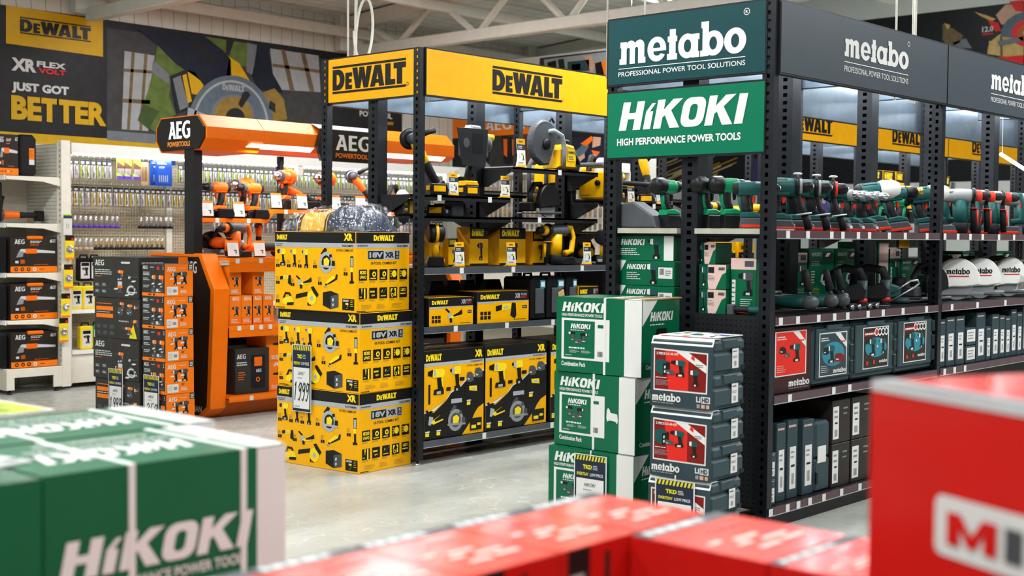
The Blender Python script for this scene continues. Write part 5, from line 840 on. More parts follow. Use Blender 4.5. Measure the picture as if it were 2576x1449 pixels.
T_(t_impact('o', 'big orange impact wrench on the raised part of the tiered shelf', face='orange_pl', R=.045), 712, 1.513, 8.13, 205); T_(t_grinder('o', 'small orange cut-off grinder leaning behind white card, before the thin black post'), 752, 1.513, 8.2, 150, sc=.9, ry=-25); T_(t_impact('o', 'orange nailer-like tool with round cap beside the thin black post', face='orange_pl', R=.046), 812, 1.513, 8.16, 205); T_(t_grinder('o', 'orange grinder standing tilted with brown disc, seen between two black posts'), 903, 1.513, 8.14, 148, sc=.92, ry=-52); T_(t_saw('o', 'orange saw with pale round guard and side handle, by the yellow rack end', guard='grey_lt', R=.085), 992, 1.513, 8.13, 20)
T_(t_hammer('o', 'orange rotary hammer with black nose, lower level of the orange stand'), 598, 1.148, 7.84, 190, sc=.95); T_(t_saw('o', 'orange circular saw lying at the lower level of the orange stand, by the column'), 545, 1.148, 8.16, 180, sc=.95); T_(t_multi('o', 'orange stick tool standing upright at the lower level of the orange stand'), 658, 1.148, 8.24, 0, sc=.8, ry=-88); T_(t_multi('o', 'orange multi-tool lying near the yellow cartons, lower level of the orange stand'), 725, 1.148, 8.12, 180, ry=14); T_(t_grinder('o', 'black-bodied orange grinder flat on the lower level, behind white card'), 660, 1.148, 7.95, 170)
for i, (px, z, Y) in enumerate(((524, 1.438, 8.04), (603, 1.438, 8.04), (697, 1.513, 8.04), (762, 1.513, 8.04), (846, 1.513, 8.04), (909, 1.513, 8.04), (588, 1.148, 7.72), (655, 1.148, 7.72))): info_card(('white tilted card by the drill at the left of the tiered shelf', 'white tilted card below the round-nosed impact wrench', 'white tilted card below the big orange impact wrench', 'white tilted card below the small cut-off grinder', 'white tilted card right of the thin black post', 'white tilted card below the grinder with brown disc', 'white tilted card left of centre on the lower orange level', 'white tilted card next to the yellow cartons, lower orange level')[i], onst(px, 560, Y, z), -12, False, 'white cards on the orange stand', .085, .12)
for i, (px, Y) in enumerate(((566, 8.03), (655, 8.03), (786, 8.1), (862, 8.1))):
    t = thing('battery_pack', ('black battery beside the first white card of the tiered shelf', 'black battery beside the orange step of the tiered shelf', 'black battery left of the thin black post', 'black battery below the grinder with brown disc')[i], 'battery', onst(px, 550, Y, 1.438 if i < 2 else 1.513), -20, 'batteries on the orange stand'); battery(t, TP['o'], big=True)
def a_slim(F): F.rect(.004, .004, .996, .996, 'orange_card', .5); F.logo('aeg', .2, .83, .8, .95, 'white_card', 2); F.sil('drill', .2, .3, .8, .62, ('grey_dk', 'photo_dark', 'grey_lt'), 2); F.lines(.15, .06, .85, .2, 3, 'white_card', 2)
slim = carton(.1, .2, .21, 'orange_card', None, a_slim).mesh('tool_carton')
for i, (px, k) in enumerate(((592, 0), (622, 0), (648, 0), (674, 0), (592, 1), (650, 1))): single('tool_carton', slim, ('small orange carton, lower row against the stand wall', 'small orange carton, second in the lower row', 'small orange carton, third in the lower row', 'small orange carton, fourth in the lower row by the yellow stack', 'small orange carton on top, against the stand wall', 'small orange carton on top, by the yellow stack')[i], 'carton', (ony(px, 780, 7.7).x - .05, 7.7, .667 + .213 * k), 0, 'small orange cartons on the stand')
for k in range(7): single('tool_carton', slim, 'small orange carton on the stand, half hidden behind the black shelves', 'carton', (6.35 + .15 * k, 7.7, .667), 0, 'small orange cartons behind the rack')
def a_comp(F): F.rect(.004, .004, .996, .996, 'grey_card', .5); F.logo('aeg', .04, .78, .3, .88, 'white_card', 2); F.poly(rnd(.45, .1, .88, .85, .05), 'photo_dark', 2); F.rect(.55, .6, .78, .8, 'orange_pl', 3); F.ring(.66, .3, .06, .035, 'orange_pl', 3); F.lines(.04, .62, .4, .72, 2, 'grey_lt', 2); F.lines(.08, .3, .3, .5, 4, 'orange_card', 2, .3); F.logo('aeg', .6, .46, .76, .53, 'white_card', 3)
single('kit_carton', carton(.3, .3, .33, 'grey_card', None, a_comp).mesh('kit_carton'), 'charcoal carton with printed grey charger on the bottom orange shelf', 'carton', (ony(592, 985, 7.72).x, 7.72, .157), 0)
for k in (0, 1): single('tool_carton', carton(.3, .25, .22, 'orange_card', None, a_slim).mesh('tool_carton'), ('orange carton on the bottom shelf beside the yellow stack, lower', 'orange carton on the bottom shelf beside the yellow stack, upper')[k], 'carton', (ony(674, 985, 7.72).x, 7.74, .157 + .222 * k), 0)
for k in range(5): single('kit_carton', carton(.26, .3, .3, ('grey_card', 'orange_card')[k % 2], None, a_comp if k % 2 == 0 else a_slim).mesh('kit_carton'), ('charcoal carton seen under the yellow rack middle shelf', 'orange carton seen under the yellow rack middle shelf')[k % 2] if k < 2 else ('charcoal carton farther along the orange stand', 'orange carton farther along the orange stand')[k % 2], 'carton', (6.2 + .28 * k, 7.72, .157), 0, 'cartons low on the orange stand')
# ================================================================ WHITE GONDOLA ON THE FAR LEFT
gd = thing('gondola_shelving', 'white end gondola with perforated back, angle grinder boxes on its shelves', 'shelving')
YG = 9.98; XB = 5.335
part('upright', slot_post(.078, .06, .03, 2.085, 'cream', .045), gd, (XB, YG, 0))
for x in (4.885, 5.29): part('foot', MB().lathe([(.02, 0), (.022, .01), (.01, .014), (.01, .04)], (x, YG + .02, 0), (0, 0, 1), 'black', 10), gd)
part('base_frame', MB().prism([(4.855, .035), (4.92, .035), (4.92, .135), (5.26, .135), (5.26, .035), (5.335, .035), (5.335, .205), (4.855, .205)], 'y', YG, YG + .02, 'cream', .002), gd); part('kick_plate', MB().box(4.85, 4.856, YG + .005, YW - .03, .035, .2, 'cream_dark'), gd)
part('back_panel', MB().box(XB - .006, XB - .002, YG + .06, YW - .03, .2, 2.06, 'perforated_white').box(XB - .002, XB, YG + .06, YW - .03, .2, 2.06, 'cream'), gd); part('wall_panel', MB().box(4.6, XB - .006, YW - .03, YW - .02, .2, 2.06, 'cream'), gd)
for z in (1.775, 1.39, .985, .6, .205):
    o = part('shelf', MB().box(4.86, XB - .006, YG + .02, YW - .04, z - .02, z, 'cream', .002).box(4.855, 4.865, YG + .02, YW - .04, z - .035, z + .003, 'white'), gd)
    if z > .3: part('bracket', MB().prism([(4.87, z - .002), (XB, z - .002), (XB, z - .075), (5.18, z - .04), (4.87, z - .03)], 'y', YG + .016, YG + .02, 'cream', .001), o)
def g_front(F):
    F.rect(.004, .004, .996, .996, 'brown_card', .5); F.rect(.004, .004, .996, .17, 'orange_card', 1); F.logo('aeg', .09, .80, .30, .93, 'white_card', 2); F.lines(.42, .82, .72, .9, 2, 'grey_lt', 2); F.lines(.42, .76, .6, .79, 1, 'orange_card', 2); F.poly([(.15, .52), (.3, .56), (.4, .56), (.95, .54), (.95, .6), (.7, .63), (.4, .66), (.22, .66)], 'grey_lt', 2); F.rect(.32, .53, .56, .67, 'orange_pl', 3); F.poly([(.12, .42), (.26, .44), (.28, .58), (.18, .6)], 'grey', 3); F.rect(.08, .24, .19, .36, 'black_card', 2); F.rect(.1, .26, .17, .33, 'grey_lt', 3); F.rect(.21, .25, .3, .36, 'orange_dim', 2); F.lines(.5, .2, .95, .24, 1, 'orange_dim', 2); F.text('6', .84, .84, .9, .94, 'grey_lt', 2, .03); F.lines(.9, .84, .98, .94, 3, 'grey_lt', 2)
    for k in range(4): F.ring(.12 + .13 * k, .09, .04, .02, 'black_card' if k < 3 else 'white_card', 2)
    F.lines(.62, .07, .72, .1, 1, 'black_card', 2)
gm = carton(.405, .4, .29, 'brown_card', None, g_front, None).mesh('grinder_carton')
for i, z in enumerate((.985, .6, .205)):
    o = single('grinder_carton', gm, ('brown and orange grinder carton on the third shelf of the white gondola', 'brown and orange grinder carton on the second shelf from the bottom of the white gondola', 'brown and orange grinder carton on the bottom shelf of the white gondola')[i], 'carton', (4.905, YG + .03, z + .005), 0, 'grinder cartons on the white gondola'); part('carry_handle', MB().box(.14, .28, -.012, .02, .268, .298, 'orange', .008), o, label='orange plastic handle')
    t = single('tool_case', MB().box(0, .07, 0, .33, 0, .29, 'black', .02).box(-.002, .0, .03, .1, .1, .2, 'orange_card').box(-.003, -.002, .03, .1, .1, .14, 'white_card'), ('black case at the shelf front, third shelf of the white gondola', 'black case at the shelf front, second shelf of the white gondola', 'black case at the shelf front, bottom of the white gondola')[i], 'case', (4.825, YG + .045, z + .005), 0, 'black cases on the white gondola')
o = single('grinder_carton', carton(.18, .3, .33, 'brown_card', None, g_front).mesh('grinder_carton'), 'grinder carton beside a black case on the top shelf of the white gondola', 'carton', (4.83, YG + .09, 1.781)); b = MB().prism([(0, .02), (.02, 0), (.12, 0), (.14, .02), (.14, .3), (.11, .335), (.02, .335), (0, .31)], 'y', 0, .3, 'black', .012); F = Face(b, (.075, -.0005, .09), (1, 0, 0), (0, 0, 1), .045, .135); F.rect(0, .3, 1, 1, 'orange_card', 1); F.rect(0, 0, 1, .3, 'white_card', 1); F.lines(.1, .4, .9, .9, 4, 'brown_card', 2, .3)
single('tool_case', b, 'tall black case with orange label on the top shelf of the white gondola', 'case', (5.015, YG + .07, 1.781))
place(t_grinder('o', 'orange and black grinder lying on the second shelf of the white gondola'), (5.08, YG + .22, 1.394), 178); single('tool_case', MB().box(0, .09, 0, .3, 0, .33, 'black', .015), 'black case at the left edge on the second shelf of the white gondola', 'case', (4.79, YG + .1, 1.396))
# ================================================================ PEGBOARD BAYS ALONG THE BANNER WALL
pg = thing('pegboard_gondola', 'long white pegboard bays along the banner wall, lit canopy, packs on hooks', 'shelving')
YP_ = 10.07; YK = 10.42
for x in (5.40, 7.86, 9.9): part('upright', slot_post(.07, .05, .03 if x < 6 else 1.9, 2.05, 'cream', .045), pg, (x, YP_, 0))
for x in (6.6, 7.86, 9.1): part('back_post', MB().box(x, x + .06, YK - .02, YK, .1, 2.0, 'cream'), pg)
part('back_panel', MB().box(5.47, 10.2, YK + .002, YK + .006, .1, 2.02, 'perforated_cream').box(5.47, 10.2, YK + .03, YK + .034, .1, 2.02, 'cream_dark'), pg)
part('canopy', MB().box(5.47, 10.2, YP_ - .01, YP_ + .004, 1.99, 2.075, 'white').box(5.47, 10.2, YP_, YK, 2.06, 2.075, 'white'), pg); part('light_tube', MB().box(5.5, 10.1, YP_ + .005, YP_ + .03, 1.975, 1.99, 'tube'), pg)
for x in (6.2, 7.7, 9.2): area('canopy_light', (x, YP_ + .06, 1.97), 1.5, .05, 4.5, (math.radians(25), 0, 0))
part('kick_panel', MB().box(5.47, 10.2, YP_ + .01, YP_ + .03, .04, .295, 'cream', .002), pg)
for z, d in ((.315, .0), (.66, .03)): part('shelf', MB().box(5.47, 10.2, YP_ + d, YK, z - .02, z, 'cream').box(5.47, 10.2, YP_ + d - .006, YP_ + d, z - .03, z + .004, 'white'), pg)
def hooks(n, x0, dx, z, m='steel'):
    b = MB()
    for k in range(n): b.tube([(x0 + dx * k, YK, z), (x0 + dx * k, YP_ + .09, z - .004), (x0 + dx * k, YP_ + .08, z + .012)], .0022, m, 5)
    tag(part('peg_hooks', b, pg), kind='stuff')
def packs(name, mesh, n, x0, dx, z, label, group, ys=(10.17,)):
    for k in range(n):
        for y in ys: single(name, mesh[k % len(mesh)] if isinstance(mesh, list) else mesh, label, 'pack', (x0 + dx * k + random.uniform(-.004, .004), y + random.uniform(-.008, .008), z - .1735), 0, group)
def bit_pack(c, h=.15):
    b = MB().box(-.0225, .0225, -.009, .004, 0, h * .84, 'clear_pack').box(-.022, .022, .003, .006, 0, h + .015, 'photo_mid').box(-.0225, .0225, -.0005, .0025, h * .8, h + .012, 'photo_dark').box(-.015, .015, -.0012, -.0006, h * .86, h * .98, 'silver_ink'); b.box(-.02, -.008, -.001, .001, .006, h * .78, c).tube([(.004, -.002, .01), (.004, -.002, h * .72)], .006, 'steel', 7).box(.013, .02, -.001, .001, .006, h * .78, 'grey_lt'); return b.mesh('bit_pack')
bp = [bit_pack('lime'), bit_pack('grey_lt'), bit_pack('lime')]; hooks(84, 5.52, .053, 1.965); hooks(84, 5.52, .053, 1.735)
packs('drill_bit_pack', bp, 8, 5.52, .053, 1.955, 'clear drill bit pack in the top hook row, left of the saw blade packs', 'top row packs by the white upright'); packs('drill_bit_pack', bp, 62, 6.6, .053, 1.955, 'clear drill bit pack in the long top row of hooks behind the orange stand', 'top row packs behind the orange stand'); bq = [bit_pack('yellow_ink'), bit_pack('yellow_ink'), bit_pack('lime'), bit_pack('silver_ink'), bit_pack('yellow_ink')]
packs('drill_bit_pack', bq, 82, 5.52, .053, 1.725, 'clear drill bit pack with yellow strip in the second hook row', 'second row packs')
hooks(60, 6.9, .055, 1.52); packs('drill_bit_pack', [bit_pack('grey', .13), bit_pack('red_pl', .13)], 54, 6.95, .056, 1.5, 'grey bit pack in the third hook row, seen past the orange tiers', 'third row packs')
def jar(cap, col): return MB().lathe([(.02, .022), (.021, .03), (.021, .085), (.014, .105), (.008, .108)], (0, 0, 0), (0, 0, 1), 'clear_jar', 12).tube([(0, 0, .02), (0, 0, .075)], [.011, .009], col, 7).lathe([(.022, 0), (.026, .004), (.026, .018), (.022, .024)], (0, 0, 0), (0, 0, 1), cap, 12).mesh('bit_jar')
for n, x0, z, cap, col, lab in ((9, 5.56, 1.36, 'purple', 'grey', 'clear bit jar with purple cap on the pegboard'), (7, 6.2, 1.36, 'black', 'grey', 'clear bit jar with black cap in the purple cap row'), (4, 5.56, 1.17, 'skin', 'grey_lt', 'clear bit jar with pink base at the start of the lowest jar row'), (14, 5.76, 1.17, 'black', 'brass', 'clear bit jar with black base in the lowest jar row')):
    m_ = jar(cap, col); hooks(n, x0, .05, z + .12)
    for k in range(n): single('bit_jar', m_, lab, 'jar', (x0 + .05 * k, 10.18 + random.uniform(-.01, .01), z), 0, lab.replace('clear ', '') + 's')
def blister(w, h, base, art): b = MB().box(-w / 2, w / 2, -.003, .003, 0, h, base); F = Face(b, (-w / 2, -.003, 0), (1, 0, 0), (0, 0, 1), w, h); art(F); return b
def saw_art(F): F.rect(0, .55, 1, 1, 'lime', 1); F.poly([(0, .3), (1, .15), (1, .6), (0, .85)], 'brick', 2); F.rect(0, 0, 1, .15, 'purple', 2); [F.rect(.12 + .15 * k, .2, .17 + .15 * k, .5, 'grey_lt', 3) for k in range(6)]
X_ = lambda px: ony(px, 420, 10.19).x
for i, px in enumerate((300, 318, 341)): single('blade_pack', blister(.075, .19, 'lime', saw_art), ('green and purple saw blade pack, left one of three on the top row', 'green and purple saw blade pack, middle of three on the top row', 'green and purple saw blade pack, right one of three on the top row')[i], 'pack', (X_(px), 10.17, 1.79), 0, 'green saw blade packs')
single('blade_pack', blister(.07, .2, 'kraft', lambda F: [F.rect(.1 + .2 * k, .15, .22 + .2 * k, .8, 'brick', 1) for k in range(4)]), 'tan blade pack between the green packs and the large blue pack', 'pack', (X_(361), 10.17, 1.75))
def blue_art(F): F.rect(.05, .04, .95, .96, 'blue_dark', 1); F.rect(.1, .1, .9, .62, 'blue', 2); F.lines(.1, .78, .7, .9, 2, 'white_card', 2); F.lines(.2, .64, .6, .72, 2, 'grey_lt', 3); [F.tri for _ in ()]; [F.rect(.2 + .12 * k, .16, .25 + .12 * k, .4, 'silver_ink', 3) for k in range(5)]
single('bit_set_pack', blister(.17, .25, 'blue', blue_art), 'large blue blister pack hanging left of the dark column', 'pack', (X_(404), 10.14, 1.74)); single('bit_set_pack', blister(.17, .25, 'blue', blue_art), 'second blue blister pack just behind the large blue one', 'pack', (X_(398), 10.19, 1.745))
single('shelf_tag', MB().box(-.02, .02, -.002, .002, 0, .06, 'blue_dark', .001), 'dark blue tag under the canopy light, right of the blue pack', 'tag', (ony(433, 405, 10.1).x, 10.08, 1.93)); single('shelf_tag', MB().box(-.02, .02, -.002, .002, 0, .06, 'blue_dark', .001), 'dark blue tag under the canopy light behind the orange impact wrench', 'tag', (ony(695, 420, 10.1).x, 10.08, 1.93))
def case_m(c, d): b = MB().prism(rnd(-.06, .0, .06, .2, .02), 'y', -.03, .03, c, .006).tube([(-.035, 0, .2), (-.03, 0, .225), (.03, 0, .225), (.035, 0, .2)], .008, d, 8); F = Face(b, (-.06, -.0305, 0), (1, 0, 0), (0, 0, 1), .12, .2); F.rect(.15, .12, .85, .82, 'white_card', 1); F.sil('drill', .25, .25, .75, .6, ('black_card', 'black_card', 'grey'), 2); F.rect(.2, .66, .8, .8, 'black_card', 2); return b.mesh('bit_case')
cy, cg = case_m('yellow_ink', 'black'), case_m('green_pl', 'black'); ck = case_m('black', 'black')
for px, z, Y, m_, lab in ((189, .662, 10.15, cy, 'yellow bit case on the upper low shelf, behind the white upright'), (220, .662, 10.14, cy, 'yellow bit case in the middle of the upper low shelf'), (247, .662, 10.15, cy, 'yellow bit case on the upper low shelf next to the charcoal cartons'), (213, .317, 10.16, cy, 'single yellow bit case on the bottom shelf of the pegboard bay'), (243, .317, 10.17, cg, 'green bit case on the bottom shelf next to the charcoal cartons'), (210, .9, 10.2, ck, 'black bit case with white label hanging above the yellow cases'), (237, .9, 10.2, ck, 'black bit case half hidden by the charcoal cartons')):
    single('bit_case', m_, lab, 'case', (ony(px, 700, Y).x, Y, z), 0, 'bit cases')
hooks(3, 5.55, .13, 1.1)
b = MB().box(-.038, .038, -.002, .002, 0, .17, 'white_card'); F = Face(b, (-.038, -.002, 0), (1, 0, 0), (0, 0, 1), .076, .17); F.rect(0, .8, 1, 1, 'petrol', 1); F.text('11', .35, .3, .62, .55, 'black_card', 1, 0); F.rect(0, .95, 1, 1, 'lime', 2); single('price_card', b, 'white price card reading 11 hung on the white upright', 'price card', (ony(171, 590, 9.95).x, 9.955, 1.3), 0)
for k in range(4):
    y0 = (592, 665, 738, 800)[k]; p = ony((175, 172, 165, 160)[k], y0, 9.95); b = MB().box(-.04, .04, -.002, .002, .0, .2, 'yellow_ink'); F = Face(b, (-.04, -.002, 0), (1, 0, 0), (0, 0, 1), .08, .2); F.rect(0, .78, 1, 1, 'black_card', 1); F.circ(.8, .85, .12, 'red_ink', 2, 12); F.circ(.5, .42, .4, 'silver_ink', 1.5); F.ring(.5, .42, .3, .2, 'grey', 2); F.rect(0, 0, 1, .08, 'orange_card', 1); b.lathe([(.03, -.02), (.032, -.018), (.032, -.004), (.0, -.003)], (0, 0, .085), (0, 1, 0), 'clear_jar', 14)
    single('hole_saw_pack', b, 'yellow hole saw pack on the white upright, ' + ('top one of the hanging strip', 'second one of the hanging strip', 'third one of the hanging strip', 'lowest one of the hanging strip')[k], 'pack', (p.x, 9.95, p.z - .2), 0, 'yellow hole saw packs')
# pegboard bay in front of the poster partition
p2 = thing('pegboard_gondola', 'white pegboard bay under the orange lettered poster, purple packs on hooks', 'shelving')
part('back_panel', MB().box(10.36, 10.37, 7.9, 10.0, 0, 1.98, 'cream'), p2); part('canopy', MB().box(10.02, 10.36, 7.9, 10.0, 1.97, 2.06, 'white'), p2)
for z in (.4, .8): part('shelf', MB().box(10.02, 10.36, 7.9, 10.0, z - .02, z, 'cream'), p2)
def pur(c): b = MB().box(-.02, .02, -.004, .004, 0, .16, 'clear_pack').box(-.018, .018, -.001, .001, .0, .09, c).box(-.018, .018, -.001, .001, .11, .17, 'grey_dk').tube([(.003, -.002, .02), (.003, -.002, .11)], .006, 'brass', 7); return b.mesh('bit_pack')
pm = [pur('purple_dk'), pur('purple_dk'), pur('kraft')]
for r in range(3):
    for k in range(30): single('bit_pack', pm[(k + r) % 3], 'purple and tan bit pack on the partition pegboard, row %s' % ('at the top', 'in the middle', 'at the bottom')[r], 'pack', (10.18, 8.0 + .066 * k, 1.76 - .24 * r), -90, 'purple packs, %s row' % ('top', 'middle', 'bottom')[r])
# ================================================================ GOODS ON THE YELLOW-FASCIA RACK
def at(px, Y, z, py=560): v = ony(px, py, Y); return (v.x, Y, z)
place(t_cutoff('large yellow cut-off saw with grey wheel guard on the highest black shelf'), at(1385, 5.58, 1.758, 400), 4)
info_card('yellow card before the wheel guard of the cut-off saw', at(1312, 5.47, 1.758, 420), 0, group='yellow price cards on the rack', h=.18)
place(t_nailer('yellow tool with a big flat black steel plate, standing on its battery'), at(1178, 5.6, 1.563, 450), -8); info_card('yellow card left of the tool with the flat black plate', at(1142, 5.49, 1.563, 480), 0, group='yellow price cards on the rack'); info_card('yellow card on the same shelf, under the highest shelf bracket', at(1272, 5.49, 1.563, 480), 0, group='yellow price cards on the rack')
place(t_grinder('y', 'yellow tool with black hood rising beside the rack corner post', guard='black'), at(1052, 5.62, 1.563, 400), 165, ry=-58); t = thing('battery_pack', 'yellow and black battery by the corner post, upper shelf', 'battery', at(1098, 5.50, 1.563, 480), -20); battery(t, TP['y'], big=True)
place(t_saw('y', 'black and yellow circular saw lying on the middle arm shelf', guard='black', R=.11), at(1356, 5.58, 1.446, 520), 8)
for px, z, lab in ((1017, 1.438, 'small black and yellow lamp cube left on the lower left arm shelf'), (1142, 1.438, 'grey charger with pale top on the lower left arm shelf')):
    t = thing('site_lamp', lab, 'lamp' if px < 1100 else 'charger', at(px, 5.58, z, 530), 0); part('body', MB().box(-.05, .05, -.04, .04, 0, .1, 'black' if px < 1100 else 'grey_dk', .008), t); part('front', MB().box(-.046, -.004, -.044, -.04, .015, .09, 'grey_dk', .002).lathe([(.014, 0), (.014, -.006), (.01, -.008)], (-.026, -.042, .072), (0, 1, 0), 'brass', 12).lathe([(.014, 0), (.014, -.006), (.01, -.008)], (-.026, -.042, .034), (0, 1, 0), 'brass', 12).box(.004, .046, -.043, -.04, .015, .09, 'yellow_pl', .002) if px < 1100 else MB().box(-.045, .045, -.03, .03, .1, .125, 'grey_lt', .006), t)
t = thing('battery_pack', 'black battery with yellow label in the middle of the lower left arm shelf', 'battery', at(1098, 5.58, 1.438, 530), -60); battery(t, TP['y'], big=True)
place(t_grinder('y', 'yellow grinder with orange-brown disc at the back of the lower left arm shelf'), at(1128, 5.62, 1.438, 530), 20, sc=.75)
def radio(label, loc, rz=0):
    t = thing('site_radio', label, 'radio', loc, rz); part('body', MB().prism(rnd(-.11, .02, .11, .21, .03), 'y', -.07, .07, 'yellow_pl', .012), t); part('speaker', MB().box(-.09, -.01, -.074, -.07, .05, .18, 'yellow_card', .002), t); part('roll_bar', MB().tube([(-.14, -.08, .0), (-.14, -.08, .2), (-.1, -.08, .255), (.1, -.08, .255), (.14, -.08, .2), (.14, -.08, 0)], .016, 'grey_dk', 10).tube([(-.14, .08, .0), (-.14, .08, .2), (-.1, .08, .255), (.1, .08, .255), (.14, .08, .2), (.14, .08, 0)], .016, 'grey_dk', 10).box(-.14, .14, -.09, .09, 0, .02, 'black', .006), t); part('dial', MB().lathe([(.02, 0), (.02, -.012), (.014, -.014)], (.05, -.07, .13), (0, 1, 0), 'black', 14), t); return t
radio('yellow site radio with grey roll bar behind the circular saw', at(1385, 5.97, 1.624, 480)); radio('yellow site vacuum box with slotted front on the right arm shelf', at(1502, 5.57, 1.562, 490), -84)
place(t_saw('y', 'yellow saw with pale round guard, just right of the highest shelf', guard='grey_lt', R=.1), at(1490, 5.97, 1.7, 440), 20)
# lower full shelves
place(t_light('black round-headed yellow work light by the corner post'), at(1096, 5.5, 1.137, 620), 150, sc=.86); 
for px, lab in ((1157, 'yellow card right of the round-headed work light'), (1287, 'yellow card in the middle of the price rail shelf'), (1478, 'yellow card right of the big rotary hammer')): info_card(lab, at(px, 5.38, 1.138, 650), 0, group='yellow price cards on the rack', h=.145)
place(t_hammer('y', 'big yellow and black rotary hammer with side handle, nose to the left'), at(1405, 5.5, 1.137, 620), 175)
place(t_saw('y', 'yellow saw lying right of the big rotary hammer', R=.085), at(1470, 5.63, 1.137, 640), 180, sc=.8); place(t_light('black round lamp head at the right end, next to the green sign post'), at(1516, 5.44, 1.137, 620), 200, sc=.8)
def y_box(pic, kind='grind', model=True):
    def f(F):
        F.rect(.004, .004, .996, .996, 'yellow_card', .5); F.rect(.004, .68, .996, .996, 'black_card', 1); F.poly([(.004, .62), (.3, .62), (.33, .66), (.996, .66), (.996, .69), (.004, .69)], 'silver_ink', 1.4); F.logo('dewalt', .06, .74, .42, .93, 'yellow_ink', 2, skip=(6, 7)); F.text('XR', .72, .76, .83, .92, 'silver_ink', 2, .05); F.text('FLEX', .84, .85, .96, .92, 'silver_ink', 2, .03); F.text('VOLT', .84, .76, .96, .83, 'red_ink', 2, .03)
        for a in range(3):
            for c in range(2): F.rect(.06 + a * .07, .12 + c * .14, .115 + a * .07, .23 + c * .14, 'black_card', 2)
        F.sil(kind, .35, .1, .75, .62, YP, 2); F.rect(.87, .42, .96, .52, 'navy_card', 2); F.text('54V', .88, .445, .95, .495, 'silver_ink', 3, .03); F.lines(.7, .06, .95, .09, 1, 'black_card', 2)
    return f
YQ = YD + .02
def cart(px0, px1, py, Y, z, D, H, base, art, label, group=None, name='tool_carton', left=None, top=None):
    a = ony(px0, py, Y).x; c = ony(px1, py, Y).x; return single(name, carton(c - a, D, H, base, left, art, top).mesh(name), label, 'carton', (a, Y, z), 0, group)
ytop = lambda F: F.rect(.01, .01, .99, .99, 'yellow_card', 1)
cart(1079, 1190, 800, YQ, .796, .25, .165, 'black_card', y_box(1), 'yellow grinder carton at the left end of the middle shelf', top=ytop); cart(1200, 1330, 790, YQ, .796, .25, .19, 'black_card', y_box(1, 'recip'), 'yellow reciprocating saw carton right of the grinder carton', left=lambda F: (F.rect(.01, .01, .99, .99, 'black_card', .5), F.logo('dewalt', .1, .75, .9, .85, 'yellow_ink', 1, skip=(6, 7))), top=ytop)
for i, (a, c) in enumerate(((1338, 1374), (1378, 1422), (1426, 1452))):
    xa = ony(a, 760, YQ).x; xc = ony(c, 760, YQ).x; w = xc - xa; t = thing('tool_case', ('black upright tool case left of the tagged one', 'black upright tool case with hanging tag, middle shelf', 'black upright tool case behind the stacked green cartons')[i], 'case', (xa, YQ, .796), 0, 'black tool cases on the middle shelf')
    part('body', MB().box(0, w, 0, .255, 0, .27, 'black', .014).box(w * .2, w * .8, -.008, .0, .04, .2, 'grey_dk', .004), t); part('handle', MB().tube([(w * .25, .1, .27), (w * .28, .1, .295), (w * .72, .1, .295), (w * .75, .1, .27)], .01, 'black', 8), t); part('label', MB().box(w * .55, w * .9, -.004, -.001, .2, .25, 'teal_glow').box(w * .6, w * .85, -.005, -.003, .21, .24, 'white_card'), t)
    if i == 1: part('hang_tag', MB().prism([(w * .55, .02), (w * .95, .05), (w * .8, .19), (w * .5, .17)], 'y', -.016, -.012, 'timber_lt').prism([(w * .6, .06), (w * .88, .08), (w * .8, .15), (w * .57, .14)], 'y', -.0175, -.016, 'black_card'), t)
cart(1456, 1506, 730, YQ, .796, .3, .2, 'yellow_card', y_box(1), 'yellow carton on the middle shelf, behind the green carton stack', top=ytop)
for i, (px, w) in enumerate(((1094, .15), (1136, .15), (1176, .13), (1236, .19))): 
    t = thing('tool_bag', ('black bag at the back of the middle shelf by the corner post', 'black bag with grey pocket at the back of the middle shelf', 'black bag behind the gap between the yellow cartons', 'black bag behind the reciprocating saw carton')[i], 'bag', at(px, 5.672, .796, 720), 0, 'black bags behind the yellow cartons'); part('body', MB().prism([(-w / 2, 0), (w / 2, 0), (w / 2, .16), (w * .3, .25), (-w * .3, .25), (-w / 2, .17)], 'y', -.036, .04, 'black', .015), t); part('pocket', MB().box(-w * .3, w * .3, -.04, -.036, .03, .13, 'grey_dk', .004), t)
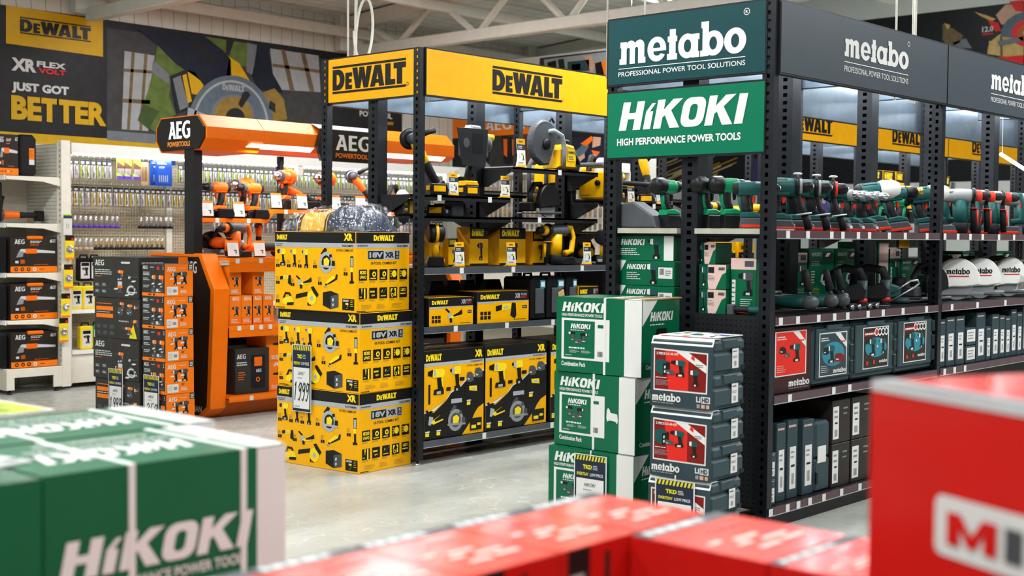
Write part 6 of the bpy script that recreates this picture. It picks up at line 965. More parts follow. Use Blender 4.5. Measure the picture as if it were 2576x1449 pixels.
def five(F):
    F.rect(.004, .004, .996, .996, 'yellow_card', .5); F.rect(.004, .86, .996, .996, 'black_card', 1); F.rect(.004, .82, .996, .86, 'silver_ink', 1.2); F.logo('dewalt', .03, .87, .28, .97, 'yellow_ink', 2, skip=(6, 7)); F.text('XR', .84, .885, .97, .97, 'yellow_ink', 2, .06); F.text('DCZ598X3T', .77, .83, .97, .85, 'black_card', 2, .02); F.text('5-TOOL COMBO KIT', .7, .785, .97, .805, 'black_card', 2, .01)
    e = [(.004, .30), (.1, .31), (.16, .3), (.26, .36), (.36, .42), (.44, .5), (.52, .53), (.6, .56), (.7, .63), (.84, .66), (.92, .7), (.996, .72)]; lo = [(.996, .34), (.9, .3), (.84, .24), (.8, .18), (.74, .12), (.68, .06), (.62, .004), (.004, .004)]
    F.poly([(x, y + .015) for x, y in e] + [(.996, .7), (.004, .28)], 'white_card', 2); F.poly(e + lo, 'black_card', 3)
    F.sil('drill', .06, .5, .34, .79, YP, 4); F.rect(.07, .4, .1, .62, 'black_card', 4); F.sil('impact', .42, .52, .6, .8, YP, 4); F.sil('bat', .7, .6, .82, .72, KP, 4); F.sil('bat', .84, .64, .97, .76, KP, 4); F.rect(.58, .63, .66, .67, 'black_card', 4); F.rect(.36, .53, .43, .57, 'black_card', 4)
    F.sil('grind', .02, .1, .34, .34, YP, 5); F.sil('saw', .38, .06, .68, .36, ('yellow_ink', 'grey_dk', 'grey'), 5); F.sil('recip', .66, .42, .96, .56, YP, 5, True); F.rect(.44, .38, .62, .43, 'silver_ink', 5); F.rect(.76, .04, .96, .18, 'black_card', 5); F.rect(.78, .06, .86, .1, 'yellow_ink', 6); F.rect(.88, .09, .94, .12, 'yellow_ink', 6)
    for u, v in ((.02, .04), (.2, .04), (.7, .34)): F.rect(u, v, u + .06, v + .04, 'yellow_ink', 6); F.rect(u, v + .045, u + .07, v + .06, 'white_card', 6)
def t5(F): F.rect(.01, .01, .99, .99, 'black_card', 1); F.logo('dewalt', .2, .25, .8, .6, 'yellow_ink', 2, skip=(6, 7))
for i, (a, c) in enumerate(((1066, 1217), (1220, 1374), (1384, 1520))): cart(a, c, 1000, YQ, .137, .34, .52, 'black_card', five, ('large yellow and black five-tool carton at the left of the bottom shelf', 'large yellow and black five-tool carton in the middle of the bottom shelf', 'large yellow and black five-tool carton behind the green carton stack')[i], 'five-tool cartons on the bottom shelf', 'combo_kit_carton', top=t5)
def plain_y(F): F.rect(.004, .004, .996, .996, 'yellow_card', .5); F.rect(.004, .7, .996, .996, 'black_card', 1); F.logo('dewalt', .1, .75, .75, .95, 'yellow_ink', 2, skip=(6,)); F.sil('drill', .4, .15, .7, .6, ('photo_mid', 'black_card', 'grey'), 2); F.rect(.004, .004, .996, .06, 'black_card', 1)
Yb = 5.5
for i, (a, c, Y, h) in enumerate(((1182, 1228, 5.58, .24), (1256, 1322, 5.58, .24), (1340, 1375, 5.58, .22), (1128, 1152, 5.55, .17), (1080, 1118, 5.6, .23))): oc = cart(a, c, 620, Y, 1.137, .12, h, 'yellow_card', plain_y, ('yellow carton with black top, behind the first yellow card', 'wide yellow carton with black top at the back of the price rail shelf', 'narrow yellow carton behind the rotary hammer nose', 'low yellow carton behind the left yellow card', 'yellow carton behind the round-headed work light')[i], 'yellow cartons at the back of the price rail shelf')
lb = MB(); Face(lb, (0, 0, 0), (1, 0, 0), (0, 0, 1), .06, .05).rect(0, 0, 1, 1, 'white_card', 1).lines(.1, .2, .9, .8, 3, 'grey', 2); part('price_sticker', lb, oc, (.1, -.001, .12), 0, 'white sticker')
# far bays, seen through the slate rack and under the green end board
for i, px in enumerate((1648, 1690, 1730, 1772, 1812, 1858)): cart(px, px + 39, 605, 5.4, 1.137, .15, .155, 'yellow_card', lambda F: (F.rect(.004, .5, .996, .996, 'yellow_card', 1), F.rect(.004, .004, .996, .5, 'black_card', 1), F.logo('dewalt', .15, .62, .75, .88, 'black_card', 2, skip=(6, 7)), F.text('XR', .2, .12, .55, .38, 'silver_ink', 2, .05), F.sil('impact', .72, .2, .96, .6, YP, 3)), 'yellow and black carton in the row seen between the green end board and green cartons', 'yellow carton row behind the green boxes')
place(t_grinder('y', 'yellow tool with round black hood hanging high, seen below the green end board', guard='black'), at(1608, 5.66, 1.561, 430), 100, ry=-75); single('pole_saw', MB().tube([(-.26, 0, 0), (.1, 0, 0), (.5, .0, .0)], [.018, .016, .014], 'rubber', 10).tube([(.1, 0, -.02), (.12, 0, .03)], .01, 'black', 8).tube([(-.2, 0, 0), (-.2, .0, .03)], .022, 'grey_dk', 8), 'long black pole tool lying level, seen below the green end board', 'pole tool', at(1600, 5.49, 1.70, 450), 0)
for px, z, lab in ((1588, 1.56, 'yellow card left, on the shelf seen below the green end board'), (1660, 1.56, 'yellow card right, on the shelf seen below the green end board')): info_card(lab, at(px, 5.48, z + .001, 490), 0, group='yellow price cards on the rack')
t = thing('battery_pack', 'black battery between two yellow cards, seen below the green end board', 'battery', at(1626, 5.53, 1.562, 495), -60); battery(t, TP['y'], big=True)
far_y = ((1556, 5.56, 1.561, 'yellow drill behind the slotted green board post', 200), (1744, 5.58, 1.361, 'tall yellow angle drill seen between black-green tools', 160), (1790, 5.56, 1.361, 'yellow impact driver low behind the middle green tool', 190), (1852, 5.56, 1.361, 'yellow impact driver with pale nose behind the dark green drill', -60), (1900, 5.56, 1.361, 'yellow impact driver next to the brown rack post', -60), (1655, 5.56, 1.361, 'yellow saw with pointed guard low below the green end board', 170), (2130, 5.56, 1.361, 'yellow drill glimpsed behind the white-nosed wrench', -60), (2232, 5.56, 1.361, 'yellow drill glimpsed behind the brass-tipped heat gun', -60), (2290, 5.56, 1.601, 'yellow tool high behind the row of drills', -60), (2505, 5.5, 1.6, 'yellow and black tool high beyond the second rack bay', -60))
for i, (px, Y, z, lab, rz) in enumerate(far_y): place(t_saw('y', lab, R=.08) if 'saw' in lab else (t_impact if i % 3 else t_drill)('y', lab), at(px, Y, z, 520), rz, sc=.62 if 'saw' in lab else .9)
for k, z in ((3, 1.36), (4, 1.36), (5, 1.36), (6, 1.6), (7, 1.36), (8, 1.6)): arm_shelf(rk, CX[k], CX[k + 1], YA, YC, z)
for i, (px, w) in enumerate(((2186, 34), (2222, 30), (2255, 20), (2376, 14))): cart(px, px + w, 440, 5.62, 1.63, .1, .34, 'yellow_card', plain_y, ('tall yellow carton above the white-nosed wrench, left of three', 'tall yellow carton above the white-nosed wrench, middle of three', 'tall yellow carton above the white-nosed wrench, right of three', 'narrow yellow carton right of the second dark post')[i], 'tall yellow cartons beyond the drills')
# ================================================================ GOODS ON THE SLATE-FASCIA RACK
Z1, Z2, Z3, Z4 = 1.362, .969, .613, .105
def am(px, Y, z, py=560): return at(px, Y, z, py)
row = ((1972, 'm', 'large green hammer drill with side handle, next to the rack corner post', dict(side=True, L=1.25, R=.041)), (2020, 'm', 'large hammer drill with side handle, second from the rack corner post', dict(side=True, L=1.25, R=.041)), (2072, 'm', 'hammer drill with orange-red collar and side handle', dict(side=True, L=1.25, R=.042, collar='red_pl')), (2112, 'm', 'slim green drill with steel chuck, first of three alike', dict(nose='steel', L=.85)), (2152, 'm', 'slim green drill with steel chuck, second of three alike', dict(nose='steel', L=.85)), (2178, 'm', 'slim green drill with steel chuck, third of three alike', dict(nose='steel', L=.85)), (2222, 'm', 'green wrench with big pale nose, in the middle of the top row', dict(nose='white', R=.046)), (2276, 'm', 'green heat gun with black barrel and brass tip', dict(nose='heat', L=1.2)), (2338, 'm', 'green wrench with pale nose beside the second dark post', dict(nose='white', R=.044)))
for px, p, lab, kw in row: t = place(t_drill(p, lab, **kw), am(px, 3.22, Z1), {0: -58, 1: -78, 2: -48}[0 if kw.get('side') else 1 if kw.get('nose') == 'steel' else 2], ry=-7 if kw.get('nose') in ('white', 'heat') else 0, sc=.92 if kw.get('nose') == 'steel' else 1.02); t.location.y += .02 * (px % 3)
for px, lab, w in ((2402, 'dark rotary hammer just right of the second dark post', 0), (2436, 'dark rotary hammer with orange-red flange, second in the far bay', 0), (2478, 'pale-barrelled rotary hammer in the far bay', 1), (2556, 'rotary hammer with orange-red flange at the right picture edge', 0)): place(t_hammer('m', lab, white=bool(w)), am(px, 3.22, Z1), -56)
place(t_hammer('m', 'green rotary hammer with loop handle turned to the front, far bay'), am(2520, 3.22, Z1), 100)
single('nozzle_tube', MB().tube([(0, 0, 0), (.02, 0, .2)], [.02, .014], 'rubber', 12), 'black nozzle tube standing up behind the dark rotary hammers', 'tube', am(2392, 3.4, Z1 + .12))
for i, (px, p, lab, nz) in enumerate(((2070, 'h', 'round saw blade in a purple and white card behind the drills', 0), (2132, 'h', 'green drill at the back of the top row, behind the slim drills', 1), (2250, 'h', 'bright green drill at the back, behind the heat gun', 1), (2190, 'h', 'green and black drill at the back near the pale-nosed wrench', 1))):
    if nz: place(t_drill(p, lab), am(px, 3.72, Z1), 110)
    else: single('saw_blade_pack', MB().lathe([(.09, 0), (.09, .006)], (0, 0, .19), (0, 1, 0), 'white_card', 28, False).lathe([(.088, -.001), (.07, -.002), (.07, -.0005)], (0, 0, .19), (0, 1, 0), 'purple_dk', 28, False).lathe([(.03, -.003), (.03, -.001)], (0, 0, .19), (0, 1, 0), 'silver', 18, False).box(-.015, .015, -.002, .004, 0, .11, 'black'), lab, 'saw blade', am(px, 3.62, Z1))
def ax(px, X, z): v = onx(px, 560, X); return (X, v.y, z)
for px, lab, p, rz, fn in ((1683, 'black-faced green impact wrench half behind the black centre post', 'h', -8, t_impact), (1785, 'black-faced green impact wrench just right of the black centre post', 'h', -8, t_impact), (1840, 'green impact wrench with pale handle turned aside, end shelf', 'h', -38, t_impact), (1888, 'dark green drill with grey collar at the right of the end shelf', 'm', -62, t_drill)): place(fn(p, lab, **({'R': .036} if fn is t_impact else {'L': 1.2})), ax(px, 5.14 if p == 'h' else 5.1, 1.371), rz, sc=.9)
single('hand_tool_case', MB().prism([(0, 0), (.22, 0), (.2, .06), (.08, .13), (0, .12)], 'y', -.05, .05, 'grey_dk', .008), 'dark grey pointed hood lying at the left of the end shelf', 'guard', ax(1574, 5.1, 1.371), -90)
# green cartons on the end shelf
def h_box(F):
    F.rect(.004, .004, .996, .996, 'green_card', .5); F.rect(.83, .004, .996, .996, 'white_card', 1); F.logo('hikoki', .06, .62, .50, .86, 'white_card', 2, .22); F.lines(.06, .2, .42, .5, 4, 'white_card', 2, .35); F.sil('impact', .55, .08, .78, .9, ('tool_green', 'black_card', 'white_card'), 2)
def h_box2(F):
    F.rect(.004, .004, .996, .996, 'green_card', .5); F.poly([(.004, .3), (.16, .996), (.004, .996)], 'white_card', 1); F.logo('hikoki', .17, .65, .52, .86, 'white_card', 2, .22); F.lines(.17, .22, .44, .55, 4, 'white_card', 2, .35); F.sil('impact', .5, .08, .72, .9, ('tool_green', 'black_card', 'white_card'), 2); F.rect(.73, .3, .97, .75, 'white_card', 2); F.barcode(.75, .45, .83, .7, 'grey_dk', 3); F.lines(.85, .4, .95, .65, 3, 'grey', 3)
def h_box3(F):
    F.rect(.004, .004, .996, .996, 'green_card', .5); F.rect(.004, .004, .3, .996, 'green_dark', .7); F.sil('drill', .04, .12, .26, .9, ('tool_green', 'black_card', 'white_card'), 2); F.poly([(.36, .004), (.62, .004), (.85, .6), (.996, .7), (.996, .996), (.33, .996), (.33, .3)], 'pink_card', 1); F.poly([(.66, .004), (.996, .004), (.996, .6), (.88, .55)], 'green_card', 1.3); F.rect(.34, .66, .56, .9, 'photo_dark', 2); F.logo('hikoki', .72, .78, .96, .9, 'green_dark', 3, .22); F.lines(.34, .35, .6, .58, 4, 'grey_dk', 2, .3)
def h_tall(F):
    F.rect(.004, .004, .996, .996, 'green_card', .5); F.rect(.004, .8, .996, .996, 'pink_card', 1); F.rect(.55, .85, .9, .95, 'grey_dk', 2); F.sil('drill', .3, .35, .92, .75, ('grey_dk', 'photo_dark', 'grey_lt'), 2); F.lines(.4, .08, .9, .3, 6, 'white_card', 2, .3); F.poly([(.06, .1), (.2, .1), (.2, .62), (.06, .62)], 'white_card', 2); F.lines(.06, .12, .2, .6, 6, 'green_card', 3, .25)
def side_x(px0, px1, py, X, z, H, art, lab, W=.2, base='green_card', group=None):
    a = onx(px0, py, X).y; c = onx(px1, py, X).y; return single('tool_carton', carton(W, a - c, H, base, art, None).mesh('tool_carton'), lab, 'carton', (X, c, z), 0, group)
XE = 5.055
for i, (a, c, z, fn) in enumerate(((1553, 1696, Z2, h_box2), (1553, 1696, Z2 + .122, h_box2), (1553, 1694, Z2 + .244, h_box))): side_x(a, c, 700, XE, z, .12, fn, ('flat green drill carton, lowest of three behind the black post', 'flat green drill carton with label, middle of three', 'flat green drill carton with white end, top of three')[i], group='flat green cartons on the end shelf')
for i, (a, c, z) in enumerate(((1758, 1826, Z2), (1758, 1826, Z2 + .117))): side_x(a, c, 740, XE, z, .115, h_box3, ('green and pale pink carton, lower of two by the tall carton', 'green and pale pink carton, upper of two by the tall carton')[i], .16, group='pale pink and green cartons')
side_x(1758, 1800, 650, XE + .02, Z2 + .234, .1, h_box3, 'dim green carton on top of the two pale pink ones', .14); side_x(1838, 1902, 720, XE + .03, Z2, .265, h_tall, 'tall green carton with sideways lettering on the end shelf', .1)
place(t_grinder('m', 'dark green tool with orange-red ring in front of the tall green carton', wheel=False), ax(1888, 5.058, Z2), -91, sc=.55)
# second shelf tools
sh = (('g', 1955, 'dark grinder with orange-red switch beside the rack corner post', -84), ('g', 2003, 'dark green barrel grinder, left of two parallel ones', -70), ('g', 2033, 'dark green barrel grinder, right of two parallel ones', -70), ('t', 2072, 'dark multi-tool lying with square head toward the shelf front', -60), ('j', 2132, 'dark green jigsaw with tall loop handle and orange-red ring', -50), ('j', 2190, 'dark green jigsaw behind the loop-handled one, silver shoe', -62), ('s', 2262, 'dark round sander with orange-red switch', -30), ('c', 2325, 'dark circular saw with spout beside the second dark post', -8))
for k, px, lab, rz in sh: place({'g': lambda l: t_grinder('m', l, wheel=False), 't': lambda l: t_multi('m', l), 'j': lambda l: t_jigsaw('m', l), 's': lambda l: t_sander('m', l), 'c': lambda l: t_saw('m', l, guard='black', R=.1)}[k](lab), am(px, {'j': 3.24, 's': 3.26, 'c': 3.24}.get(k, 3.26), Z2, 740), rz, ry=0)
t = thing('hedge_shear', 'small green clamp-like tool with bent silver bar', 'power tool', am(2238, 3.17, Z2, 740), -40); part('body', MB().prism([(-.08, .02), (.05, .05), (.06, .1), (-.04, .13), (-.09, .08)], 'y', -.03, .03, 'tool_green', .01), t); part('bar', MB().tube([(-.02, -.035, .02), (.12, -.035, .1), (.15, -.035, .12), (.14, -.035, .14), (.1, -.035, .135), (.0, -.035, .07)], .006, 'steel', 8), t, label='bent silver bar')
for i, px in enumerate((2142, 2160, 2186, 2204)): single('tool_bit', MB().lathe([(.008, 0), (.014, .006), (.014, .024), (.006, .03)], (0, 0, 0), (0, 0, 1), 'steel', 12), 'small silver fitting at the shelf front, under the jigsaws', 'fitting', am(px, 3.08, Z2, 770), 0, 'silver fittings')
for px, lab, rz in ((2392, 'white-guarded saw half behind the second dark post', -8), (2446, 'white-guarded plunge saw in the middle of the far bay', 0), (2516, 'white-guarded saw with clear chip catcher, far bay', 6)):
    t = t_saw('m', lab, guard='white', R=.112, logo=True); place(t, am(px, 3.24, Z2, 720), rz - 32, sc=1.1)
part('chip_catcher', MB().prism([(.03, .06), (.13, .06), (.12, .13), (.06, .15)], 'y', -.095, -.05, 'clear_jar', .004), t)
# cartons at the back of the second shelf
def h_stand(F):
    F.rect(.004, .004, .996, .996, 'green_card', .5); F.logo('hikoki', .08, .86, .48, .93, 'grey_lt', 2, .22); F.rect(.55, .8, .93, .96, 'brown_card', 2); F.poly([(.62, .85), (.75, .85), (.85, .92), (.7, .92)], 'white_card', 3); F.lines(.08, .68, .45, .78, 3, 'grey_lt', 2, .3); F.lines(.08, .35, .25, .6, 5, 'pink_card', 2, .5); F.sil('saw', .45, .3, .98, .62, ('grey_dk', 'photo_dark', 'grey_lt'), 2); F.lines(.04, .06, .5, .28, 8, 'lime', 2, .3)
Yk = 3.6
for i, (a, c, fn, base, h, lab) in enumerate(((2035, 2097, h_stand, 'green_card', .3, 'tall green carton behind the parallel grinders, left of two'), (2101, 2158, h_stand, 'green_card', .3, 'tall green carton behind the jigsaw, right of two'), (1992, 2030, h_tall, 'green_dark', .28, 'dim green carton standing behind the corner grinders'), (2182, 2203, lambda F: F.rect(.01, .01, .99, .99, 'pink_card', 1), 'green_card', .34, 'narrow pale carton standing, left of two'), (2208, 2234, lambda F: F.rect(.1, .01, .99, .99, 'pink_card', 1), 'green_card', .34, 'narrow pale carton standing, right of two'), (2238, 2264, h_tall, 'green_card', .3, 'green carton with white label right of the pale cartons'), (2266, 2316, h_stand, 'green_dark', .24, 'dark green carton behind the sander'), (2384, 2416, h_box3, 'green_dark', .26, 'dim green carton behind the first white-guarded saw'), (2420, 2450, h_stand, 'green_dark', .28, 'dim green carton behind the middle white-guarded saw'), (2496, 2545, h_stand, 'green_card', .28, 'green carton behind the rightmost white-guarded saw'), (2550, 2600, h_box3, 'green_card', .22, 'green carton at the right picture edge, second shelf'))): cart(a, c, 690, Yk, Z2, .2, h, base, fn, lab, 'cartons at the back of the second shelf')
single('banded_carton', carton(.3, .18, .06, 'white_card', None, lambda F: (F.rect(.0, 0, .6, 1, 'yellow_card', 1), F.rect(.6, 0, 1, 1, 'green_card', 1), F.rect(.0, 0, .12, 1, 'black_card', 2), F.text('H', .88, .2, .97, .8, 'white_card', 2, .04))).mesh('banded_carton'), 'flat yellow, white and green carton lying high behind the sander', 'carton', am(2254, 3.6, Z2 + .305, 630))
# third shelf: poster-fronted cases, then slim cartons
def poster_case(px0, px1, H, base, lab, kind):
    a = ony(px0, 900, YM + .03).x; c = ony(px1, 900, YM + .03).x; w = c - a; D = .3; t = thing('poster_case', lab, 'tool case', (a, YM + .03, Z3), 0, 'poster-fronted cases')
    if kind == 0: part('body', carton(w, D, H, base, None, lambda F: (F.logo('metabo', .42, .09, .96, .2, 'white_card', 1), F.lines(.42, .05, .96, .07, 1, 'grey', 1, .6))), t)
    else: part('body', MB().box(0, w, 0, D, .01, H, base, .012).box(w * .04, w * .96, -.012, .0, .04, H * .93, base, .006).box(w * .3, w * .7, -.018, 0, H * .9, H * .99, base, .004), t)
    if kind:
        for k in range(3): part('latch', MB().box(w - .03, w + .004, -.02, .01, H * (.18 + .26 * k), H * (.38 + .26 * k), 'petrol_dark', .004), t)
    b = MB(); y = -.002 if kind == 0 else -.0135; u0, u1, v0, v1 = ((.06, .86, .26, .94), (.1, .84, .17, .86), (.2, .82, .19, .88), (.16, .78, .2, .9))[kind]; F = Face(b, (u0 * w, y, v0 * H), (1, 0, 0), (0, 0, 1), (u1 - u0) * w, (v1 - v0) * H); F.rect(0, 0, 1, 1, 'white_card', 1)
    if kind < 2:
        F.rect(.03, .025, .97, .975, 'red_ink' if kind == 0 else 'petrol_card', 2); F.poly([(.55, .975), (.75, .975), (.97, .74), (.97, .62)], 'white_card', 3); F.lines(.74, .74, .92, .8, 1, 'red_ink', 4); F.lines(.06, .8, .4, .9, 2, 'white_card', 3, .5)
        if kind: F.poly(ell(.5, .5, .4, .28), 'teal_glow', 2.5); F.logo('metabo', .5, .06, .95, .17, 'white_card', 3)
        F.sil('drill', .46 if kind == 0 else .2, .3, .8 if kind == 0 else .55, .7, PP, 4); F.sil('bat', .14, .5, .34, .66, PP, 4); F.sil('bat', .3, .42, .46, .52, KP, 4) if kind == 0 else F.sil('bat', .55, .3, .9, .5, ('red_pl', 'red_deep', 'grey_lt'), 4); F.lines(.06, .08, .36, .26, 4, 'pink_card' if kind == 0 else 'grey_lt', 3, .3)
    else:
        F.rect(.03, .025, .97, .975, 'brown_card', 2); F.poly(ell(.5, .5, .42, .24), 'teal_glow', 2.5); F.rect(.03, .78, .5, .9, 'red_deep', 3); F.lines(.06, .8, .45, .88, 1, 'white_card', 4)
        for k in range(4): F.ring(.5 + .13 * k, .87, .075, .045, 'white_card', 4)
        F.circ(.5, .87, .05, 'red_ink', 5); F.sil('drill', .12, .3, .5, .72, PP, 4); F.sil('impact', .62, .34, .86, .7, PP, 4); F.textc('+', .55, .48, .08, 'white_card', 4); F.logo('metabo', .62, .12, .93, .2, 'white_card', 4); F.circ(.16, .14, .04, 'red_ink', 4); F.circ(.42, .15, .04, 'red_ink', 4)
    part('printed_poster', b, t, label='white-edged printed poster')
poster_case(1942, 2040, .305, 'maroon', 'dark red carton with bright red poster, next to the rack corner post', 0); poster_case(2044, 2138, .305, 'petrol', 'teal case with dark poster showing one drill and batteries', 1); poster_case(2142, 2246, .305, 'petrol', 'teal case with two-drill poster, left of two alike', 2); poster_case(2250, 2342, .305, 'petrol', 'teal case with two-drill poster beside the second dark post', 3)
def slim_art(kind):
    def f(F):
        F.lines(.1, .9, .95, .95, 1, 'pink_card', 1); F.rect(.22, .12, .82, .66, 'white_card', 1); F.lines(.3, .5, .7, .62, 2, 'grey', 2, .4); F.rect(.34, .40, .7, .43, 'black_card', 2); F.barcode(.4, .18, .66, .32, 'grey', 2)
    return f
def slim_row(xs, z, hs, Y, base, labf, grp, D=.32):
    for i, ((a, c), h) in enumerate(zip(xs, hs)): cart(a, c - .6, 900 if z > .5 else 1200, Y + random.uniform(0, .012), z, D, h, base, slim_art(0), labf(i), grp)
L1 = ('first', 'second', 'third', 'fourth', 'fifth', 'sixth', 'seventh', 'eighth', 'ninth', 'tenth', 'eleventh', 'twelfth')
slim_row([(2362, 2378), (2380, 2402), (2404, 2426), (2455, 2478), (2480, 2492), (2494, 2512), (2513, 2527), (2528, 2541), (2542, 2556), (2557, 2570), (2571, 2584)], Z3, [.27, .28, .28, .29, .2, .27, .26, .25, .29, .27, .3], YM + .03, 'petrol_card', lambda i: 'slim dark green carton with white label, %s from the post, third shelf' % L1[i], 'slim cartons on the third shelf')
for k in (0, 1): cart(2429, 2453, 900, YM + .03, Z3 + .105 * k, .3, .1, 'petrol_card', lambda F: (F.rect(.1, .2, .95, .9, 'white_card', 1), F.lines(.2, .3, .8, .8, 3, 'grey', 2, .4)), ('small dark green carton with square label, lower of two', 'small dark green carton with square label, upper of two')[k], 'square label cartons')
slim_row([(1953, 1976), (1980, 2006), (2018, 2046)], Z4, [.365, .37, .36], YM + .04, 'petrol_card', lambda i: 'tall dark green carton on the lowest shelf, ' + ('nearest the rack corner post', 'second from the corner post', 'third from the corner post')[i], 'tall cartons on the lowest shelf')
for k in (0, 1): cart(1931, 1951, 1240, YM + .03, Z4 + .121 * k, .3, .12, 'petrol_card', slim_art(0), ('small dark carton wedged at the corner post, lower of two', 'small dark carton wedged at the corner post, upper of two')[k], 'small cartons at the corner post')
a = ony(2050, 1200, YM + .04).x; c = ony(2086, 1200, YM + .04).x; t = thing('tool_case', 'dark teal upright case with white label on the lowest shelf', 'tool case', (a, YM + .04, Z4)); w = c - a; part('body', MB().box(0, w, 0, .3, .0, .16, 'petrol', .01).box(0, w, 0, .3, .162, .34, 'petrol', .014), t); part('label', MB().box(.02, w * .7, -.003, 0, .14, .22, 'white_card'), t); part('latch', MB().box(.0, .02, -.008, 0, .04, .1, 'black', .003), t)
for i, (a, c) in enumerate(((2091, 2136), (2140, 2190))):
    for k in (0, 1): cart(a, c, 1200, YM + .035, Z4 + .217 * k, .35, .214, 'brown_card', lambda F: (F.rect(.04, .1, .36, .85, 'white_card', 1), F.lines(.1, .55, .3, .8, 2, 'grey', 2, .4), F.rect(.14, .45, .28, .49, 'black_card', 2), F.barcode(.12, .16, .28, .32, 'grey', 2), F.lines(.6, .6, .9, .85, 2, 'grey', 1, .3)), ('large dark carton on the lowest shelf, %s left stack' % ('bottom of the', 'top of the')[k], 'large dark carton by the red box edge, %s right stack' % ('bottom of the', 'top of the')[k])[i], 'large dark cartons on the lowest shelf')
# ================================================================ FOREGROUND: PALLETS OF CARTONS
ZG = .932
ga = onz(112, 1203, ZG); gb = onz(714, 1114, ZG); YG0 = (ga.y + gb.y) / 2; GX0, GX1 = ga.x, gb.x; GW = GX1 - GX0; GD = onz(499, 1066, ZG).y - YG0
def fg_front(F):
    F.rect(.004, .004, .996, .996, 'green_card', .5); F.rect(.862, .004, .996, .996, 'white_card', 1); F.logo('hikoki', .055, .485, .845, .672, 'white_card', 2, .22); F.text('HIGH PERFORMANCE POWER TOOLS', .05, .395, .815, .45, 'white_card', 2, .02)
def fg_top(F):
    F.rect(.004, .004, .996, .996, 'green_card', .5); F.rect(.862, .004, .996, .996, 'white_card', 1); r = F; G = Face(F.mb, F.P(.86, .1, 0) + F.N * 0, -F.U, -F.V, F.w * .8, F.h * .8); G.O = F.P(.8, .9, 0); G.logo('hikoki', .06, .42, .86, .78, 'white_card', 2, .22); G.text('HIGH PERFORMANCE POWER TOOLS', .06, .24, .8, .34, 'white_card', 2, .01); G.text('Combination Pack', .1, .05, .7, .15, 'white_card', 2, .01)
def fg_side(F): F.rect(.004, .004, .996, .996, 'green_card', .5); F.logo('hikoki', .15, .4, .85, .6, 'white_card', 2, .22)
fm = carton(GW, GD, .347, 'green_card', fg_side, fg_front, fg_top, .004).mesh('combination_carton')
def clear_tape(o, w, d): part('packing_tape', MB().box(.01, w - .01, d * .5 - .03, d * .5 + .03, .347, .3476, 'clear_wrap').box(w - .06, w - .002, .0, d, .347, .3478, 'clear_wrap'), o, label='shiny clear tape')
def fg_plain(F): F.rect(.004, .004, .996, .996, 'green_card', .5); F.logo('hikoki', .055, .485, .845, .672, 'white_card', 2, .22)
fm2 = carton(GW, GD, .347, 'green_card', fg_side, fg_plain, lambda F: F.rect(.004, .004, .996, .996, 'green_card', .5), .004).mesh('combination_carton')
def gcart(x, y, z, lab, st=(.33, .80), tape=True, m_=None):
    o = single('combination_carton', m_ or fm, lab, 'carton', (x, y, z), 0, 'green cartons on the near pallet')
    for s_ in st: part('packing_strap', MB().box(GW * s_ - .0065, GW * s_ + .0065, -.0025, GD + .0025, 0, .3495, 'white_card', .001), o, label='thin white packing strap')
    if tape: clear_tape(o, GW, GD)
    return o
zb = ZG - .347
gcart(GX0, YG0, zb, 'large green carton in front with white lettering, white end and two straps'); gcart(GX0 - GW - .006, YG0 - .012, zb, 'large green carton at the left picture edge, leaflet on its top', (.5,), m_=fm2)
yc2 = YG0 + GD + .012; gcart(GX0 + .075, yc2, zb, 'large green carton behind the strapped front one, lettering upside down', (.2, .78)); gcart(GX0 + .075 - GW - .008, yc2 + .01, zb, 'large green carton at the back left of the pallet, grass leaflet on it', (.6,), m_=fm2)
for i, (x, y) in enumerate(((GX0, YG0), (GX0 - GW - .006, YG0 - .012), (GX0 + .075, yc2), (GX0 + .075 - GW - .008, yc2 + .01))): gcart(x, y, zb - .35, ('green carton below the strapped front one', 'green carton below the one at the left picture edge', 'green carton below the upside-down lettered one', 'green carton below the back left one')[i], (), False)
def pallet(name, x0, x1, y0, y1, z, lab):
    t = thing(name, lab, 'pallet', (x0, y0, 0)); w, d = x1 - x0, y1 - y0
    for k in range(6): part('deck_board', MB().box(0, w, d * k / 6 + .004, d * (k + 1) / 6 - .02, z - .02, z, 'timber_lt', .002), t)
    for k in range(3): part('bearer', MB().box(w * (.02 + .44 * k), w * (.02 + .44 * k) + .06, 0, d, .0, z - .02, 'timber_lt', .002), t)
pallet('pallet', GX0 - GW - .02, GX1 + .08, YG0 - .03, yc2 + GD + .02, zb - .351, 'wooden pallet under the near green cartons')
def leaf(w, d, cols, lab, loc, rz, n=60):
    b = MB().box(0, w, 0, d, 0, .004, 'white_card'); F = Face(b, (0, 0, .004), (1, 0, 0), (0, 1, 0), w, d); R = random.Random(4); F.rect(.03, .03, .97, .97, cols[0], 1)
    for k in range(n): u, v = R.random() * .85, R.random() * .85; F.poly(ell(u + .06, v + .06, .03 + R.random() * .07, .02 + R.random() * .05, 8), R.choice(cols), 1.2 + k * .02)
    o = single('sales_leaflet', b, lab, 'leaflet', loc, rz); return o
p = onz(60, 1040, ZG); leaf(.36, .24, ('grass_print', 'lime', 'hivis', 'grass_print'), 'leaflet with a grass photo lying on the back left green carton', (p.x - .3, p.y - .05, ZG + .002), 4); p = onz(40, 1180, ZG); leaf(.21, .2, ('grey_lt', 'photo_grey', 'white_card', 'blue_dark'), 'grey and white leaflet at the left picture edge on the green carton', (p.x - .16, p.y - .02, ZG + .002), 14)
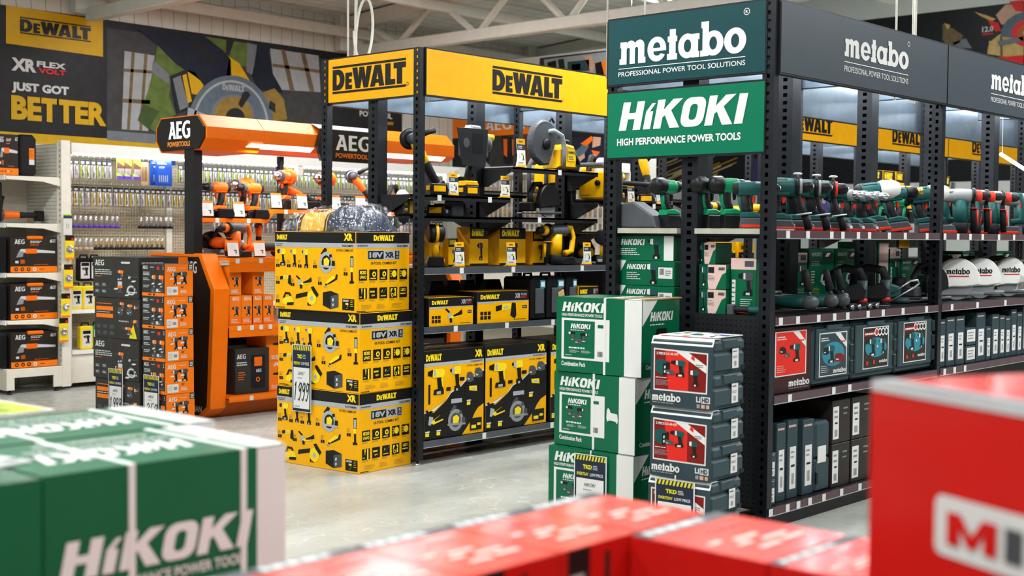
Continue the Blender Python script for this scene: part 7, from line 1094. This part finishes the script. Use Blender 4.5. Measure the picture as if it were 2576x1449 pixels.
# red cartons in a U, near the camera
ZR = .872
a = onz(1480, 1241, ZR); YR1 = a.y; XR1 = a.x; YR0 = onz(1407, 1392, ZR).y; pw = (onz(1378, 1268, ZR).x - onz(963, 1361, ZR).x) / 2; RD = YR1 - YR0
def r_front(F):
    F.rect(.004, .004, .996, .996, 'red_card', .5); F.rect(.08, .0, .36, .996, 'black_card', 1); F.lines(.12, .3, .3, .9, 5, 'grey_lt', 2, .5); F.rect(.55, .35, .62, .95, 'brown_card', 1); F.lines(.6, .1, .95, .3, 2, 'grey_lt', 1, .4)
def r_left(F): F.rect(.004, .004, .996, .996, 'red_card', .5); F.text('Milwaukee', .36, .6, .66, .8, 'pink_card', 1, .0, .2); F.lines(.1, .3, .5, .42, 1, 'pink_card', 1, .5)
def r_top(F):
    F.rect(.004, .004, .996, .996, 'red_top_lit', .5); F.rect(.004, .86, .996, .996, 'grey_dk', 1); F.lines(.06, .885, .94, .97, 1, 'grey_lt', 2, .9); F.lines(.4, .66, .9, .70, 1, 'grey_dk', 2, .6)
    for u0, u1, v in ((.12, .26, .46), (.34, .62, .42), (.25, .42, .33), (.5, .8, .31), (.3, .55, .2), (.6, .88, .22)): F.poly(rnd(u0, v, u1, v + .05, .02), 'pink_card', 2)
def rcarton(W, D, H, lab, loc, rz=0, art=(r_left, r_front)): return single('red_carton', carton(W, D, H, 'red_card', art[0], art[1], r_top, .003).mesh('red_carton'), lab, 'carton', loc, rz, 'red cartons in the near row')
lb4 = ('red carton at the corner where the two red rows meet', 'red carton, second from the corner in the row running left', 'red carton, third from the corner in the row running left', 'red carton, fourth from the corner in the row running left', 'red carton at the bottom edge, far end of the row running left', 'red carton cut off by the bottom edge, last of the row running left')
xr = onz(1538, 1247, ZR).x
for i in range(6): rcarton(pw - .003, RD, .3, lb4[i], (xr - pw * (i + 1), YR0, ZR - .3))
YL = YR0 - .004; rl = onz(2066, 1358, ZR); W2 = .2; x2 = onz(1600, 1349, ZR).x; ww = xr - x2
for i in range(2):
    dy = (onz(1600, 1349, ZR).y - onz(1941, 1424, ZR).y)
    rcarton(ww + .02, (dy - .003) if i == 0 else YR0 - dy - .002 - .785, .3, ('red carton joining the corner, first of the row running toward the camera', 'red carton with script lettering, second of the row toward the camera', 'red carton third of the row toward the camera', 'red carton last of the row toward the camera')[i], (x2, YR0 - dy - .002 if i == 0 else .782, ZR - .3))
for i in range(3): single('red_carton', carton(.3, .24, .56, 'red_card', r_left, r_front, r_top, .003).mesh('red_carton'), 'tall red carton below the near red rows', 'carton', (xr - .31 * (i + 1), YR0 + .004, .005), 0, 'red cartons under the near row')
single('red_carton', carton(ww, YR0 - .79, .565, 'red_card', r_left, None, r_top, .003).mesh('red_carton'), 'long red carton carrying the row that runs toward the camera', 'carton', (x2 + .01, .785, .003), 0)
# big red carton close on the right
ZM = 1.15; c0 = onz(2192, 957, ZM); am_ = math.degrees(math.atan2(onz(2576, 1021, ZM).y - c0.y, onz(2576, 1021, ZM).x - c0.x)); rz = am_ + 90
MW = .5; HM = .4
def m_left(F):
    F.rect(.002, .002, .998, .998, 'red_card', .5)
    k = .001 / F.w
def m_top(F): F.rect(.002, .002, .998, .998, 'red_top_lit', .5); F.poly(rnd(.18, .1, .32, .3, .02), 'white_card', 1); F.poly(rnd(.4, .2, .6, .5, .02), 'pink_card', 1); F.rect(.002, .002, .998, .04, 'silver', 1)
mb_ = carton(.5, MW, HM, 'red_card', m_left, None, m_top, .006)
F = Face(mb_, (0, MW, 0), (0, -1, 0), (0, 0, 1), MW, HM)
def uv(t, z): return t / MW, 1 - (ZM - z) / HM
u0, v0 = uv(.123, .959); u1, v1 = uv(.40, 1.03); q_ = rnd(u0 * MW, v0 * HM, u1 * MW, v1 * HM, .012); F.poly([(a / MW, b / HM) for a, b in q_], 'white_card', 2)
for tx, t0, t1, m in (('M', .1445, .224, 'red_card'), ('1', .236, .262, 'grey_dk'), ('2', .272, .34, 'grey_dk')):
    u0, v0 = uv(t0, .9745); u1, v1 = uv(t1, 1.0125); w_ = u1 - u0; h_ = v1 - v0; F.poly([(u0 + w_ * a, v0 + h_ * b) for a, b in ((0, 0), (.26, 0), (.26, .6), (.42, .05), (.58, .05), (.74, .6), (.74, 0), (1, 0), (1, 1), (.72, 1), (.5, .42), (.28, 1), (0, 1))], m, 4) if tx == 'M' else F.text(tx, u0, v0, u1, v1, m, 4, .04)
a_ = math.radians(rz); o = single('red_carton', mb_.mesh('red_carton'), 'big red carton close to the camera with white letter badge', 'carton', (c0.x + math.sin(a_) * MW, c0.y - math.cos(a_) * MW, ZM - HM), rz)
part('clear_tape', MB().box(-.0015, .03, .003, MW - .003, HM, HM + .0015, 'silver').box(-.0015, 0, .003, MW - .003, HM - .012, HM, 'grey_lt'), o, label='shiny silver edge tape')
tb = MB().box(0, .5, 0, .5, 0, .74, 'red_card', .004); single('red_carton', tb, 'plain red carton standing under the big red carton', 'carton', (c0.x + math.sin(a_) * MW, c0.y - math.cos(a_) * MW, .006), rz)
